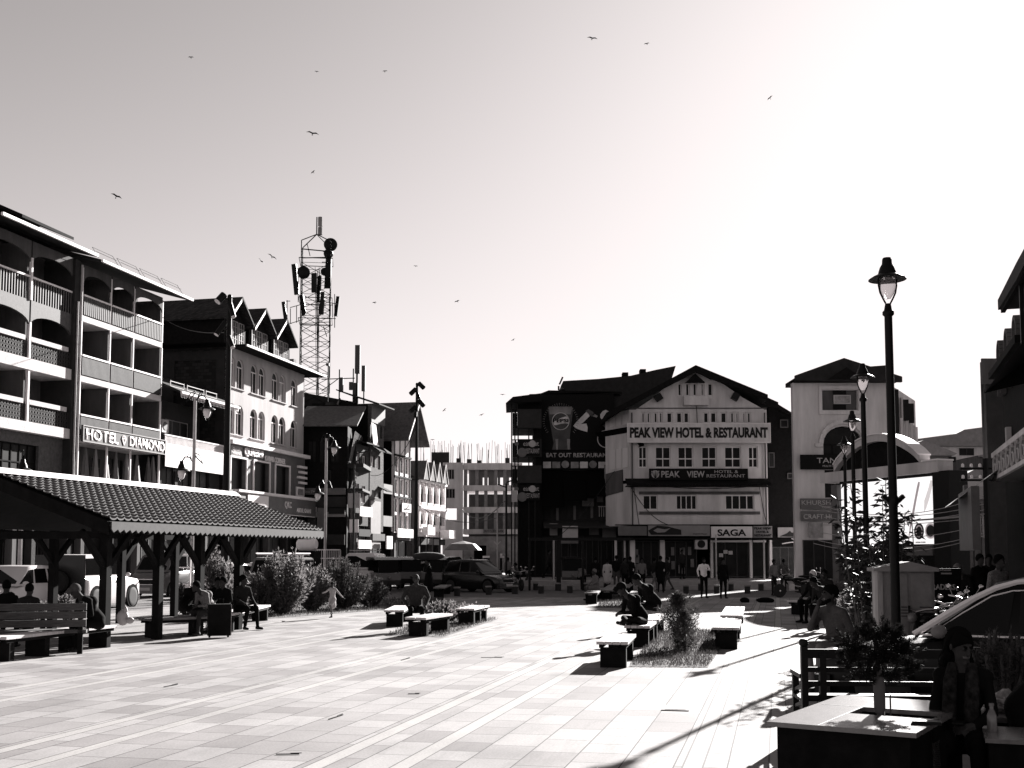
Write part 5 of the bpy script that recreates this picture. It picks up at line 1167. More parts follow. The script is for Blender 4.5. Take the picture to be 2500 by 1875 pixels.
hill(2290,2425,1180,1088,125,'biggest hillside house with a pale wall under a wide grey roof',[(2232,1073),(2330,1060),(2350,1050),(2425,1040),(2425,1090),(2290,1090),(2240,1080)],'stuccoP',[(2308,2343,1094,1112),(2383,2397,1092,1103)])
hill(2240,2325,1170,1112,112,'dark roofed hillside house just right of the arched restaurant',[(2228,1085),(2250,1076),(2290,1090),(2332,1108),(2325,1113),(2235,1113)],'signM',[(2282,2300,1115,1130)])
hill(2395,2425,1160,1112,118,'small hillside house with a flat roof beside the dark stone building',[(2388,1112),(2425,1104),(2425,1114),(2388,1116)],'stuccoD')
hill(2335,2402,1215,1165,104,'low hillside shed with a row of small square holes under its roof',[(2340,1165),(2372,1148),(2410,1142),(2410,1166)],'frame',[(2374+i*9,2378+i*9,1168,1172) for i in range(3)])
hill(2332,2420,1340,1215,92,'shadowy lower hillside house draped with washing',[(2330,1218),(2375,1190),(2420,1185),(2420,1220)],'signM')
rh=random.Random(12)
W5=[o_ for o_ in COL.objects if o_.get('label','').startswith('shadowy lower')][0]
b=MB()
for i in range(12): 
    x=.3+i*.23; b.box((x,-.35,3.2+rh.random()*.4),(x+.08+.08*rh.random(),-.3,5.0+.3*rh.random()))
b.build('washing',M['sign'],W5)
for i in range(5): part(W5,'timber_post',M['concD'],((.2+i*.6,-.3,0),(.3+i*.6,-.2,6)))
# utility pole with wires
P=D(2413,1350,40); up=thing('utility_pole','dark utility pole with insulators before the edge building','utility pole',(P.x,P.y,0))
b=MB(); b.tube([(0,0,0),(0,0,5.2)],[.13,.1],8); b.build('pole',M['black'],up)
for k,zz in enumerate((4.4,4.8)):
    b=MB(); b.box((-.9,-.05,zz),(.2,.05,zz+.07)); b.build('crossarm',M['black'],up)
b=MB()
for x in (-.8,-.5,-.2): b.lathe([(0,0),(.06,.02),(.05,.12),(0,.15)],(x,0,4.88),8); b.lathe([(0,0),(.06,.02),(.05,.12),(0,.15)],(x,0,4.48),8)
b.build('insulator',M['white'],up)
b=MB()
rw=random.Random(4)
for k,(zz,xe,sag) in enumerate(((3.6,-5.5,.3),(3.4,-5.5,.25),(3.25,-5.4,.1),(3.15,-5.4,.12),(2.9,-5.5,.35),(2.6,-5.4,.4),(2.5,-5.5,.45),(3.9,-5.2,.5))):
    pts=[(-.1+xe*t,.3*k*t,zz-sag*4*t*(1-t)-(.25*t)) for t in [i/12 for i in range(13)]]; b.tube(pts,.03 if k in (2,) else .012,4)
b.build('wires',M['frame'],up)

# overhead cables slung over the street mouth
def cable(a,c,sag,r_=.018,label='thin cable sagging over the street mouth'):
    b=MB(); n=16; b.tube([a.lerp(c,i/n)+Vector((0,0,-sag*4*(i/n)*(1-i/n))) for i in range(n+1)],r_,4); o=b.build('overhead_cable',M['black']); tag(o,label,'cable'); return o
cable(D(1128,1243,104),D(1232,1224,66),.9,.03,'cable sagging in front of the unfinished building'); cable(D(1000,1215,95),D(1246,1252,70),1.2,.02,'lower cable running from the gabled house to the balcony stack')
cable(D(905,1160,88),D(1015,1050,62),.8,.02,'cable running from the tall house to the slim spotlight mast'); cable(D(397,775,67),D(548,812,44),.3,.02,'cable from the hotel eave to the thick floodlight mast')
cable(D(1500,1150,68),D(1352,1320,63),.3,.02,'cable dropping from the gabled hotel to the bright thin pole')
# ================= street furniture =================
# --- lantern posts ---
def lantern(parent,c,s=1.0,lit='glassL',name='lantern'):
    c=Vector(c)
    b=MB(); prof=[(0,.56),(.07,.56),(.085,.53),(.09,.45),(.13,.38),(.155,.30),(.165,.26),(.25,.22),(.33,.17),(.335,.155),(.2,.17),(.14,.185),(0,.19)]
    b.lathe([(r_*s,z*s) for r_,z in prof],c,20); o=b.build(name,M['black'],parent,True)
    b=MB(); pr=[(.135,.18),(.15,.12),(.145,.02),(.11,-.10),(.05,-.19),(.0,-.2)]; b.lathe([(r_*s,z*s) for r_,z in pr],c,18); b.build('glass_bowl',M[lit],o,True)
    b=MB()
    for a in (0,PI):
        b.tube([c+Vector((s*r_*math.cos(a),s*r_*math.sin(a),s*z)) for r_,z in ((.17,.2),(.175,.05),(.15,-.08),(.09,-.2),(.045,-.28))],.016*s,6)
    b.build('bowl_bracket',M['black'],o)
    return o
M['glassL']=mat('lamp_glass',.6,.1,spec=.5); 
pn=M['glassL'].node_tree.nodes['Principled BSDF']; pn.inputs['Transmission Weight'].default_value=.85; pn.inputs['IOR'].default_value=1.1; pn.inputs['Roughness'].default_value=.05
def lamp_post(x,y,h,label,rz=0):
    t=thing('street_lamp',label,'street lamp',(x,y,0),rz,'lantern posts along the right side of the square')
    b=MB(); b.lathe([(.15,0),(.15,.08),(.11,.12),(.10,.5),(.08,.58),(.06,.64),(.054,2.4),(.068,2.42),(.068,2.5),(.053,2.52),(.048,h-.72),(.038,h-.60)],n=14); b.build('post',M['black'],t,True)
    b=MB(); b.lathe([(.05,h-.74),(.07,h-.72),(.07,h-.68),(.05,h-.66),(.035,h-.58)],n=12); b.build('collar',M['black'],t,True)
    for s_ in (-1,1):
        b=MB(); b.bar((.06*s_,0,2.45),(.14*s_,0,2.52),.05,.05); b.build('banner_hook',M['black'],t)
    lantern(t,(0,0,h-.385),.69)
    return t
labs=['nearest and tallest looking lantern post, standing before the metal cabinet','second lantern post from the front, just left of the nearest one','third lantern post from the front, crossing the arched window','fourth lantern post from the front, below the TANDOOR board','farthest and smallest lantern post of the row']
L0=None
for i,(px,pyt,Y) in enumerate(((2161,630,14.25),(2105,888,22.1),(2080,1003,30.5),(2061,1065,37.0),(2038,1153,51.0))):
    d=D(px,pyt,Y); h=d.z; 
    if L0 is None: L0=lamp_post(0,0,5.5,labs[0]); root=L0; s=h/5.5; root.scale=(s,)*3
    else: root=dup(L0,(0,0,0),0,labs[i]); root.scale=(h/5.5,)*3
    gx_=D(px,1200,Y).x if i else D(2188,1200,Y).x
    root.location=(d.x if i else D(2172,900,Y).x,Y,0)
    root.rotation_euler=(0,0,R(10+i*7))
# --- double-arm lantern poles on the left ---
def twin(px,Y,ytop,arms,label):
    p0=GX(px,Y); t=thing('twin_lantern_pole',label,'street lamp',(p0.x,Y,0),0,'pale two-lantern poles on the left')
    h=D(px,ytop,Y).z; b=MB(); b.tube([(0,0,0),(0,0,h)],[.085,.07],8); b.build('pole',M['metal'],t)
    for (ax,az) in arms:
        lx=(ax-px)*Y/F; lz=D(px,az,Y).z
        b=MB(); b.tube([(0,0,lz+.35),(lx*.35,0,lz+.6),(lx*.75,0,lz+.62),(lx,0,lz+.42),(lx,0,lz+.3)],.03,6)
        b.tube([(0,0,lz+.75),(-lx*.3,0,lz+.55),(-lx*.75,0,lz+.35)],.025,5); b.tube([(-lx*.75,0,lz+.35),(-lx*.45,0,lz+.7),(0,0,lz+.8)],.02,5); b.tube([(lx*.2,0,lz+.55),(lx*.4,0,lz+.75),(lx*.6,0,lz+.6)],.025,5); b.build('scroll_arm',M['black'],t)
        lantern(t,(lx,0,lz-.1),1.0,'white')
    return t
twin(467.5,46,972,((497,1003),(438,1153)),'pale two-lantern pole before the blank white banner')
twin(793,60,1070,((812,1096),(773,1208)),'pale two-lantern pole before the dark corner house')
twin(47,40,1150,((47,1153),),'short lantern pole whose head peeks over the shelter ridge')
# --- floodlight masts ---
def flood(px,Y,ytop,lights,label,r_=.11):
    p0=GX(px,Y); t=thing('floodlight_mast',label,'floodlight mast',(p0.x,Y,0)); h=D(px,ytop,Y).z
    b=MB(); b.tube([(0,0,0),(0,0,h)],[r_*1.4,r_*.8],10); b.build('mast',M['black'],t)
    b=MB(); b.ell((0,0,h),(r_*.9,r_*.9,r_)); b.build('cap',M['black'],t)
    for (x0,y0,x1,y1,w_,dy,lit) in lights:
        a=Vector(((x0-px)*Y/F,dy,D(px,y0,Y).z)); c=Vector(((x1-px)*Y/F,dy-.15,D(px,y1,Y).z))
        b=MB(); b.tube([a,c],w_,12); b.tube([(0,0,(a.z+c.z)/2),((a+c)/2)],.03,5); q=b.build('spotlight',M['black'],t)
        if lit: b=MB(); dd=(c-a).normalized(); b.tube([c,c+dd*.03],w_*.93,12); b.build('lens',M['white'],q)
    return t
flood(548,44,725,((537,722,524,741,.14,-.2,1),(553,745,565,779,.10,-.3,1),(543,790,524,822,.10,-.3,1),(553,826,566,854,.1,-.4,1)),'thick floodlight mast in front of the restaurant corner')
flood(1015,62,938,((1020,936,1032,948,.13,0,0),(1012,950,1000,963,.13,0,0),(1017,962,1021,975,.1,-.3,0),(1020,978,1032,992,.13,0,0),(1012,993,1000,1006,.13,0,0),(1013,1008,1013,1020,.1,-.3,0)),'slim mast carrying clusters of black spotlights over the street',.085)
# plain poles
def pole(px,Y,y0,r_,label,m='metal',hooks=()):
    p0=GX(px,Y); t=thing('street_pole',label,'pole',(p0.x,Y,0)); h=D(px,y0,Y).z; b=MB(); b.tube([(0,0,0),(0,0,h)],r_,8); b.build('pole',M[m],t)
    for (x,y) in hooks: b=MB(); b.tube([(0,0,D(px,y+8,Y).z),((x-px)*Y/F,0,D(px,y,Y).z)],.04,5); b.build('arm',M[m],t)
    return t
pole(862,75,1135,.07,'grey pole with a side arm before the brick house','concD',((883,1120),(905,1100)))
pole(1352,63,1318,.05,'bright thin pole beside the bus shelter frame','frame')
pole(1214,70,1238,.04,'thin street pole with a crossbar before the unfinished building','frame',((1206,1322),(1222,1322)))
pole(1749,64,1305,.04,'thin grey pole in front of the SAGA shop window','frame')
pole(1866,64,1318,.05,'pale pole at the right end of the gabled hotel shops','frame')
pole(1236,66,1180,.06,'dark curved-arm lamp pole left of the balcony stack','black',((1215,1182),(1258,1170)))
# dark open bus shelter frame in front of the shops
p0=GX(1290,60); t=thing('bus_shelter','dark open-sided shelter frame on the far pavement','bus shelter',(p0.x,60,0)); 
wsh=(1545-1290)*60/F; hb=D(1400,1316,60).z
b=MB(); b.box((0,-.1,hb-.06),(wsh,1.2,hb+.07)); b.build('roof',M['black'],t)
for px in (1290,1358,1420): x=(px-1290)*60/F; b=MB(); b.box((x,-.05,0),(x+.12 if px!=1358 else x+.24,.07,hb-.063)); b.build('post',M['black'],t)
# --- bollards ---
B0=None
desc=['on the left by the dark hatchback','right of the hatchback front wheel','before the hatchback bumper','clear of the car, first in the open','near the bright thin pole','between the thin pole and the hooded sitter','left of the hooded sitter','behind the hooded sitter','left of the man in the white shirt','just behind the man in the white shirt','between the two standing men','right of the dark standing man','rear row below the SAGA board','front row right of the SAGA board','rear row beside the man in the checked shirt','far left by the flower bed']
for i,(px,py) in enumerate(((1116,1455),(1193,1452),(1257,1450),(1308,1441),(1321,1449),(1362,1442),(1391,1448),(1432,1442),(1675,1449),(1711,1442),(1750,1449),(1785,1442),(1840-15,1449),(1858,1442),(1480,1440),(1070,1452))):
    g=G(px,py)
    if B0 is None:
        B0=thing('bollard','',"bollard",g,0,'short stone bollards across the square'); b=MB(); b.lathe([(.12,0),(.135,.01),(.13,.32),(0,.32)],n=14); b.build('shaft',M['concD'],B0,True); b=MB(); b.lathe([(.12,.32),(.15,.33),(.15,.37),(.13,.39),(0,.395)],n=14); b.build('cap',M['conc'],B0,True); o_=B0
    else: o_=dup(B0,g,rnd.random())
    o_['label']='short stone bollard '+desc[i]
    o_.scale=(1.05,)*3
# --- plank benches ---
M['plank']=mat('bench_planks',.50,.7,nscale=7,namp=.22,stretch=(8,1,1),bump=.15)
def bench(x,y,L,rz,label,h=.43,w=.44,legs=2,dark=False):
    t=thing('bench',label,'bench',(x,y,0),rz,'plank benches on stub legs')
    n=4
    for i in range(n):
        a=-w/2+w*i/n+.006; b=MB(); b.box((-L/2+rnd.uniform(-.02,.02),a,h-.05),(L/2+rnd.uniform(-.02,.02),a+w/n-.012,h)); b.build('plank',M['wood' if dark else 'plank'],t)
    b=MB(); b.box((-L/2+.06,-w/2+.04,h-.11),(L/2-.06,-w/2+.1,h-.053)); b.box((-L/2+.06,w/2-.1,h-.11),(L/2-.06,w/2-.04,h-.053)); b.build('rail',M['dark'],t)
    for k in range(legs):
        u=-L/2+.22+(L-.44)*k/(legs-1); b=MB(); b.box((u-.07,-w/2+.05,0),(u+.07,w/2-.05,h-.113)); b.build('leg',M['dark'],t)
    return t
AXR=PI/2-AX
def bp(px,py): g=G(px,py); return g.x,g.y
def benchp(px0,py0,px1,py1,label,**k):    # feet of the two ends in the photo
    a=G(px0-8,py0); c=G(px1-8,py1); d=c-a; L=d.length+.75; k.setdefault('w',.52); m_=(a+c)/2; return bench(m_.x,m_.y,L,math.atan2(d.y,d.x),label,**k)
benchp(1508,1627,1522,1612,'nearest plank bench, left of the planting bed with clipped grass')
benchp(1568,1578,1578,1570,'plank bench carrying the crouched man in a cap')
benchp(1590,1560,1606,1545,'plank bench behind the crouched man, against the spiky bush')
benchp(1782,1583,1790,1560,'plank bench on the right of the grass bed')
benchp(1795,1545,1803,1522,'farther plank bench on the right of the grass bed')
benchp(973,1529,990,1518,'plank bench at the left end of the flowering bed')
benchp(1036,1552,1077,1544,'plank bench under the bald seated man')
benchp(1150,1524,1175,1517,'plank bench at the right end of the flowering bed',legs=3)
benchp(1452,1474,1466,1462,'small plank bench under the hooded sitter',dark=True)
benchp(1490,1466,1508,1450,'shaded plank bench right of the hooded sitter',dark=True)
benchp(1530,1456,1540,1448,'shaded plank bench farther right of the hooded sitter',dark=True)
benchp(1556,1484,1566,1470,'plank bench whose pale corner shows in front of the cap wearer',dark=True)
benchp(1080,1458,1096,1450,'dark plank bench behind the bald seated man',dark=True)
benchp(1965,1500,2025,1498,'plank bench under the row of sitters by the lantern posts')
# shelter benches
benchp(25,1612,240,1582,'long timber bench under the near end of the shelter',legs=4,w=.5)
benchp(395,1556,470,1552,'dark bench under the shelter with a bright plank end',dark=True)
benchp(560,1540,640,1516,'bench at the far end of the shelter with a low board',legs=2)
t=thing('backed_bench','timber bench with a three-board backrest under the shelter','bench',tuple(G(30,1600)),R(14)); 
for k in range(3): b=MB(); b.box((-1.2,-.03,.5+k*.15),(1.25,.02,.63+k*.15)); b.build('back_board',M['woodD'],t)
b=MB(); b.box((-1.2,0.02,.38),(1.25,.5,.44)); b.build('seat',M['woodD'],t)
for x in (-1.0,1.1): b=MB(); b.box((x,.02,0),(x+.09,.1,.95)); b.build('leg',M['dark'],t)
# --- tiled timber shelter ---
A=Vector((-7.99,22.8,0)); Bp=Vector((-5.29,32.0,0)); dv=(Bp-A); Ls=dv.length; rzs=math.atan2(dv.y,dv.x)
S=Bd('timber_shelter','open timber shelter with a scalloped tiled roof on braced posts','shelter',(A.x,A.y),rzs)
he=D(269,1271,22.8).z; w=2.77; hr=3.47
M['tile']=mat('roof_tile',.085,.55,nscale=5,namp=.4)
# profiled tiles: rows of curved pans, built as a displaced sheet with real steps
b=MB(); nu=int(Ls/.235)*6; rows=14
for s in (0,1):
    for r_ in range(rows):
        y0=w*r_/rows; y1=w*(r_+1)/rows+.02
        z0_=he+(hr-he)*r_/rows; z1_=he+(hr-he)*(r_+1)/rows
        vs=[];fs=[]; off=.5*(r_%2)
        for i in range(nu+1):
            u_=Ls*i/nu; ph=(i/6+off*0)%1.0; hgt=.045*(1-abs(math.sin(PI*ph))**.6) 
            Y0=y0 if s==0 else 2*w-y0; Y1=y1 if s==0 else 2*w-y1
            vs+= [(u_,Y0,z0_+hgt+.045-.03),(u_,Y0,z0_+hgt+.045),(u_,Y1,z1_+hgt+.012)]
        for i in range(nu):
            a=3*i; fs+=[(a,a+3,a+4,a+1),(a+1,a+4,a+5,a+2)]
        b.add(vs,fs)
b.build('tiled_roof',M['tile'],S.r)
b=MB(); b.prism([(-.02,-.02,he-.06),(-.02,w,hr-.06),(-.02,2*w+.02,he-.06),(-.02,2*w+.02,he-.02),(-.02,w,hr-.02),(-.02,-.02,he-.02)],(Ls+.04,0,0)); b.build('roof_boarding',M['dark'],S.r)
b=MB(); b.prism([(-.1,w-.17,hr+.03),(-.1,w,hr+.16),(-.1,w+.17,hr+.03)],(Ls+.2,0,0)); b.build('ridge_cap',M['white'],S.r)
b=MB(); n=int(Ls/.2); zf=he-.02
b.box((0,-.05,he-.17),(Ls,-.02,zf))
for i in range(n): b.add([(Ls*i/n,-.05,he-.17),(Ls*(i+1)/n,-.05,he-.17),(Ls*(i+.35)/n,-.05,he-.235),(Ls*i/n,-.02,he-.17),(Ls*(i+1)/n,-.02,he-.17),(Ls*(i+.35)/n,-.02,he-.235)],[(0,1,2),(5,4,3),(0,2,5,3),(2,1,4,5)])
b.build('scalloped_fascia',M['slat'],S.r)
b=MB()
for yy0,yy1,z0_,z1_ in ((0,w,he,hr),(2*w,w,he,hr)): b.prism([(-.06,yy0,z0_-.28),(-.06,yy1,z1_-.28),(-.06,yy1,z1_-.02),(-.06,yy0,z0_-.02)],(.05,0,0))
b.box((.3,.2,he-.35),(.42,2*w-.2,he-.2)); b.build('gable_truss',M['dark'],S.r)
pu=[.25,2.6,5.0,7.4,9.2]
def ptx(px,y_): # u where the post seen at px stands
    lo,hi=-2,12
    for _ in range(40):
        m_=(lo+hi)/2; P=S.o+S.ux*m_+S.uy*y_
        if 1250+F*P.x/P.y<px: lo=m_
        else: hi=m_
    return lo
for row,(yy,pxs) in enumerate(((.35,(262,390,490,585)),(2*w-.8,(135,-40,300,430)))):
    for px in pxs:
        u_=ptx(px,yy); zt__=he-.28 if row==0 else he-.2
        b=MB(); b.box((u_-.085,yy-.085,0),(u_+.085,yy+.085,zt__+.12)); po=b.build('post',M['dark'],S.r)
        b=MB(); b.bar((u_+.05,yy,zt__-.65),(u_+.75,yy,zt__+.02),.1,.11); b.bar((u_-.05,yy,zt__-.65),(u_-.75,yy,zt__+.02),.1,.11); b.bar((u_,yy+.05,zt__-.6),(u_,yy+.6,zt__+.1),.1,.1); b.build('brace',M['dark'],po)
for yy in (.35,2*w-.8): b=MB(); b.box((0,yy-.07,he-.24),(Ls,yy+.07,he-.1)); b.build('beam',M['dark'],S.r)
# --- metal cabinet ---
g=G(2118,1565); Yk=17.5; x0=(2122-1250)*Yk/F; x1=(2258-1250)*Yk/F
c=thing('utility_cabinet','scuffed metal utility cabinet with a sloping lid behind the nearest lantern post','utility cabinet',(x0+.2,Yk,0),R(-9))
W_=x1-x0-.12; hc=D(2190,1387,Yk).z
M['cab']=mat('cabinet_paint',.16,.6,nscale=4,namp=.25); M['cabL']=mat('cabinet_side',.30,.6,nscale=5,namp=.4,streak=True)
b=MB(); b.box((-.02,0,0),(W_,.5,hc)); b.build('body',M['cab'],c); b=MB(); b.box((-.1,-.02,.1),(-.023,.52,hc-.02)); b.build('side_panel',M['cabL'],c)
b=MB(); b.prism([(-.16,-.08,hc),(W_/2,-.08,hc+.1),(W_+.06,-.08,hc),(W_+.06,-.08,hc-.05),(-.16,-.08,hc-.05)],(0,.7,0)); b.build('lid',M['conc'],c)
for k in range(2): 
    a=.03+k*(W_/2-.01); b=MB(); b.box((a,-.02,.08),(a+W_/2-.06,-.003,hc-.08)); d_=b.build('door',M['cab'],c)
    b=MB()
    for q in range(4): b.box((a+.12,-.028,hc*.55+q*.045),(a+.32,-.022,hc*.55+q*.045+.012))
    b.build('louvre',M['black'],d_)
b=MB(); b.box((W_/2-.03,-.05,.9),(W_/2+.0,-.022,1.05)); b.build('handle',M['black'],c)
# ================= planting =================
rng=np.random.default_rng(11)
def leaves(name,P,Dr,size,m,parent=None,w=.35,droop=0.0,jit=.6,sv=.4):
    """P points, Dr leaf directions; each leaf a folded 4-vertex blade"""
    n=len(P); Dr=Dr+rng.normal(0,jit,(n,3)); Dr[:,2]-=droop; Dr/=np.linalg.norm(Dr,axis=1)[:,None]+1e-9
    up=rng.normal(0,1,(n,3)); S=np.cross(Dr,up); S/=np.linalg.norm(S,axis=1)[:,None]+1e-9
    L=size*(1-sv+2*sv*rng.random(n))[:,None]; V=np.empty((n,4,3)); V[:,0]=P; V[:,1]=P+Dr*L*.5+S*L*w*.5; V[:,2]=P+Dr*L; V[:,3]=P+Dr*L*.5-S*L*w*.5
    me=bpy.data.meshes.new(name); me.vertices.add(n*4); me.vertices.foreach_set('co',V.ravel()); me.loops.add(n*4); me.loops.foreach_set('vertex_index',np.arange(n*4,dtype=np.int32))
    me.polygons.add(n); me.polygons.foreach_set('loop_start',np.arange(0,n*4,4,dtype=np.int32)); me.update(calc_edges=True); me.materials.append(m)
    o=bpy.data.objects.new(name,me); COL.objects.link(o); o.parent=parent; return o
def stems(n,rx,ry,h,spread=1.0,base=.08,steps=7,lean=0.25):
    out=[]
    for i in range(n):
        a=rng.random()*2*PI; q=math.sqrt(rng.random())*spread; tip=np.array([rx*q*math.cos(a),ry*q*math.sin(a),h*(1-.45*q*q)*(.75+.3*rng.random())])
        b0=np.array([base*math.cos(a),base*math.sin(a),0]); mid=(b0+tip)/2+np.array([rx*.2*math.cos(a),ry*.2*math.sin(a),-h*.05])+rng.normal(0,.03*h,3)
        t=np.linspace(0,1,steps)[:,None]; out.append((1-t)**2*b0+2*t*(1-t)*mid+t*t*tip)
    return out
def shrub(name,label,cat,x,y,rx,ry,h,nst=30,nl=90,size=.09,m='leaf',group=None,w=.35,z=0,low=.12,droop=0,twist=.06):
    t=thing(name,label,cat,(x,y,z),0,group); st_=stems(nst,rx,ry,h); b=MB()
    for s in st_: b.tube([tuple(p) for p in s],[.012+.02*h*(1-i/len(s)) *.5 for i in range(len(s))],4,cap=False)
    b.build('stems',M['bark'],t,fix=False)
    P=[];Dn=[]
    for s in st_:
        k=rng.random(nl)**.75*(1-low)+low; idx=k*(len(s)-1); i0=np.minimum(idx.astype(int),len(s)-2); f=(idx-i0)[:,None]; p=s[i0]*(1-f)+s[i0+1]*f
        d=(s[i0+1]-s[i0]); d/=np.linalg.norm(d,axis=1)[:,None]+1e-9; side=rng.normal(0,1,(nl,3)); P.append(p+side*twist*h*.6*rng.random((nl,1))); Dn.append(d+side*.7)
    leaves('foliage',np.concatenate(P),np.concatenate(Dn),size,M[m],t,w=w,droop=droop)
    return t
def sh(px,py,rx,h,label,**k):
    g=G(px,py); return shrub(k.pop('name','shrub'),label,'shrub',g.x,g.y,rx,k.pop('ry',rx*.8),h,**k)
sh(690,1500,1.0,2.05,'biggest feathery bush of the hedge, sunlit on top, beside the running child',nst=60,nl=150,size=.11,group='bushes in the left planting strip')
sh(760,1492,.8,1.6,'bushy hedge plant behind the running child',nst=45,nl=120,size=.10,group='bushes in the left planting strip')
sh(838,1487,.95,1.75,'dark rounded bush right of the running child',nst=55,nl=140,size=.10,m='leafD',group='bushes in the left planting strip')
sh(905,1482,.7,1.1,'low dark bush at the right end of the hedge',nst=35,nl=90,size=.1,m='leafD',group='bushes in the left planting strip')
sh(632,1505,.55,1.2,'small bush below the old jeep front',nst=30,nl=90,size=.09,m='leafD',group='bushes in the left planting strip')
sh(572,1512,.5,1.15,'small bush at the left end of the hedge by the shelter',nst=30,nl=90,size=.09,group='bushes in the left planting strip')
sh(528,1498,.65,2.1,'tall ragged bush seen between the last two shelter posts',nst=26,nl=100,size=.13,group='bushes in the left planting strip')
sh(455,1500,.6,1.0,'low bush behind the shelter benches',nst=26,nl=80,size=.1,m='leafD')
sh(163,1512,.45,.75,'small pale bush under the near end of the shelter',nst=22,nl=70,size=.1)
sh(80,1512,.4,.6,'small pale bush behind the backed bench in the shelter',nst=20,nl=60,size=.1)
sh(1083,1520,.62,.62,'white flowering plant between the two plank benches',nst=34,nl=90,size=.08,ry=.5)
sh(1130,1508,.5,.42,'low leafy plant at the right of the flowering bed',nst=22,nl=70,size=.08)
# flowers as separate small part
def cone_bush(px,py,r,h,label,m='leafD',z=0,n=9000,size=.05,name='conifer_shrub',Y=None,trunk=0):
    g=G(px,py) if Y is None else Vector((D(px,1500,Y).x,Y,0)); t=thing(name,label,'shrub',(g.x,g.y,z),0)
    b=MB(); b.tube([(0,0,0),(.01,0,h*.9)],[.03,.008],6); tr_=b.build('trunk',M['bark'],t,fix=False); P=[];Dn=[]
    nb=46
    for i in range(nb):
        zz=trunk+(h-trunk)*(i/nb)**.9; f=(zz-trunk)/(h-trunk); rr=r*(math.sin(PI*min(1,.18+f*.86)))**.8*(.65+.6*rng.random()); a=rng.random()*2*PI
        k=n//nb; s=rng.random(k); upc=.35+.5*rng.random()
        p=np.stack([s*rr*math.cos(a),s*rr*math.sin(a),zz+s*rr*upc],1)+rng.normal(0,1,(k,3))*(.03+.05*(1-s))[:,None]*r*1.6
        P.append(p); Dn.append(np.tile([math.cos(a),math.sin(a),.9],(k,1)))
    leaves('foliage',np.concatenate(P),np.concatenate(Dn),size,M[m],t,w=.22,jit=.7); return t
cone_bush(1655,1585,.42,1.05,'spiky conifer bush beside the crouched man',n=9000,size=.055)
cone_bush(1672,1592,.3,.75,'second smaller conifer growing into the spiky bush',n=4000,size=.05)
cone_bush(0,0,.30,.72,'dark juniper growing in the granite planter',Y=8.25,n=16000,size=.035,z=.72,trunk=.28) if 0 else None
# tall drooping-leaf plant by the cabinet
def tallplant(px,Y,h,label,n=9,z=0,rx=.5,nl=60):
    x=D(px,1300,Y).x; t=thing('tall_plant',label,'plant',(x,Y,z),0,'tall leafy plants by the lantern posts'); b=MB(); P=[];Dn=[]
    for i in range(n):
        a=rng.random()*2*PI; q=.3+.7*rng.random(); tip=np.array([rx*q*math.cos(a),rx*.7*q*math.sin(a),h*(.62+.38*rng.random())]); tt_=np.linspace(0,1,9)[:,None]
        s=tt_*tip+np.array([[.1*math.sin(3*v+i),.05*math.cos(2*v+i),0] for v in tt_[:,0]])
        b.tube([tuple(p) for p in s],[.018*(1-.08*j) for j in range(9)],4,cap=False)
        k=.35+.65*rng.random(nl); idx=k*8; i0=np.minimum(idx.astype(int),7); f=(idx-i0)[:,None]; p=s[i0]*(1-f)+s[i0+1]*f; az=rng.random(nl)*2*PI
        P.append(p); Dn.append(np.stack([np.cos(az),np.sin(az),np.full(nl,.15)],1)*1.0)
    b.build('stems',M['bark'],t,fix=False)
    # leaves arch outward then droop: two segments
    P=np.concatenate(P); Dn=np.concatenate(Dn); leaves('leaves',P,Dn,.17,M['leafK'],t,w=.3,jit=.25); leaves('leaves',P+Dn*.09,Dn,.12,M['leafK'],t,w=.28,droop=.8,jit=.2)
tallplant(2125,19.5,3.2,'tallest drooping-leaf plant, left of the nearest lantern post',n=8,rx=.6,nl=70)
tallplant(2205,19.0,2.55,'drooping-leaf plant before the bright screen, right of the nearest lantern post',n=5,rx=.2,nl=60)
tallplant(2085,22,2.6,'drooping-leaf plant at the left edge of the bright screen',n=5,rx=.4,nl=60)
for px,py,r_,h,lab in ((2085,1545,.4,1.15,'wispy plant left of the metal cabinet'),(2060,1500,.5,1.1,'wispy plant behind the man resting his chin'),(2040,1470,.5,.9,'low plant between the lantern posts and the sitters'),(2105,1560,.35,.9,'plant at the corner of the metal cabinet')):
    sh(px,py,r_,h,lab,nst=22,nl=90,size=.1,m='leaf')
# beds
def bed(name,pts,label=None,m='soil'):
    b=MB(); P=[G(*q) for q in pts]; b.v=[(p.x,p.y,.006) for p in P]; b.f=[tuple(range(len(P)))]; b.m=[0]; o=b.build(name,M[m]); 
    if o.data.polygons[0].normal.z<0: o.data.flip_normals()
    tag(o,kind='structure'); return P
def inpoly(P,n):
    xs=[p.x for p in P]; ys=[p.y for p in P]; out=[]
    while len(out)<n:
        x=rng.uniform(min(xs),max(xs)); y=rng.uniform(min(ys),max(ys)); c=False; j=len(P)-1
        for i in range(len(P)):
            if (P[i].y>y)!=(P[j].y>y) and x<(P[j].x-P[i].x)*(y-P[i].y)/(P[j].y-P[i].y)+P[i].x: c=not c
            j=i
        if c: out.append((x,y,.006))
    return np.array(out)
def grass(name,P,n,size,label,m='leafD'):
    p=inpoly(P,n); d=np.tile([0,0,1.2],(n,1)); o=leaves(name,p,d,size,M[m],w=.14,jit=.35); tag(o,label,'grass',kind='stuff'); return o
P1_=bed('planting_bed',[(1536,1628),(1728,1630),(1790,1541),(1612,1540)])
grass('bed_grass',P1_,9000,.07,'clipped grass in the planting bed right of the nearest bench')
P2_=bed('planting_bed',[(940,1552),(1080,1556),(1215,1512),(1060,1506)])
grass('bed_grass',P2_,3000,.08,'grass in the flowering bed')
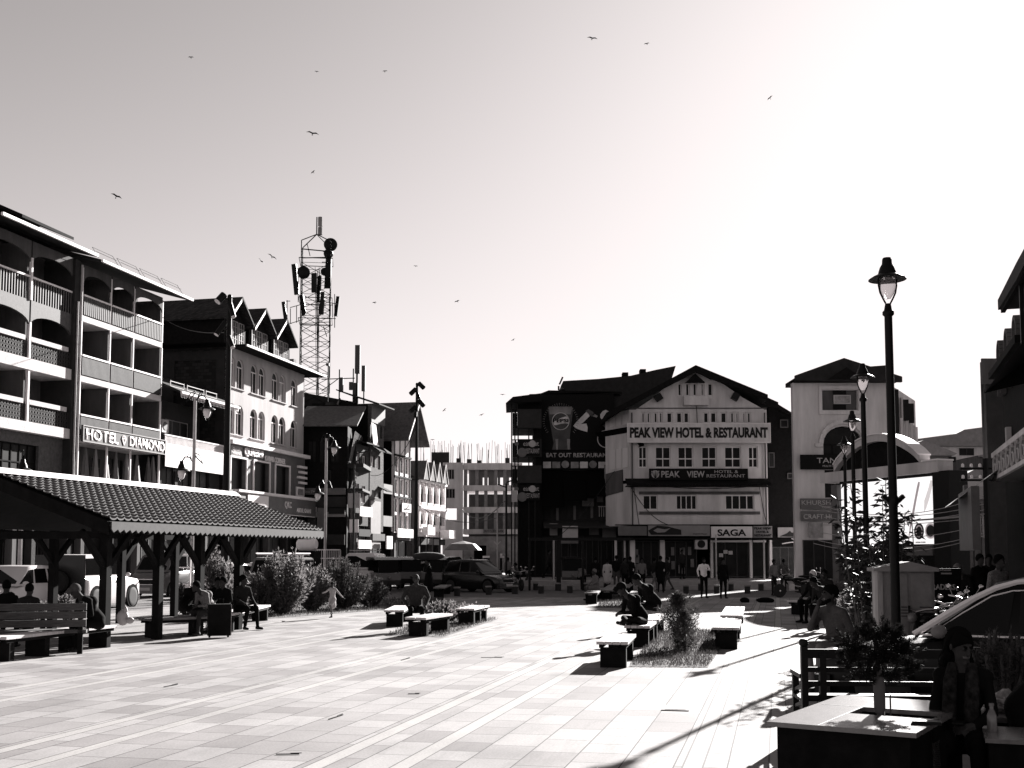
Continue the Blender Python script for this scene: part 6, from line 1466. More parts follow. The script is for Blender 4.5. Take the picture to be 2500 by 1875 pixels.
P3_=bed('planting_strip',[(505,1545),(620,1513),(800,1500),(905,1492),(1080,1474),(1085,1462),(800,1463),(500,1490)])
grass('strip_grass',P3_,9000,.1,'grass and weeds under the hedge bushes')
P4_=bed('planting_bed',[(1455,1484),(1545,1485),(1560,1458),(1475,1458)]); grass('bed_grass',P4_,2500,.09,'rough grass between the shaded benches')
b=MB()
for i in range(70):
    p=P2_[0].lerp(P2_[2],.35+.5*rnd.random()); b.ell((p.x+rnd.uniform(-.2,.2),p.y+rnd.uniform(-.3,.3),.3+.25*rnd.random()),.022,5,4)
o=b.build('blossoms',M['white']); tag(o,'small white blossoms on the plants between the benches','flowers',kind='stuff')
# litter and slots in the paving
for i,(px,py,ln,a,lab) in enumerate(((990,1610,1.1,14,'thin pale strip lying on the paving left of the drain'),(820,1752,.9,16,'bent wire strip lying on the paving in the middle foreground'),(702,1843,.5,90,'short dark stick on the paving at the bottom'),(1200,1606,.9,88,'drain slot cover in the paving'),(1010,1695,.35,60,'small twig on the paving'),(417,1675,.8,17,'thin strip on the paving at the left'))):
    g=G(px,py); b=MB(); b.cb((0,0,.008),(ln*.42,.011,.008)); b.cb((ln*.15,.012,.014),(ln*.2,.007,.006),rot=.08); o=b.build('debris_strip',M['black']); o.location=g; o.rotation_euler=(0,0,PI/2-R(a) if a<45 else R(3)); tag(o,lab,'debris')
g=G(1652,1730); b=MB(); b.box((-.16,-.22,.004),(.16,.22,.012)); b.box((-.12,-.18,.0125),(.12,.18,.016)); o=b.build('inspection_cover',M['conc']); o.location=g; o.rotation_euler=(0,0,-AX); tag(o,'small square inspection cover in the paving','cover')
# --- granite planter table ---
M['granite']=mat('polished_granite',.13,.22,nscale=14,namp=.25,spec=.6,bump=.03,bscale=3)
M['granD']=mat('granite_shaded_side',.006,.8,nscale=6,namp=.6,spec=.05)  # near-black granite: foreground shade on the block sides is put into the colour
c0=Vector((1.62,7.4)); dx=Vector((.85,-.53)).normalized(); dyv=Vector((.53,.85)); rzT=math.atan2(dx.y,dx.x)
PL=thing('granite_planter','polished granite planter block with a square planting hole in the right foreground','planter',(c0.x,c0.y,0),rzT)
def tl(px,py,z=.75): g=G(px,py,z)-Vector((c0.x,c0.y,0)); return g.x*dx.x+g.y*dx.y, g.x*dyv.x+g.y*dyv.y
h00=tl(2073,1741); h10=tl(2276,1754); h01=tl(2104,1725)
hx0,hx1,hy0,hy1=h00[0],.87,h00[1],h00[1]+.36; LT=.92; DT=tl(1953,1690)[1]
b=MB(); z0_,z1_=.72,.75
for q in (((0,0,z0_),(LT,hy0,z1_)),((0,hy1,z0_),(LT,DT,z1_)),((0,hy0,z0_),(hx0,hy1,z1_)),((hx1,hy0,z0_),(LT,hy1,z1_))): b.box(*q)
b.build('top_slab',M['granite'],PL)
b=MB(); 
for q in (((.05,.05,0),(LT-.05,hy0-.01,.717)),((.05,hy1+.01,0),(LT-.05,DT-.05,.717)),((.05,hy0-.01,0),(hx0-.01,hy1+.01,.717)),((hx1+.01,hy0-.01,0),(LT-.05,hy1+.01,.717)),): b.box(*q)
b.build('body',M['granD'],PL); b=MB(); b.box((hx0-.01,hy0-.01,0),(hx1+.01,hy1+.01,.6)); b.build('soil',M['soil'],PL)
b=MB(); b.box((.80,.0,.7505),(.806,hy0,.7515)); b.box((hx0-.012,0,.7505),(hx0-.006,DT,.7515)); b.box((hx0-.3,hy1,.7505),(LT,hy1+.005,.7515)); b.build('slab_joint',M['black'],PL)
def tw(u,v,z=0): return Vector((c0.x+dx.x*u+dyv.x*v,c0.y+dx.y*u+dyv.y*v,z))
pc=tw(*((tl(2158,1733)[0]+.02),(hy0+hy1)/2),z=.6) if False else tw(tl(2158,1733)[0],(hy0+hy1)/2,.6)
t=thing('juniper','dark feathery juniper growing from the granite planter with its trunk wrapped in plastic','shrub',pc,0)
zc=D(2158,1600,pc.y).z-.6; rt=.26
b=MB(); b.tube([(0,0,0),(.015,0,.3),(-.03,0,.7)],[.03,.022,.012],8); b.build('trunk',M['bark'],t,True)
b=MB(); b.lathe([(.028,.14),(.038,.17),(.04,.32),(.032,.37),(.026,.38)],(0,0,0),12); b.build('plastic_wrap',M['stuccoD'],t,True)
P=[];Dn=[]
M['juni']=mat('juniper_leaf',.012,.8,nscale=8,namp=.5,spec=.08); translucent(M['juni'],.2,.02)
cl=[(0,0,.0,.15,1),(-.17,.02,.05,.11,.8),(.15,0,.02,.12,.8),(-.10,0,-.12,.12,.7),(.10,.02,-.13,.13,.7),(.02,0,.14,.10,.6),(-.20,0,-.05,.07,.35),(.21,0,-.07,.07,.35),(.11,0,.13,.07,.3),(-.08,.01,.16,.06,.25)]
for (cx,cy,cz,cr,wt) in cl:
    for i in range(int(34*wt)):
        v=rng.normal(0,1,3); v/=np.linalg.norm(v); v[2]=v[2]*.7+.35; k=150; s_=rng.random(k)**.7; L_=cr*(.6+.9*rng.random())
        p=np.array([cx,cy,zc+cz])+v*(s_*L_)[:,None]+rng.normal(0,1,(k,3))*(.004+.012*(1-s_))[:,None]; P.append(p); Dn.append(np.tile(v*1.4,(k,1)))
leaves('foliage',np.concatenate(P),np.concatenate(Dn),.026,M['juni'],t,w=.16,jit=.5)
# objects on the planter
q=tw(*tl(2262,1768),z=.752); b=MB(); b.box((-.09,-.05,0),(.09,.05,.012)); b.box((-.085,-.047,.0125),(.085,.047,.02)); o=b.build('wallet',M['black']); o.location=q; o.rotation_euler=(0,0,rzT+.2); tag(o,'thin black wallet lying on the front edge of the granite planter','wallet')
b=MB(); b.tube([(0,0,0),(.0,0,.0),(0,.0,.13)],.006,5); o=b.build('stake',M['bark']); o.location=tw(*tl(2174,1735),z=.6)+Vector((0,0,.0)); o.scale=(1,1,2.0); tag(o,'thin stake beside the wrapped trunk in the planter','stake')
# dark backed bench behind the planter
BX=thing('slatted_bench','dark slatted bench seen from behind, left of the juniper','bench',(D(1955,1600,11.0).x,11.0,0),R(-4))
zT=D(1955,1583,11.0).z; Lb=1.65
for i in range(5): b=MB(); z=zT-.09-i*.13; b.box((.05,-.02,z),(Lb-.05,.02,z+(.085 if i==0 else .045))); b.build('back_slat',M['black'],BX)
for x in (.0,.17,Lb-.22,Lb-.05):
    b=MB(); b.box((x,-.04,0 if x in (0,Lb-.05) else .3),(x+.06,.04,zT+(.02 if x in (0,Lb-.05) else -.05))); b.build('upright',M['black'],BX)
b=MB(); b.lathe([(.03,zT+.02),(.045,zT+.035),(.045,zT+.075),(.03,zT+.09),(0,zT+.092)],(.03,0,0),10); b.build('finial',M['black'],BX,True)
for i in range(4): b=MB(); b.box((.0,.06+i*.11,.42),(Lb,.15+i*.11,.45)); b.build('seat_slat',M['black'],BX)
for x in (0,Lb-.06):
    b=MB(); b.box((x,.46,0),(x+.06,.52,.64)); b.build('leg',M['black'],BX)
    for z in (.2,.34,.5): b=MB(); b.bar((x+.03,.04,z+.08),(x+.03,.5,z-.02),.035,.03); b.build('side_slat',M['black'],BX)
    b=MB(); b.box((x-.01,.03,.64),(x+.07,.55,.68)); b.build('armrest',M['black'],BX)
# potted shrub and wrapped parcel at the right edge
t=shrub('potted_shrub','feathery dark shrub in a pot behind the seated women at the right edge','shrub',D(2452,1600,9.2).x,9.2,.24,.22,.52,nst=40,nl=120,size=.045,m='leafD',z=.72,w=.2)
b=MB(); b.lathe([(.09,-.2),(.12,-.02),(.13,0),(.1,.0),(0,-.01)],n=14); b.build('pot',M['concD'],t,True)
# ================= vehicles =================
M['carD']=mat('dark_car_paint',.006,.25,spec=.4); M['carN']=mat('black_car_paint',.004,.3,spec=.15); M['carW']=mat('white_car_paint',.6,.3,spec=.5); M['carG']=mat('grey_car_paint',.10,.3,spec=.5); M['chrome']=mat('chrome_trim',.5,.2,metal=1.0); M['lampL']=mat('headlight',.12,.15,spec=.5)
M['cglass']=mat('car_glass',.004,.12,spec=.1)
def wheel(par,x,y,r,wd=.2,m='metal'):
    s=1 if y>0 else -1
    b=MB(); b.lathe([(r*.62,-wd/2),(r*.9,-wd/2),(r,-wd*.35),(r,wd*.35),(r*.9,wd/2),(r*.62,wd/2)],(x,y,r),20,axis='Y'); ty=b.build('tyre',M['rubber'],par,True)
    b=MB(); b.lathe([(0,-.02),(r*.2,-.03),(r*.25,0),(r*.58,.02),(r*.63,-.03),(r*.63,.03)],(0,0,0),20,axis='Y')
    for k in range(5):
        a=2*PI*k/5; b.bar((0,-.0,0),(r*.58*math.cos(a),0,r*.58*math.sin(a)),.07,.05,up=(0,1,0))
    b.v=[(v[0]+x,v[1]*(-1 if s>0 else 1)+y+s*wd*.32,v[2]+r) for v in b.v]; b.build('rim',M[m],ty,False)
def car(label,x,y,rz,L=4.0,W=1.7,H=1.5,paint='carD',kind='hatch',name='parked_car',group=None,cat='car',z=0):
    t=thing(name,label,cat,(x,y,z),rz,group); hw=W/2; f=L/2
    belt=H*.60; gr=.16
    if kind=='box': body=[(-f,.95,.93,1.0),(-f+.05,1.0,1.0,1),(-f*.3,1.02,1,1),(f*.42,1.0,1,1),(f*.5,.98,.98,1),(f-.12,.9,.95,1),(f,.8,.9,1)]; gh=[(-f+.04,-f+.1,.99),(-f*.4,-f*.4,1),(f*.20,f*.2,1),(f*.45,f*.28,.985)]
    elif kind=='van': body=[(-f,1,.95,1),(-f+.05,1.02,1,1),(0,1.02,1,1),(f*.7,1,1,1),(f-.1,.85,.95,1),(f,.7,.9,1)]; gh=[(-f+.04,-f+.12,.98),(0,0,1),(f*.4,f*.4,1),(f*.82,f*.55,.97)]
    else: body=[(-f,.85,.82,.9),(-f+.12,1.04,.94,1),(-f*.4,1.03,1,1),(f*.25,.98,1,1),(f*.42,.93,.99,1),(f*.75,.84,.95,1),(f-.06,.74,.86,.9),(f,.6,.78,.8)]; gh=[(-f+.1,-f+.42,.955),(-f*.35,-f*.32,1.0),(f*.02,-.0,.995),(f*.47,f*.10,.965)]
    b=MB(); rows=[]
    for (xx,bz,wf,lo) in body:
        w_=hw*wf; zt=belt*bz; zb=gr+.12*(1-lo); rows.append([(xx,-w_*.9,zb),(xx,-w_,zb+.2),(xx,-w_,zt-.14),(xx,-w_*.93,zt-.03),(xx,-w_*.75,zt),(xx,w_*.75,zt),(xx,w_*.93,zt-.03),(xx,w_,zt-.14),(xx,w_,zb+.2),(xx,w_*.9,zb)])
    n=10
    for r_ in rows: b.v+=r_
    for i in range(len(rows)-1):
        for k in range(n): b.f.append((i*n+k,i*n+(k+1)%n,(i+1)*n+(k+1)%n,(i+1)*n+k)); b.m.append(0)
    b.f.append(tuple(range(n))); b.f.append(tuple((len(rows)-1)*n+k for k in range(n))); b.m+=[0,0]
    b.build('body',M[paint],t,True)
    # greenhouse
    b=MB(); rows=[]
    for (xb,xt,rh_) in gh:
        zt=H*rh_; tw_=hw*(.80 if kind=='hatch' else .88); rows.append([(xb,-hw*.93,belt-.05),(xt,-tw_,zt-.07),(xt,-tw_*.86,zt),(xt,tw_*.86,zt),(xt,tw_,zt-.07),(xb,hw*.93,belt-.05)])
    for r_ in rows: b.v+=r_
    n=6
    for i in range(len(rows)-1):
        for k in range(n): b.f.append((i*n+k,i*n+(k+1)%n,(i+1)*n+(k+1)%n,(i+1)*n+k)); b.m.append(0)
    b.f.append(tuple(range(n))); b.f.append(tuple((len(rows)-1)*n+k for k in range(n))); b.m+=[0,0]
    b.build('cabin',M[paint],t,True)
    # glass
    def lerp(a,c,t_): return tuple(a[i]*(1-t_)+c[i]*t_ for i in range(3))
    for s in (0,1):
        for i in range(len(rows)-1):
            A_,B_=rows[i],rows[i+1]; a0,a1=(A_[0],A_[1]) if s==0 else (A_[5],A_[4]); b0,b1=(B_[0],B_[1]) if s==0 else (B_[5],B_[4])
            q=[lerp(lerp(a0,b0,u),lerp(a1,b1,u),v) for u,v in ((.07,.14),(.94,.14),(.94,.93),(.07,.93))]; off=-.008 if s==0 else .008
            b=MB(); b.prism([(p[0],p[1]+off*.2,p[2]) for p in q],(0,off,0)); b.build('side_window',M['cglass'],t)
    for (r_,nm,sg_) in ((rows[-1],'windscreen',1),(rows[0],'rear_window',-1)):
        a0,a1,b1,b0=r_[0],r_[1],r_[4],r_[5]; q=[lerp(lerp(a0,b0,u),lerp(a1,b1,u),v) for u,v in ((.07,.14),(.93,.14),(.93,.95),(.07,.95))]
        b=MB(); b.prism(q,(sg_*.012,0,.006)); b.build(nm,M['cglass'],t)
    r_=.31 if kind!='box' else .36
    for xx in (-f*.62,f*.66):
        for s in (-1,1):
            b=MB(); b.lathe([(r_*1.18,-.012),(r_*1.2,0),(0,.0)],(xx,s*(hw+.002)-.006,r_+.02),18,axis='Y'); b.build('wheel_arch',M['blackm'],t); wheel(t,xx,s*(hw-.07),r_)
    for s in (-1,1):
        zl=belt*.66; b=MB(); b.ell((f-.10,s*hw*.66,zl+.02),(.12,.2,.09),10,6); b.build('headlight',M['lampL'],t,True)
        b=MB(); b.box((-f-.0,s*hw*.75-.1,belt*.72),(-f+.06,s*hw*.75+.1,belt*.92)); b.build('tail_light',M['signM'],t)
        b=MB(); b.ell((f*.36,s*(hw+.1),belt+.04),(.07,.11,.07),10,6); b.bar((f*.36,s*hw*.9,belt-.02),(f*.36,s*(hw+.1),belt+.0),.05,.04); b.build('mirror',M[paint],t,True)
    b=MB(); b.box((f-.05,-hw*.45,belt*.5),(f+.012,hw*.45,belt*.68)); g_=b.build('grille',M['black'],t); b=MB(); b.box((f+.013,-hw*.5,belt*.67),(f+.03,hw*.5,belt*.70)); b.box((f+.013,-hw*.5,belt*.48),(f+.03,hw*.5,belt*.5)); b.build('grille_trim',M['chrome'],g_)
    b=MB(); b.box((f-.12,-hw*.9,.2),(f+.06,hw*.9,belt*.45)); b.build('bumper',M[paint if kind=='hatch' else 'carG'],t); b=MB(); b.box((f+.061,-.25,.3),(f+.07,.25,.42)); b.build('number_plate',M['frame'],t)
    b=MB(); b.box((-f-.06,-hw*.9,.22),(-f+.1,hw*.9,belt*.45)); b.build('bumper',M[paint if kind=='hatch' else 'carG'],t)
    return t
def cpos(px,Y): d=D(px,1400,Y); return d.x,Y
x,y=cpos(1170,58); car('dark hatchback turning in the street, its bonnet towards the square',x,y,R(-38),3.75,1.72,1.62,'carD',name='parked_car')
x,y=cpos(2440,12.3); nc=car('big dark car at the right edge with a bright windscreen pillar and mirror',5.85,13.15,R(150),4.3,1.78,1.56,'carN')
M['pillar']=mat('pillar_glint_trim',.75,.3)  # pale trim; the skylight glint on the pillars is put into its colour
f=2.15; b=MB()
for s in (-1,1):
    b.tube([(f*.50,s*.82,.92),(f*.34,s*.775,1.15),(f*.2,s*.74,1.34),(f*.10,s*.715,1.45),(f*.0,s*.70,1.515),(-f*.15,s*.69,1.55),(-f*.45,s*.69,1.56)],[.04,.04,.036,.033,.03,.026,.02],6); b.bar((f*.47,s*.86,.925),(-f*.8,s*.83,.93),.015,.02); b.tube([(f*.40,s*.81,.95),(f*.26,s*.775,1.17),(f*.12,s*.745,1.36),(f*.02,s*.73,1.42),(-f*.4,s*.72,1.46)],.008,5)
b.build('pillar_glint_trim',M['pillar'],nc); 
for s in (-1,1): b=MB(); b.ell((f*.36,s*1.0,.97),(.09,.13,.075),12,8); b.build('mirror_cap',M['conc'],nc,True)
b=MB()
for s in (-1,1): b.box((-.05,s*.892-.004,.3),(-.03,s*.892+.004,.9)); b.box((-.45,s*.90-.01,.72),(-.28,s*.90+.01,.75))
b.build('door_line',M['steelD'],nc)
jx,jy=-13.75-.85,38+1.95; jp=car('white boxy jeep parked beyond the shelter, seen from behind',jx,jy,PI/2-R(9),3.9,1.78,1.85,'carW',kind='box',name='parked_jeep')
b=MB(); b.box((-2.0,-.88,.5),(-1.955,.88,1.83)); b.build('shaded_tailgate',M['carD'],jp); b=MB(); b.lathe([(0,-.12),(.34,-.12),(.36,0),(.34,.1),(0,.1)],(-2.1,0,.95),18,axis='X'); b.build('spare_wheel',M['rubber'],jp,True)  # dark tailgate: shade on the jeep's rear face is put into its paint
b=MB(); b.box((-1.9,-.9,1.2),(-.2,-.885,1.82)); 
x,y=cpos(35,37); car('white car at the left edge beyond the shelter',x,y,-PI/2-R(13),4.0,1.7,1.5,'carW')
x,y=cpos(676,47); oj=car('old boxy jeep facing the square behind the feathery bushes',x,y,-PI/2-R(14),4.0,1.75,1.75,'carG',kind='box',name='parked_jeep')
b=MB()
for k in range(5): b.tube([(-1.6+k*.5,-.7,1.85),(-1.6+k*.5,.7,1.85)],.02,5)
for s in (-.7,.7): b.tube([(-1.7,s,1.9),(.5,s,1.9)],.025,5)
b.build('roof_rack',M['white'],oj)
x,y=cpos(640,55); car('white car with a pale roof behind the old boxy jeep',x,y,-PI/2-R(10),4,1.7,1.5,'carW')
x,y=cpos(540,50); car('white car seen past the far shelter posts',x,y,-PI/2-R(14),4,1.7,1.5,'carW')
x,y=cpos(418,52); car('pale van behind the middle shelter posts',x,y,-PI/2-R(14),4.2,1.75,1.9,'carG',kind='van',cat='van',name='parked_van')
x,y=cpos(890,60); vn=car('van with a roof rack beyond the dark rounded bush',x,y,-PI/2-R(4),4,1.7,1.95,'carW',kind='van',cat='van',name='parked_van')
b=MB()
for k in range(5): b.tube([(-1.2+k*.5,-.6,2.08),(-1.2+k*.5,.6,2.08)],.02,5)
for s in (-.6,.6): b.tube([(-1.3,s,2.08),(.9,s,2.08)],.025,5)
b.build('roof_rack',M['frame'],vn)
x,y=cpos(975,66); car('white car nosing into the street left of the sack carrier',x,y,R(-50),3.8,1.65,1.5,'carW')
x,y=cpos(830,66); car('grey car half hidden behind the hedge',x,y,R(-120),4,1.7,1.5,'carG')
x,y=cpos(1075,66); car('dark car behind the hatchback tail',x,y,R(-60),3.8,1.65,1.5,'carG')
# auto rickshaws
def rick(px,Y,rz,label):
    p=GX(px,Y); t=thing('auto_rickshaw',label,'auto rickshaw',(p.x,Y,0),rz,'auto rickshaws waiting at the street mouth')
    b=MB(); b.prism([(-1.2,-.6,.35),(1.0,-.6,.35),(1.3,-.6,.6),(1.2,-.6,.95),(-1.2,-.6,.95)],(0,1.2,0)); b.build('body',M['carG'],t)
    b=MB(); b.prism([(-1.3,-.65,.95),(-1.2,-.65,1.65),(-.9,-.65,1.75),(.6,-.65,1.72),(1.0,-.65,1.6),(.9,-.65,1.55),(-.4,-.65,1.6),(-.45,-.65,.96)],(0,1.3,0)); b.build('hood',M['carD'],t)
    b=MB(); b.prism([(1.15,-.5,.96),(1.2,-.5,.96),(.97,-.5,1.58),(.92,-.5,1.58)],(0,1.0,0)); b.build('windscreen',M['cglass'],t)
    b=MB(); b.ell((1.33,0,.72),.09,8,6); b.build('headlight',M['lampL'],t,True)
    wheel(t,1.05,.0,.22,.12); wheel(t,-.8,.55,.22,.12); wheel(t,-.8,-.55,.22,.12)
rick(935,58,R(-70),'auto rickshaw left of the sack carrier'); rick(1078,60,R(-110),'auto rickshaw behind the sack carrier'); rick(1000,62,R(-80),'auto rickshaw between the white car and the hatchback'); rick(1400,66,R(-95),'auto rickshaw parked before the canopy shops')
# motorcycles
def bike(px,Y,rz,label,g='motorcycles parked by the kerb',pal='carD'):
    p=GX(px,Y); t=thing('motorcycle',label,'motorcycle',(p.x,Y,0),rz,g)
    for xx in (-.64,.64):
        b=MB(); b.lathe([(.24,-.05),(.29,-.05),(.3,0),(.29,.05),(.24,.05)],(xx,0,.3),18,axis='Y'); ty=b.build('tyre',M['rubber'],t,True)
        b=MB(); b.lathe([(.225,-.02),(.24,-.03),(.24,.03),(.225,.02),(.225,-.02)],(xx,0,.3),18,axis='Y'); b.tube([(xx,-.06,.3),(xx,.06,.3)],.04,8)
        for k in range(8): b.tube([(xx,0,.3),(xx+.23*math.cos(k*PI/4),0,.3+.23*math.sin(k*PI/4))],.006,4,cap=False)
        b.build('rim',M['chrome'],ty)
    b=MB(); b.tube([(.64,0,.3),(.45,0,.78),(.42,0,.95)],.035,6); b.tube([(.42,0,.8),(-.1,0,.7),(-.64,0,.55)],.035,6); b.tube([(.35,0,.75),(.1,0,.35),(-.25,0,.35),(-.64,0,.3)],.03,6); b.build('frame',M['black'],t)
    b=MB(); b.ell((.17,0,.82),(.26,.13,.12),12,8); b.build('fuel_tank',M[pal],t,True)
    b=MB(); b.ell((-.3,0,.80),(.36,.12,.06),12,6); b.build('seat',M['black'],t,True)
    b=MB(); b.tube([(.36,-.36,1.02),(.42,-.15,1.0),(.45,0,.96),(.42,.15,1.0),(.36,.36,1.02)],.018,6); b.build('handlebar',M['chrome'],t)
    b=MB(); b.ell((.55,0,.88),(.07,.08,.08),10,8); b.build('headlight',M['lampL'],t,True)
    b=MB(); b.box((-.02,-.12,.3),(.25,.12,.6)); b.build('engine',M['metal'],t); b=MB(); b.tube([(.15,-.13,.35),(-.3,-.15,.28),(-.8,-.16,.34)],[.03,.035,.045],8); b.build('exhaust',M['chrome'],t)
    b=MB(); b.tube([(-.35,0,.62),(-.64,0,.66),(-.9,0,.55)],.05,6); b.build('mudguard',M[pal],t)
    for s in (-1,1): b=MB(); b.tube([(.4,s*.25,1.02),(.36,s*.34,1.18)],.008,4); b.ell((.36,s*.36,1.2),(.02,.06,.04),8,5); b.build('mirror',M['chrome'],t,True)
    return t
for px,Y,a,lab in ((2285,17.5,-150,'front motorcycle behind the metal cabinet'),(2320,18.6,-140,'second motorcycle in the row right of the cabinet'),(2350,20.0,-150,'third motorcycle in the row right of the cabinet'),(2300,21.5,-35,'motorcycle facing away behind the row by the cabinet'),(2380,23,-145,'farthest motorcycle under the TRADERS board')):
    bike(px,Y,R(a),lab,g='motorcycles behind the metal cabinet')
bike(1935,50,R(-165),'motorcycle left of the seated men by the lantern posts'); bike(1262,60,R(-70),'motorcycle right of the dark hatchback'); bike(1290,64,R(-100),'motorcycle beneath the restaurant signs'); bike(1980,56,R(-30),'motorcycle behind the seated white-haired man')
# roofed goods: water drum, barriers, umbrella, planters, board
g=D(750,1330,52); t=thing('water_drum','fat white drum lying on a dark trolley above the hedge','drum',(g.x,52,0),R(-12)); zd=D(750,1329,52).z
b=MB(); b.lathe([(0,-.45),(.2,-.45),(.29,-.36),(.31,-.2),(.31,.2),(.29,.36),(.2,.45),(0,.45)],(0,0,zd),18,axis='X'); b.build('drum',M['white'],t,True); b=MB(); b.box((-.5,-.4,1.2),(.5,.4,zd-.3)); b.box((-.7,-.5,.4),(.7,.5,1.2)); b.build('trolley',M['dark'],t)
for k,(px,Y) in enumerate(((800,54),)):
    g=GX(px,Y); t=thing('metal_barrier','white metal barrier rail behind the hedge','barrier',(g.x,Y,0),0); zt=D(800,1341,Y).z; b=MB(); 
    b.box((-.6,-.02,zt-.05),(.6,.02,zt)); b.box((-.6,-.02,zt-.45),(.75,.02,zt-.40))
    for i in range(14): b.box((-.58+i*.09,-.01,zt-.95),(-.56+i*.09,.01,zt-.05))
    b.build('rail',M['white'],t); b=MB(); [b.box((x,-.03,0),(x+.05,.03,zt)) for x in (-.6,.55)]; b.build('leg',M['frame'],t)
g=GX(442,44); t=thing('display_rack','white wire display rack behind the shelter posts','rack',(g.x,44,0),R(-10)); b=MB(); zt=D(442,1352,44).z
for x in (-.35,.35): b.box((x,-.02,0),(x+.05,.02,zt))
for z in (zt-.05,zt-.55): b.box((-.35,-.02,z),(.4,.02,z+.05))
for k in range(5): b.box((-.35,-.02,.15+k*.13),(.4,.02,.22+k*.13))
b.build('frame',M['white'],t)
g=GX(1130,92); t=thing('street_umbrella','wide vendor umbrella over a stall at the street mouth','umbrella',(g.x,92,0)); b=MB(); b.lathe([(1.5,2.3),(1.0,2.75),(0,3.0),(0,2.95),(1.0,2.7),(1.5,2.25)],n=10); b.build('canopy',M['sign'],t); b=MB(); b.tube([(0,0,0),(0,0,2.95)],.03,6); b.build('pole',M['black'],t)
g=GX(1205,80); t=thing('white_stall','low vendor stall with a white top right of the hatchback roof','stall',(g.x,80,0)); b=MB(); b.box((-.6,-.4,0),(.6,.4,1.65)); b.build('counter',M['dark'],t); b=MB(); b.box((-.75,-.5,1.66),(.75,.5,1.8)); b.box((0,-.4,1.8),(.6,.4,1.95)); b.build('top',M['white'],t)
for i,(px) in enumerate((1267,1281)):
    g=G(px,1437); t=thing('stone_planter','round grey stone planter drum %s beside the hatchback'%('nearer' if i==0 else 'farther'),'planter',g,0,'stone planter drums'); b=MB(); b.lathe([(.2,0),(.22,.02),(.22,.44),(.18,.44),(.17,.38),(0,.38)],n=16); b.build('drum',M['conc'],t,True)
g=GX(1208,78); t=thing('standing_sign','plain grey standing sign by the dark doorway','sign',(g.x,78,0)); b=MB(); b.box((-.35,-.05,.9),(.35,.05,2.1)); b.build('panel',M['conc'],t); b=MB(); b.box((-.3,-.04,0),(-.25,.04,.9)); b.box((.25,-.04,0),(.3,.04,.9)); b.build('legs',M['black'],t)
# board with phone numbers by the motorcycles
Yb=24; t=thing('trader_board','dark trader board with pale lettering behind the motorcycles','signboard',(D(2262,1380,Yb).x,Yb,0)); x1=(2345-2262)*Yb/F; zz=lambda py:D(2300,py,Yb).z
b=MB(); b.box((0,0,.2),(x1,.06,zz(1388))); b.build('panel',M['signD'],t)
for s_,x0,xw,y0,y1 in (('TRADERS',2263,2330,1440,1426),('9419000000',2294,2320,1394,1390),('7006000000',2296,2322,1402,1398)):
    text(t,s_,(x0-2262)*Yb/F,zz(y0),(xw-x0)*Yb/F,zz(y1)-zz(y0),-.004,M['inkG'],bold=.02)
# dropped bundles on the paving
for px,w_,lab in ((1818,.38,'small dark bundle lying on the paving at the shadow edge'),(1868,.72,'longer dark bundle lying on the paving at the shadow edge')):
    g=G(px,1471); b=MB(); b.ell((0,0,.09),(w_/2,.2,.11),14,8); b.ell((w_*.22,.02,.06),(w_*.3,.18,.07),12,6); o=b.build('bundle',M['blackm'],None,True); o.location=g; tag(o,lab,'bundle')
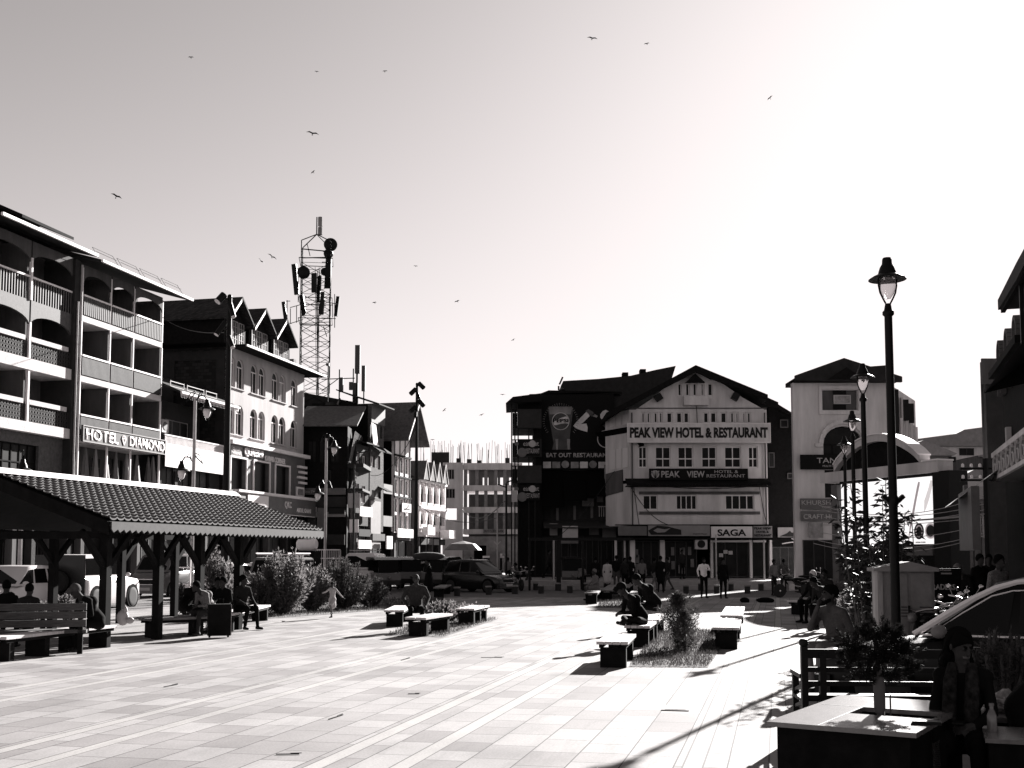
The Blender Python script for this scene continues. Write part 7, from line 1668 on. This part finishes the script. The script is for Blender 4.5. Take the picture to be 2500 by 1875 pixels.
# ================= people =================
PM={'skin':M['skin'],'hair':M['hair'],'black':mat('black_cloth',.007,.9,spec=.04),'dark':mat('dark_cloth',.018,.9,spec=.05),'grey':mat('grey_cloth',.06,.9,nscale=30,namp=.25,spec=.1),'mid':mat('mid_cloth',.14,.9,nscale=30,namp=.25,spec=.1),'light':mat('light_cloth',.42,.9,nscale=20,namp=.1),'white':mat('white_shirt',.8,.9),'denim':mat('denim',.03,.9,nscale=20,namp=.3,spec=.1),'shoe':mat('shoe_leather',.01,.6,spec=.2),'eye':mat('eye_dark',.01,.3),'lip':mat('lip',.09,.5),'pale':mat('pale_trousers',.35,.9,nscale=15,namp=.2),'check':mat('checked_cloth',.15,.9,nscale=60,namp=.7)}
def V3(*a): return np.array(a,float)
def mesh_from_prims(name,prims,mats,vox,parent,smooth_it=2):
    """prims: ('c',a,b,ra,rb,mat) tapered capsule | ('e',c,(rx,ry,rz),mat[,rot]) -> one remeshed skin with per-face materials"""
    b=MB()
    for p in prims:
        if p[0]=='c':
            a,c,ra,rb=Vector(p[1]),Vector(p[2]),p[3],p[4]
            if (c-a).length<1e-4: b.ell(a,ra,10,8); continue
            b.tube([a,c],[ra,rb],12); b.ell(a,ra,12,8); b.ell(c,rb,12,8)
        else: b.ell(p[1],p[2],14,10,rot=p[4] if len(p)>4 else None)
    o=b.build(name,M['skin'],None,False)
    md=o.modifiers.new('r','REMESH'); md.mode='VOXEL'; md.voxel_size=vox; md.use_smooth_shade=True
    sm=o.modifiers.new('s','SMOOTH'); sm.iterations=smooth_it; sm.factor=.5
    dg=bpy.context.evaluated_depsgraph_get(); me=bpy.data.meshes.new_from_object(o.evaluated_get(dg)); old=o.data; o.modifiers.clear(); o.data=me; bpy.data.meshes.remove(old); me.name=name
    n=len(me.polygons); C_=np.empty(n*3); me.polygons.foreach_get('center',C_); C_=C_.reshape(-1,3); best=np.full(n,1e9); idx=np.zeros(n,int)
    names=[]
    for p in prims:
        mname=p[5] if p[0]=='c' else p[3]
        if mname not in names: names.append(mname)
        k=names.index(mname)
        if p[0]=='c':
            a,c=V3(*p[1]),V3(*p[2]); d=c-a; L=(d@d)+1e-9; t=np.clip(((C_-a)@d)/L,0,1); q=np.linalg.norm(C_-(a+t[:,None]*d),axis=1)-(p[3]*(1-t)+p[4]*t)
        else:
            r=V3(*p[2]) if not isinstance(p[2],(int,float)) else V3(p[2],p[2],p[2]); X=C_-V3(*p[1])
            if len(p)>4: X=X@np.array(p[4])
            kk_=np.linalg.norm(X/r,axis=1); q=(kk_-1)*r.min()
        m_=q<best; best[m_]=q[m_]; idx[m_]=k
    me.materials.clear()
    for nm in names: me.materials.append(PM[nm])
    me.polygons.foreach_set('material_index',idx.astype(np.int32)); me.polygons.foreach_set('use_smooth',np.ones(n,bool)); o.parent=parent; return o
def lp(a,b,t): return tuple(a[i]*(1-t)+b[i]*t for i in range(3))
def hand(prims,w,d,up,s=1,fine=False,curl=.3,m='skin',side=1):
    """w wrist, d pointing direction, up = back-of-hand normal"""
    w=Vector(w); d=Vector(d).normalized(); u=Vector(up); u=(u-d*u.dot(d)).normalized(); r=d.cross(u)*side
    palm=w+d*.045*s
    prims.append(('c',tuple(w),tuple(w+d*.07*s),.024*s,.028*s,m))
    if not fine: prims.append(('c',tuple(w+d*.07*s),tuple(w+d*.14*s-u*.03*s),.024*s,.015*s,m)); prims.append(('c',tuple(w+d*.02*s),tuple(w+d*.07*s+r*.04*s),.012*s,.01*s,m)); return
    for k in (-1,0,1): prims.append(('c',tuple(w+d*.03+r*.018*k),tuple(w+d*.085+r*.022*k),.014,.013,m))
    for k,(off,L) in enumerate(((.030,.070),(.010,.080),(-.011,.074),(-.030,.058))):
        b=w+d*.088+r*off; c1=math.cos(curl+.05*k); s1=math.sin(curl+.05*k); m1=b+(d*c1-u*s1)*L*.45; c2=math.cos(2.1*curl+.1*k); s2=math.sin(2.1*curl+.1*k); m2=m1+(d*c2-u*s2)*L*.3; c3=math.cos(3*curl); s3=math.sin(3*curl); m3=m2+(d*c3-u*s3)*L*.25
        prims+= [('c',tuple(b),tuple(m1),.0092,.0085,m),('c',tuple(m1),tuple(m2),.0085,.0078,m),('c',tuple(m2),tuple(m3),.0078,.007,m)]
    t0=w+d*.025+r*.026; t1=t0+(d*.6+r*.75-u*.25).normalized()*.038; t2=t1+(d*.9+r*.25-u*.3).normalized()*.03; prims+= [('c',tuple(t0),tuple(t1),.012,.0105,m),('c',tuple(t1),tuple(t2),.0105,.0085,m)]
def head(prims,c,yaw=0,pitch=0,s=1,hairm='hair',detail=1,beard=False):
    c=Vector(c); Rm=Matrix.Rotation(yaw,3,'Z')@Matrix.Rotation(pitch,3,'X')   # faces -y
    def P(x,y,z): return tuple(c+Rm@Vector((x*s,y*s,z*s)))
    rot=Rm
    prims.append(('e',P(0,.012,.02),(.074*s,.092*s,.098*s),'skin',rot)); prims.append(('e',P(0,-.03,-.045),(.055*s,.062*s,.07*s),'skin',rot))
    prims.append(('c',P(0,-.088,.012),P(0,-.108,-.022),.010*s,.014*s,'skin'))
    for q in (-1,1):
        prims.append(('e',P(q*.076,.012,-.005),(.010*s,.02*s,.031*s),'skin',rot))
        if detail: prims.append(('e',P(q*.031,-.084,.012),(.014*s,.010*s,.008*s),'eye',rot)); prims.append(('c',P(q*.018,-.089,.032),P(q*.046,-.082,.034),.006*s,.005*s,'hair'))
    if detail: prims.append(('c',P(-.022,-.089,-.052),P(.022,-.089,-.052),.008*s,.008*s,'lip'))
    prims.append(('c',P(0,-.07,-.10),P(0,-.06,-.10),.024*s,.024*s,'hair' if beard else 'skin'))
    if beard:
        for q in (-1,1): prims.append(('c',P(q*.05,-.035,-.07),P(q*.03,-.075,-.09),.022*s,.022*s,'hair'))
    return P
def hairpiece(par,P,kind,rot_c,s=1,m='hair',fine_hair=False):
    b=MB()
    def cap(dz0,scale=1.08,back=0):
        n=18;k=10
        c=Vector(P(0,.016,.024)); ax=[Vector(P(1,0,0))-Vector(P(0,0,0)),Vector(P(0,1,0))-Vector(P(0,0,0)),Vector(P(0,0,1))-Vector(P(0,0,0))]
        vs=[]
        for i in range(k+1):
            ph=PI*.60*i/k
            for j in range(n):
                t=2*PI*j/n; front=max(0,-math.sin(t)); p_=ph*(1-.34*front)+(.25*(1-front) if i==k else 0)
                rr=1+.02*math.sin(5*t+i); q=ax[0]*(.078*scale*rr*math.sin(p_)*math.cos(t))+ax[1]*(.098*scale*rr*math.sin(p_)*math.sin(t)+back*i/k)+ax[2]*(.104*scale*rr*math.cos(p_)+dz0)
                vs.append(c+q)
        fs=[(i*n+j,(i+1)*n+j,(i+1)*n+(j+1)%n,i*n+(j+1)%n) for i in range(k) for j in range(n)]; b.add(vs,fs)
    cap(.0,1.06)
    if kind=='long':
        b.ell(P(0,.055,-.06),(.075,.055,.13),12,8); b.tube([P(.045,.05,-.05),P(.065,.07,-.15),P(.07,.09,-.3),P(.06,.09,-.42)],[.045,.055,.045,.02],10); b.tube([P(-.045,.05,-.05),P(-.05,.08,-.15),P(-.05,.1,-.3)],[.045,.05,.02],10)
    if kind!='cap' and (fine_hair or kind=='long'):
        q0=Vector(P(0,.016,.02)); X=Vector(P(1,0,0))-Vector(P(0,0,0)); Yv=Vector(P(0,1,0))-Vector(P(0,0,0)); Zv=Vector(P(0,0,1))-Vector(P(0,0,0)); rr=random.Random(3)
        for i in range(150):
            s_=rr.choice((-1,1)); yy=rr.uniform(-.8,1); pts=[]
            for j in range(6):
                ph=j/5*1.75; pts.append(q0+X*(.084*math.sin(ph)*s_*math.sqrt(max(.05,1-yy*yy*.6)))+Yv*(.10*yy*(1-.1*j)+.012*j+rr.uniform(-.003,.003))+Zv*(.112*math.cos(ph)*math.sqrt(max(.1,1-yy*yy*.5))+rr.uniform(-.003,.003)))
            if kind=='long' and yy>-.45:
                e=pts[-1]; ex=rr.uniform(.15,.36)
                for j in range(1,5): pts.append(e+Vector((s_*.012*j+rr.uniform(-.008,.008),.012*j,-ex*j/4)))
            b.tube(pts,[.0065]*(len(pts)-1)+[.002],4,cap=False)
    if kind=='cap':
        b.tube([P(0,-.07,.06),P(0,-.15,.045)],[.055,.04],10)
    o=b.build('cap' if kind=='cap' else 'hair',PM[m],par,True); 
    so_=o.modifiers.new('s','SOLIDIFY'); so_.thickness=.008; return o
def person(label,x,y,rz,pose='stand',h=1.7,top='dark',bot='black',hair='hair',z=0,group=None,vox=.022,yaw=0,pitch=0,fine=False,coat=False,sleeve=None,beard=False,hk='short',arms=None,seat=.45,detail=1,fat=1.0):
    t=thing('person',label,'person',(x,y,z),rz,group); k=h/1.7; pr=[]
    sl=sleeve or top
    if pose in ('sit','sitlean','sitchin','cross'):
        hip=V3(0,.0,seat/k+.07); lean={'sit':.06,'sitlean':.30,'sitchin':.14,'cross':.26}[pose]
        chest=hip+V3(0,-lean*.6,.33-lean*.12); neck=hip+V3(0,-lean*1.1,.54-lean*.25)
    else: hip=V3(0,0,.93); chest=V3(0,.01,1.25); neck=V3(0,.0,1.47)
    hd=neck+V3(0,-.03-(.10 if pose in('sitlean','cross') else 0),.15-(.03 if pose in('sitlean','cross') else 0))
    def J(*a): return tuple(a)
    # torso
    pr+= [('e',tuple(hip),(.165*fat,.115*fat,.13),bot),('c',tuple(hip+V3(0,0,.06)),tuple(lp(hip,chest,.6)),.135*fat,.135*fat,top),('e',tuple(chest),(.175*fat,.115*fat,.17),top),('c',tuple(chest+V3(-.09,0,.1)),tuple(chest+V3(.09,0,.1)),.10,.10,top)]
    sh_c=lp(chest,neck,.72); SL=(sh_c[0]-.175*fat,sh_c[1],sh_c[2]-.015); SR=(sh_c[0]+.175*fat,sh_c[1],sh_c[2]-.015)
    pr+= [('c',SL,tuple(V3(*sh_c)+V3(0,0,.03)),.062,.06,top),('c',SR,tuple(V3(*sh_c)+V3(0,0,.03)),.062,.06,top),('c',tuple(neck-V3(0,0,.03)),tuple(lp(neck,hd,.6)),.056,.052,'skin')]
    # legs
    for s in (-1,1):
        hp=hip+V3(.085*s,0,-.03)
        if pose=='stand': kn=V3(.10*s,-.02,.50); an=V3(.11*s,.01,.09)
        elif pose=='walk': kn=V3(.09*s,-.16*s-.03,.51); an=V3(.09*s,-.24*s+(.12 if s<0 else 0),.11+(.05 if s<0 else 0))
        elif pose=='run': kn=V3(.08*s,(-.30 if s>0 else .02),(.60 if s>0 else .50)); an=V3(.07*s,(-.12 if s>0 else .0),(.28 if s>0 else .09)) if s>0 else V3(.05*s,.02,.09)
        elif pose=='cross': kn=hip+V3(.34*s,-.22,.02); an=hip+V3(-.14*s,-.34,-.04)
        else: kn=hip+V3(.13*s,-.44,.0); an=V3(.14*s,hip[1]-.46+(.1 if s<0 else -.02),.09)
        pr+= [('c',tuple(hp),tuple(kn),.088*fat,.062,bot),('c',tuple(kn),tuple(an),.060,.042 if bot!='pale' else .05,bot)]
        fd=V3(.03*s,-.15,-.045) if pose!='cross' else V3(-.1*s,-.06,-.02)
        pr+= [('c',tuple(an+V3(0,.03,-.04)),tuple(an+fd),.043,.034,'shoe')]
        if coat: pr.append(('c',tuple(hp),tuple(lp(hp,kn,.8)),.12,.10,top))
    if coat and pose in('stand','walk','run'): pr.append(('c',(0,0,.95),(0,0,.62),.15,.19,top))
    # arms
    for i,s in enumerate((-1,1)):
        S0=SL if s<0 else SR
        A_=(arms[i] if arms else None)
        if A_: el,wr,hdv,upv=A_; el=tuple(hip+V3(*el)); wr=tuple(hip+V3(*wr))
        elif pose in('stand','walk'): el=(S0[0]+.05*s,S0[1]+.03,S0[2]-.29); wr=(S0[0]+.05*s,S0[1]-.06-(.1*s if pose=='walk' else 0),S0[2]-.54); hdv=(0,-.1,-1); upv=(s,0,0)
        elif pose=='run': el=(S0[0]+.22*s,S0[1],S0[2]-.14-.08*(s>0)); wr=(S0[0]+.42*s,S0[1]+.02,S0[2]-.2-.2*(s>0)); hdv=(s,0,-.5); upv=(0,0,1)
        elif pose=='sitchin' and s<0: el=tuple(hip+V3(-.16,-.36,.22)); wr=tuple(hd+V3(-.06,-.13,-.16)); hdv=(.2,.1,1); upv=(-1,-.5,0)
        elif pose=='sitchin': el=tuple(hip+V3(.26,-.05,.22)); wr=tuple(hip+V3(.10,-.32,.12)); hdv=(-.8,-.6,-.1); upv=(0,0,1)
        elif pose in('sitlean','cross'): el=tuple(hip+V3(.24*s,-.27,.16)); wr=tuple(hip+V3(.08*s,-.42,.14)); hdv=(-.5*s,-.7,-.2); upv=(0,0,1)
        else: el=tuple(hip+V3(.25*s,-.08,.24)); wr=tuple(hip+V3(.16*s,-.32,.12)); hdv=(-.2*s,-1,-.25); upv=(0,0,1)
        pr+= [('c',S0,el,.055*fat,.045,sl),('c',el,wr,.044,.032,sl)]; hand(pr,wr,hdv,upv,1.0,fine,m='skin',side=s)
    P=head(pr,tuple(hd),yaw,pitch,1.0,detail=detail,beard=beard)
    body=mesh_from_prims('body',pr,None,vox,t)
    if hk: hairpiece(t,P,hk,None,m=hair,fine_hair=fine)
    for o in t.children: o.scale=(k,)*3
    t['_']=0; del t['_']
    return t,P,pr,k
def at(px,py): g=G(px,py); return g.x,g.y
def atY(px,Y): g=GX(px,Y); return g.x,g.y
PM["hairG"]=mat('white_hair',.5,.8); 
# seated bald man in the middle
x,y=at(1014,1540); person('bald man in a dark jumper sitting by the flowering bed, hands on his thighs',x,y+.1,R(6),'sit',1.76,'denim','black',vox=.016,hk=None,fat=1.12,fine=True,seat=.47,arms=[((-.30,-.03,.24),(-.20,-.24,.06),(.3,-.9,-.3),(0,0,1)),((.30,-.02,.24),(.22,-.30,.06),(-.2,-.9,-.4),(0,0,1))])
b=MB(); 
# running child
x,y=at(811,1509); person('small child running across the paving with arms spread',x,y,R(-25),'run',1.02,'light','mid',vox=.028,yaw=R(50),coat=True)
# man carrying sack on his head
Y=43; x,y=atY(1046,Y); t_,P_,_,k_=person('person carrying a wide sack on the head beyond the bald seated man',x,y,R(-80),'stand',1.68,'black','mid',vox=.028,coat=True,arms=[((-.24,-.12,.74),(-.12,-.05,.86),(0,0,1),(-1,0,0)),((.3,0,.5),(.25,-.1,.3),(0,-.3,-1),(1,0,0))])
zs=1.66; b=MB(); b.ell((0,0,zs+.13),(.62,.30,.15),16,10); b.ell((.25,0,zs+.12),(.34,.27,.13),12,8); o=b.build('sack',M['concD'],None,True); o.location=(x,y,0); tag(o,'big flat sack balanced on the head of the person beyond the bald man','sack')
# hooded sitter
x,y=at(1456,1466); person('hooded person in a pale shawl sitting on a small bench, turned left',x,y,R(-72),'sit',1.62,'mid','grey',hair='mid',vox=.024,hk='short',fat=1.08,coat=True)
# cap wearer, cross-legged on a bench, and companion
g=G(1574,1577); person('man in a peaked cap hunched cross-legged on a plank bench looking at his lap',g.x-.05,g.y+.1,R(-72),'cross',1.78,'black','black',hair='black',vox=.016,hk='cap',pitch=R(32),seat=.44,fine=True,fat=1.05)
g=G(1617,1548); person('man hunched forward behind the cap wearer with his back to the bush',g.x+.0,g.y+1.2,R(-75),'sitlean',1.84,'black','black',vox=.02,pitch=R(25),seat=.52,fat=1.1)
# standing men
x,y=at(1719,1461); person('man in a white shirt and dark trousers walking towards the square, holding a phone',x,y,R(8),'stand',1.68,'white','black',vox=.022,beard=True,arms=[((-.27,.02,.26),(-.24,-.04,.02),(0,-.1,-1),(-1,0,0)),((.25,-.04,.28),(.10,-.26,.32),(-.3,-.8,.4),(.6,-.2,0))])
x,y=at(1766,1462); person('man in all dark clothes standing right of the man in the white shirt',x,y,R(10),'stand',1.66,'black','black',vox=.024)
x,y=at(1890,1455); person('man in a pale checked short-sleeved shirt leaning left by the lantern posts',x,y,R(35),'stand',1.6,'mid','dark',sleeve='mid',vox=.024)
x,y=at(1914,1446); person('person in a grey shirt seen from behind next to the man in the checked shirt',x,y,R(170),'stand',1.6,'grey','black',vox=.026)
# crowd in front of the far shops
crowd=[(1454,'black','black','black clothed person at the left of the crowd before the shops',1.72,170),(1483,'light','black','person in a pale vest with back turned in the crowd before the shops',1.6,175),(1505,'black','grey','broad person in black with back turned right of the pale vest',1.78,160),(1525,'dark','black','slim dark person between two broad ones in the crowd',1.66,20),(1539,'black','black','dark person with hands together right of the slim one in the crowd',1.72,190),(1567,'mid','black','person in a grey shirt standing in the shop doorway',1.66,10),(1597,'dark','mid','dark person with a pale bag at the gap in the crowd',1.66,120),(1613,'black','black','tall black clothed person standing right of the doorway shirt',1.76,170),(1630,'dark','grey','dim person in loose trousers stepping right at the right end of the crowd',1.7,-70)]
for i,(px,tp,bt,lab,hh,a) in enumerate(crowd):
    Y=55+(i*2.3)%5; x,y=atY(px,Y); person(lab,x,y,R(a),'walk' if i in(6,8) else 'stand',hh,tp,bt,vox=.032,coat=i in(1,4,7),group='people standing before the far shops',detail=0)
for px,Y,lab,a,ps,tp in ((1240,70,'pale shirted person standing right of the hatchback bonnet',160,'stand','mid'),(1262,60,'rider sitting astride the motorcycle right of the hatchback',-70,'sit','grey'),(1415,60.5,'person in a pale top crouching by the kerb under the canopy shops',150,'sitlean','mid'),(1150,88,'person beneath the vendor umbrella',0,'stand','dark'),(1178,84,'dark person by the doorway of the unfinished building',10,'stand','grey'),(1195,82,'person in a light top by the white stall',40,'stand','mid'),(1340,66,'dim person walking past the bus shelter frame',80,'walk','dark'),(1665,66,'dim person at the shop entrance between the two pale pillars',30,'stand','dark')):
    x,y=atY(px,Y); person(lab,x,y,R(a),ps,1.66,tp,'black',vox=.034,seat=.6,detail=0,z=.45 if Y in(66,) else 0)
# row of sitters at the lantern posts
for px,Y,lab,a,tp,hr,hh,pz,pt in ((1990,31.0,'white-haired person in black sitting at the left of the bench row, facing left',-60,'black','hairG',1.78,'sit',0),(2016,33,'person in a dark jacket sitting behind the white-haired one',-40,'dark','hair',1.8,'sit',0),(2022,28.2,'person bending forward over their knees at the right of the bench row',-65,'dark','hair',1.72,'sitlean',20)):
    x,y=atY(px,Y); person(lab,x,y,R(a),pz,hh,tp,'black',hair=hr,vox=.022,seat=.5,pitch=R(pt))
# man resting his chin on his hand
x,y=at(2056,1600); x,y=atY(2050,15.6); person('man in a grey-brown jacket resting his chin on his fist, looking left',x,y,R(-66),'sitchin',1.78,'grey','mid',vox=.014,fine=True,seat=.52,fat=1.16,beard=True,sleeve='grey')
# people in and around the shelter
x,y=at(245,1592); person('person in dark clothes sitting on the long timber bench, head bent',x-.15,y+.25,R(-40),'sitlean',1.78,'black','black',vox=.02,seat=.46,pitch=R(30),hk='cap',hair='grey')
for px,py,lab,a,tp,bt,pz,hh in ((62,1590,'person sitting behind the backed bench at the left edge',175,'dark','black','sit',1.6),(8,1585,'person at the very left edge beneath the shelter',190,'black','black','sit',1.7),
  (448,1535,'person in the shade sitting between two middle shelter posts',150,'black','black','sitlean',1.66),(517,1550,'person in a patterned top leaning on the suitcase under the shelter',-40,'check','denim','sitlean',1.68),(530,1538,'person in pale patterned clothes sitting inside the group by the far shelter posts',10,'black','black','sit',1.6),(549,1545,'person with pale trousers sitting beside the suitcase',-30,'black','pale','sit',1.66),(587,1537,'man in a dark jumper sitting sideways at the right end of the shelter, looking right',50,'dark','black','sit',1.72)):
    x,y=at(px,py); person(lab,x,y,R(a),pz,hh,tp,bt,vox=.022,seat=.46,yaw=R(30) if px==587 else 0,coat=px==530,detail=0)
# suitcase
g=G(534,1557); t=thing('suitcase','dark upright suitcase standing before the group under the shelter','suitcase',g,R(20)); b=MB(); b.box((-.24,-.14,.05),(.24,.14,.74)); b.build('case',M['dark'],t); b=MB(); b.box((.243,-.10,.06),(.26,.10,.72)); b.build('side_strip',M['frame'],t); b=MB(); b.tube([(-.1,.1,.74),(-.1,.1,.84),(.1,.1,.84),(.1,.1,.74)],.012,6); b.build('handle',M['black'],t)
b=MB()
for x in (-.2,.2): b.lathe([(.04,-.02),(.04,.02)],(x,0,.045),10,axis='X')
b.build('wheels',M['rubber'],t)
g=G(300,1545); b=MB(); b.ell((0,0,.55),(.13,.1,.16),12,8); b.ell((.05,0,.68),(.05,.05,.1),8,6); b.ell((.16,-.05,.5),(.09,.07,.07),8,6); o=b.build('plastic_bag',M['frame'],None,True); o.location=G(298,1575); tag(o,'crumpled pale plastic bag on the end of the long timber bench','bag')
# person behind the car, near the edge
x,y=atY(2438,21); person('person in a mottled top standing behind the big dark car',x,y,R(25),'stand',1.78,'check','black',vox=.024)
for px,Y,lab,a in ((2392,27,'dark standing person under the washing',20),(2415,29,'dark person beside the utility pole',-20),(2372,26,'rider bending over the motorcycles, cap catching the light',-60)):
    x,y=atY(px,Y); person(lab,x,y,R(a),'stand' if px!=2372 else 'sitlean',1.8,'black','black',vox=.03,seat=.8,hair='mid' if px==2372 else 'hair',detail=0)
# woman at the planter
wx,wy=D(2352,1700,8.0).x,8.0
tW,PW,prW,kW=person('long-haired woman in black sitting right of the granite planter, looking down at her hands',wx,wy-.02,R(-28),'sit',1.56,'black','black',vox=.0095,fine=True,seat=.50,hk='long',yaw=R(40),fat=.88,pitch=R(20),arms=[((-.20,-.10,.20),(-.05,-.27,.10),(.75,-.5,-.1),(0,-.2,1)),((.20,-.10,.20),(.10,-.26,.12),(-.7,-.55,-.1),(0,-.2,1))],coat=True)
b=MB(); hp=.56
b.tube([(-.06,-.09,hp+.50),(-.07,-.16,hp+.40),(-.08,-.175,hp+.2),(-.085,-.18,hp+.05)],[.035,.045,.05,.045],8); b.tube([(.06,-.09,hp+.50),(.07,-.16,hp+.40),(.06,-.175,hp+.2),(.055,-.18,hp+.1)],[.035,.045,.05,.045],8); o=b.build('scarf',mat('printed_scarf',.016,.9,nscale=25,namp=.9,spec=.05),tW,True)
b=MB()
for i in range(12):
    a=R(-70+i*14); b.ell((-.27+.05*math.sin(a),-.17,hp+.03+.03*math.cos(a)),(.006,.004,.012),6,4)
b.build('embroidered_cuff',M['frame'],tW)
b=MB(); b.box((-.03,-.40,hp+.135),(.04,-.26,hp+.145)); o=b.build('phone',M['black']); o.location=(wx,wy,0); o.rotation_euler=(0,0,R(-28)); tag(o,'dark phone held by the long-haired woman','phone')
# second woman, cut by the right edge
x2=D(2492,1700,8.0).x; person('dark-haired woman cut by the right edge of the picture, leaning over food parcels',x2+.02,8.0,R(60),'sitlean',1.68,'black','black',vox=.014,fine=True,seat=.62,hk='long',pitch=R(12))
# food parcels in pale paper on a low stone counter
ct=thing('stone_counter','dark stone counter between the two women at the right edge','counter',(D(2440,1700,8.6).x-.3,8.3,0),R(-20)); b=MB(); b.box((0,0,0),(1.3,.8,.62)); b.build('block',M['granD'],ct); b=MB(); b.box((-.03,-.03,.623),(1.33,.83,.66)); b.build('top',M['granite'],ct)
M['paper']=mat('crumpled_paper',.3,.8,nscale=9,namp=.6)
rp=random.Random(2); b=MB()
P0=D(2448,1690,8.6)
bm=bmesh.new(); bmesh.ops.create_icosphere(bm,subdivisions=4,radius=1)
for v in bm.verts:
    n_=noise.noise(v.co*2.3)*.45+noise.noise(v.co*6)*.22; v.co=Vector((v.co.x*.16*(1+n_),v.co.y*.13*(1+n_),max(-.06,v.co.z*.075*(1+1.6*n_))))
me=bpy.data.meshes.new('wrapping'); bm.to_mesh(me); bm.free(); me.materials.append(M['paper']); o=bpy.data.objects.new('food_wrapping',me); COL.objects.link(o); o.location=(P0.x,P0.y-.1,.725); tag(o,'crumpled pale food wrapping on the counter between the two women','wrapping')
b=MB(); b.lathe([(0,0),(.03,0),(.032,.01),(.032,.10),(.02,.13),(.013,.14),(.013,.16),(.017,.16),(.017,.18),(0,.18)],n=14); o=b.build('small_bottle',M['granite'],None,True); o.location=(D(2422,1770,7.6).x,7.6,.66); tag(o,'small round-lidded bottle between the two women','bottle'); 
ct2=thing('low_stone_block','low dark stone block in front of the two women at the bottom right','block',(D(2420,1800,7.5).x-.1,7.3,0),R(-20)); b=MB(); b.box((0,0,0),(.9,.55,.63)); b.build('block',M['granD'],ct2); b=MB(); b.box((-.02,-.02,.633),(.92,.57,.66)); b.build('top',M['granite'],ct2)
# ================= birds =================
birds=[(1446,94,'topmost bird, near the middle of the sky'),(1579,107,'small round bird right of the topmost one'),(940,174,'bird high above the antenna mast, to its right'),(773,175,'tiny bird left of the high one above the mast'),(763,326,'gliding bird straight above the antenna mast'),(764,420,'small bird just above the antenna mast'),(284,479,'large gliding bird over the hotel roof'),(664,627,'nearer of the two birds left of the mast'),(638,638,'lower of the two birds left of the mast'),(1015,650,'bird in the middle sky right of the mast'),(1116,736,'faint bird right of the middle one'),(914,739,'faint bird left of the middle pair'),(1253,830,'small dark bird low in the middle sky'),(1227,964,'bird just left of the balcony stack roof'),(1176,1013,'bird above the unfinished building'),(1056,1074,'bird by the rebar of the unfinished building'),(1880,239,'tiny bird alone in the bright right sky'),(466,140,'tiny faint bird high in the left sky'),(1085,1001,'faint bird low over the street mouth')]
for i,(px,py,lab) in enumerate(birds):
    Y=70+(i*13)%40; sz={284:.7,763:.62,638:.6,664:.5,1446:.45}.get(px,.3); b=MB(); a=rnd.uniform(-.5,.5)
    b.tube([(0,-.25*sz,0),(0,-.1*sz,.01),(0,.1*sz,0),(0,.3*sz,-.01)],[.02*sz,.07*sz,.06*sz,.015*sz],6)
    for s in (-1,1):
        b.add([(0,-.10*sz,.02),(s*.38*sz,-.16*sz,.12*sz),(s*.8*sz,.02*sz,.02*sz),(s*.40*sz,.08*sz,.10*sz),(0,.12*sz,.0),(0,-.1*sz,.045),(s*.38*sz,-.16*sz,.12*sz+.02),(s*.40*sz,.08*sz,.10*sz+.02),(0,.12*sz,.03)],[(0,1,3,4),(1,2,3),(5,8,7,6),(6,7,2),(0,5,6,1),(4,3,7,8)])
    b.add([(-.03,.28*sz,0),(.03,.28*sz,0),(.09*sz,.45*sz,-.01),(-.09*sz,.45*sz,-.01),(0,.36*sz,.02)],[(0,1,2,3),(0,4,1),(1,4,2),(2,4,3),(3,4,0)])
    o=b.build('bird',M['black']); o.location=D(px,py,Y); o.rotation_euler=(rnd.uniform(-.6,.1),a+(.5 if px in(284,638,664) else -.25),rnd.uniform(-.6,.6)); tag(o,lab,'bird','birds circling over the square')
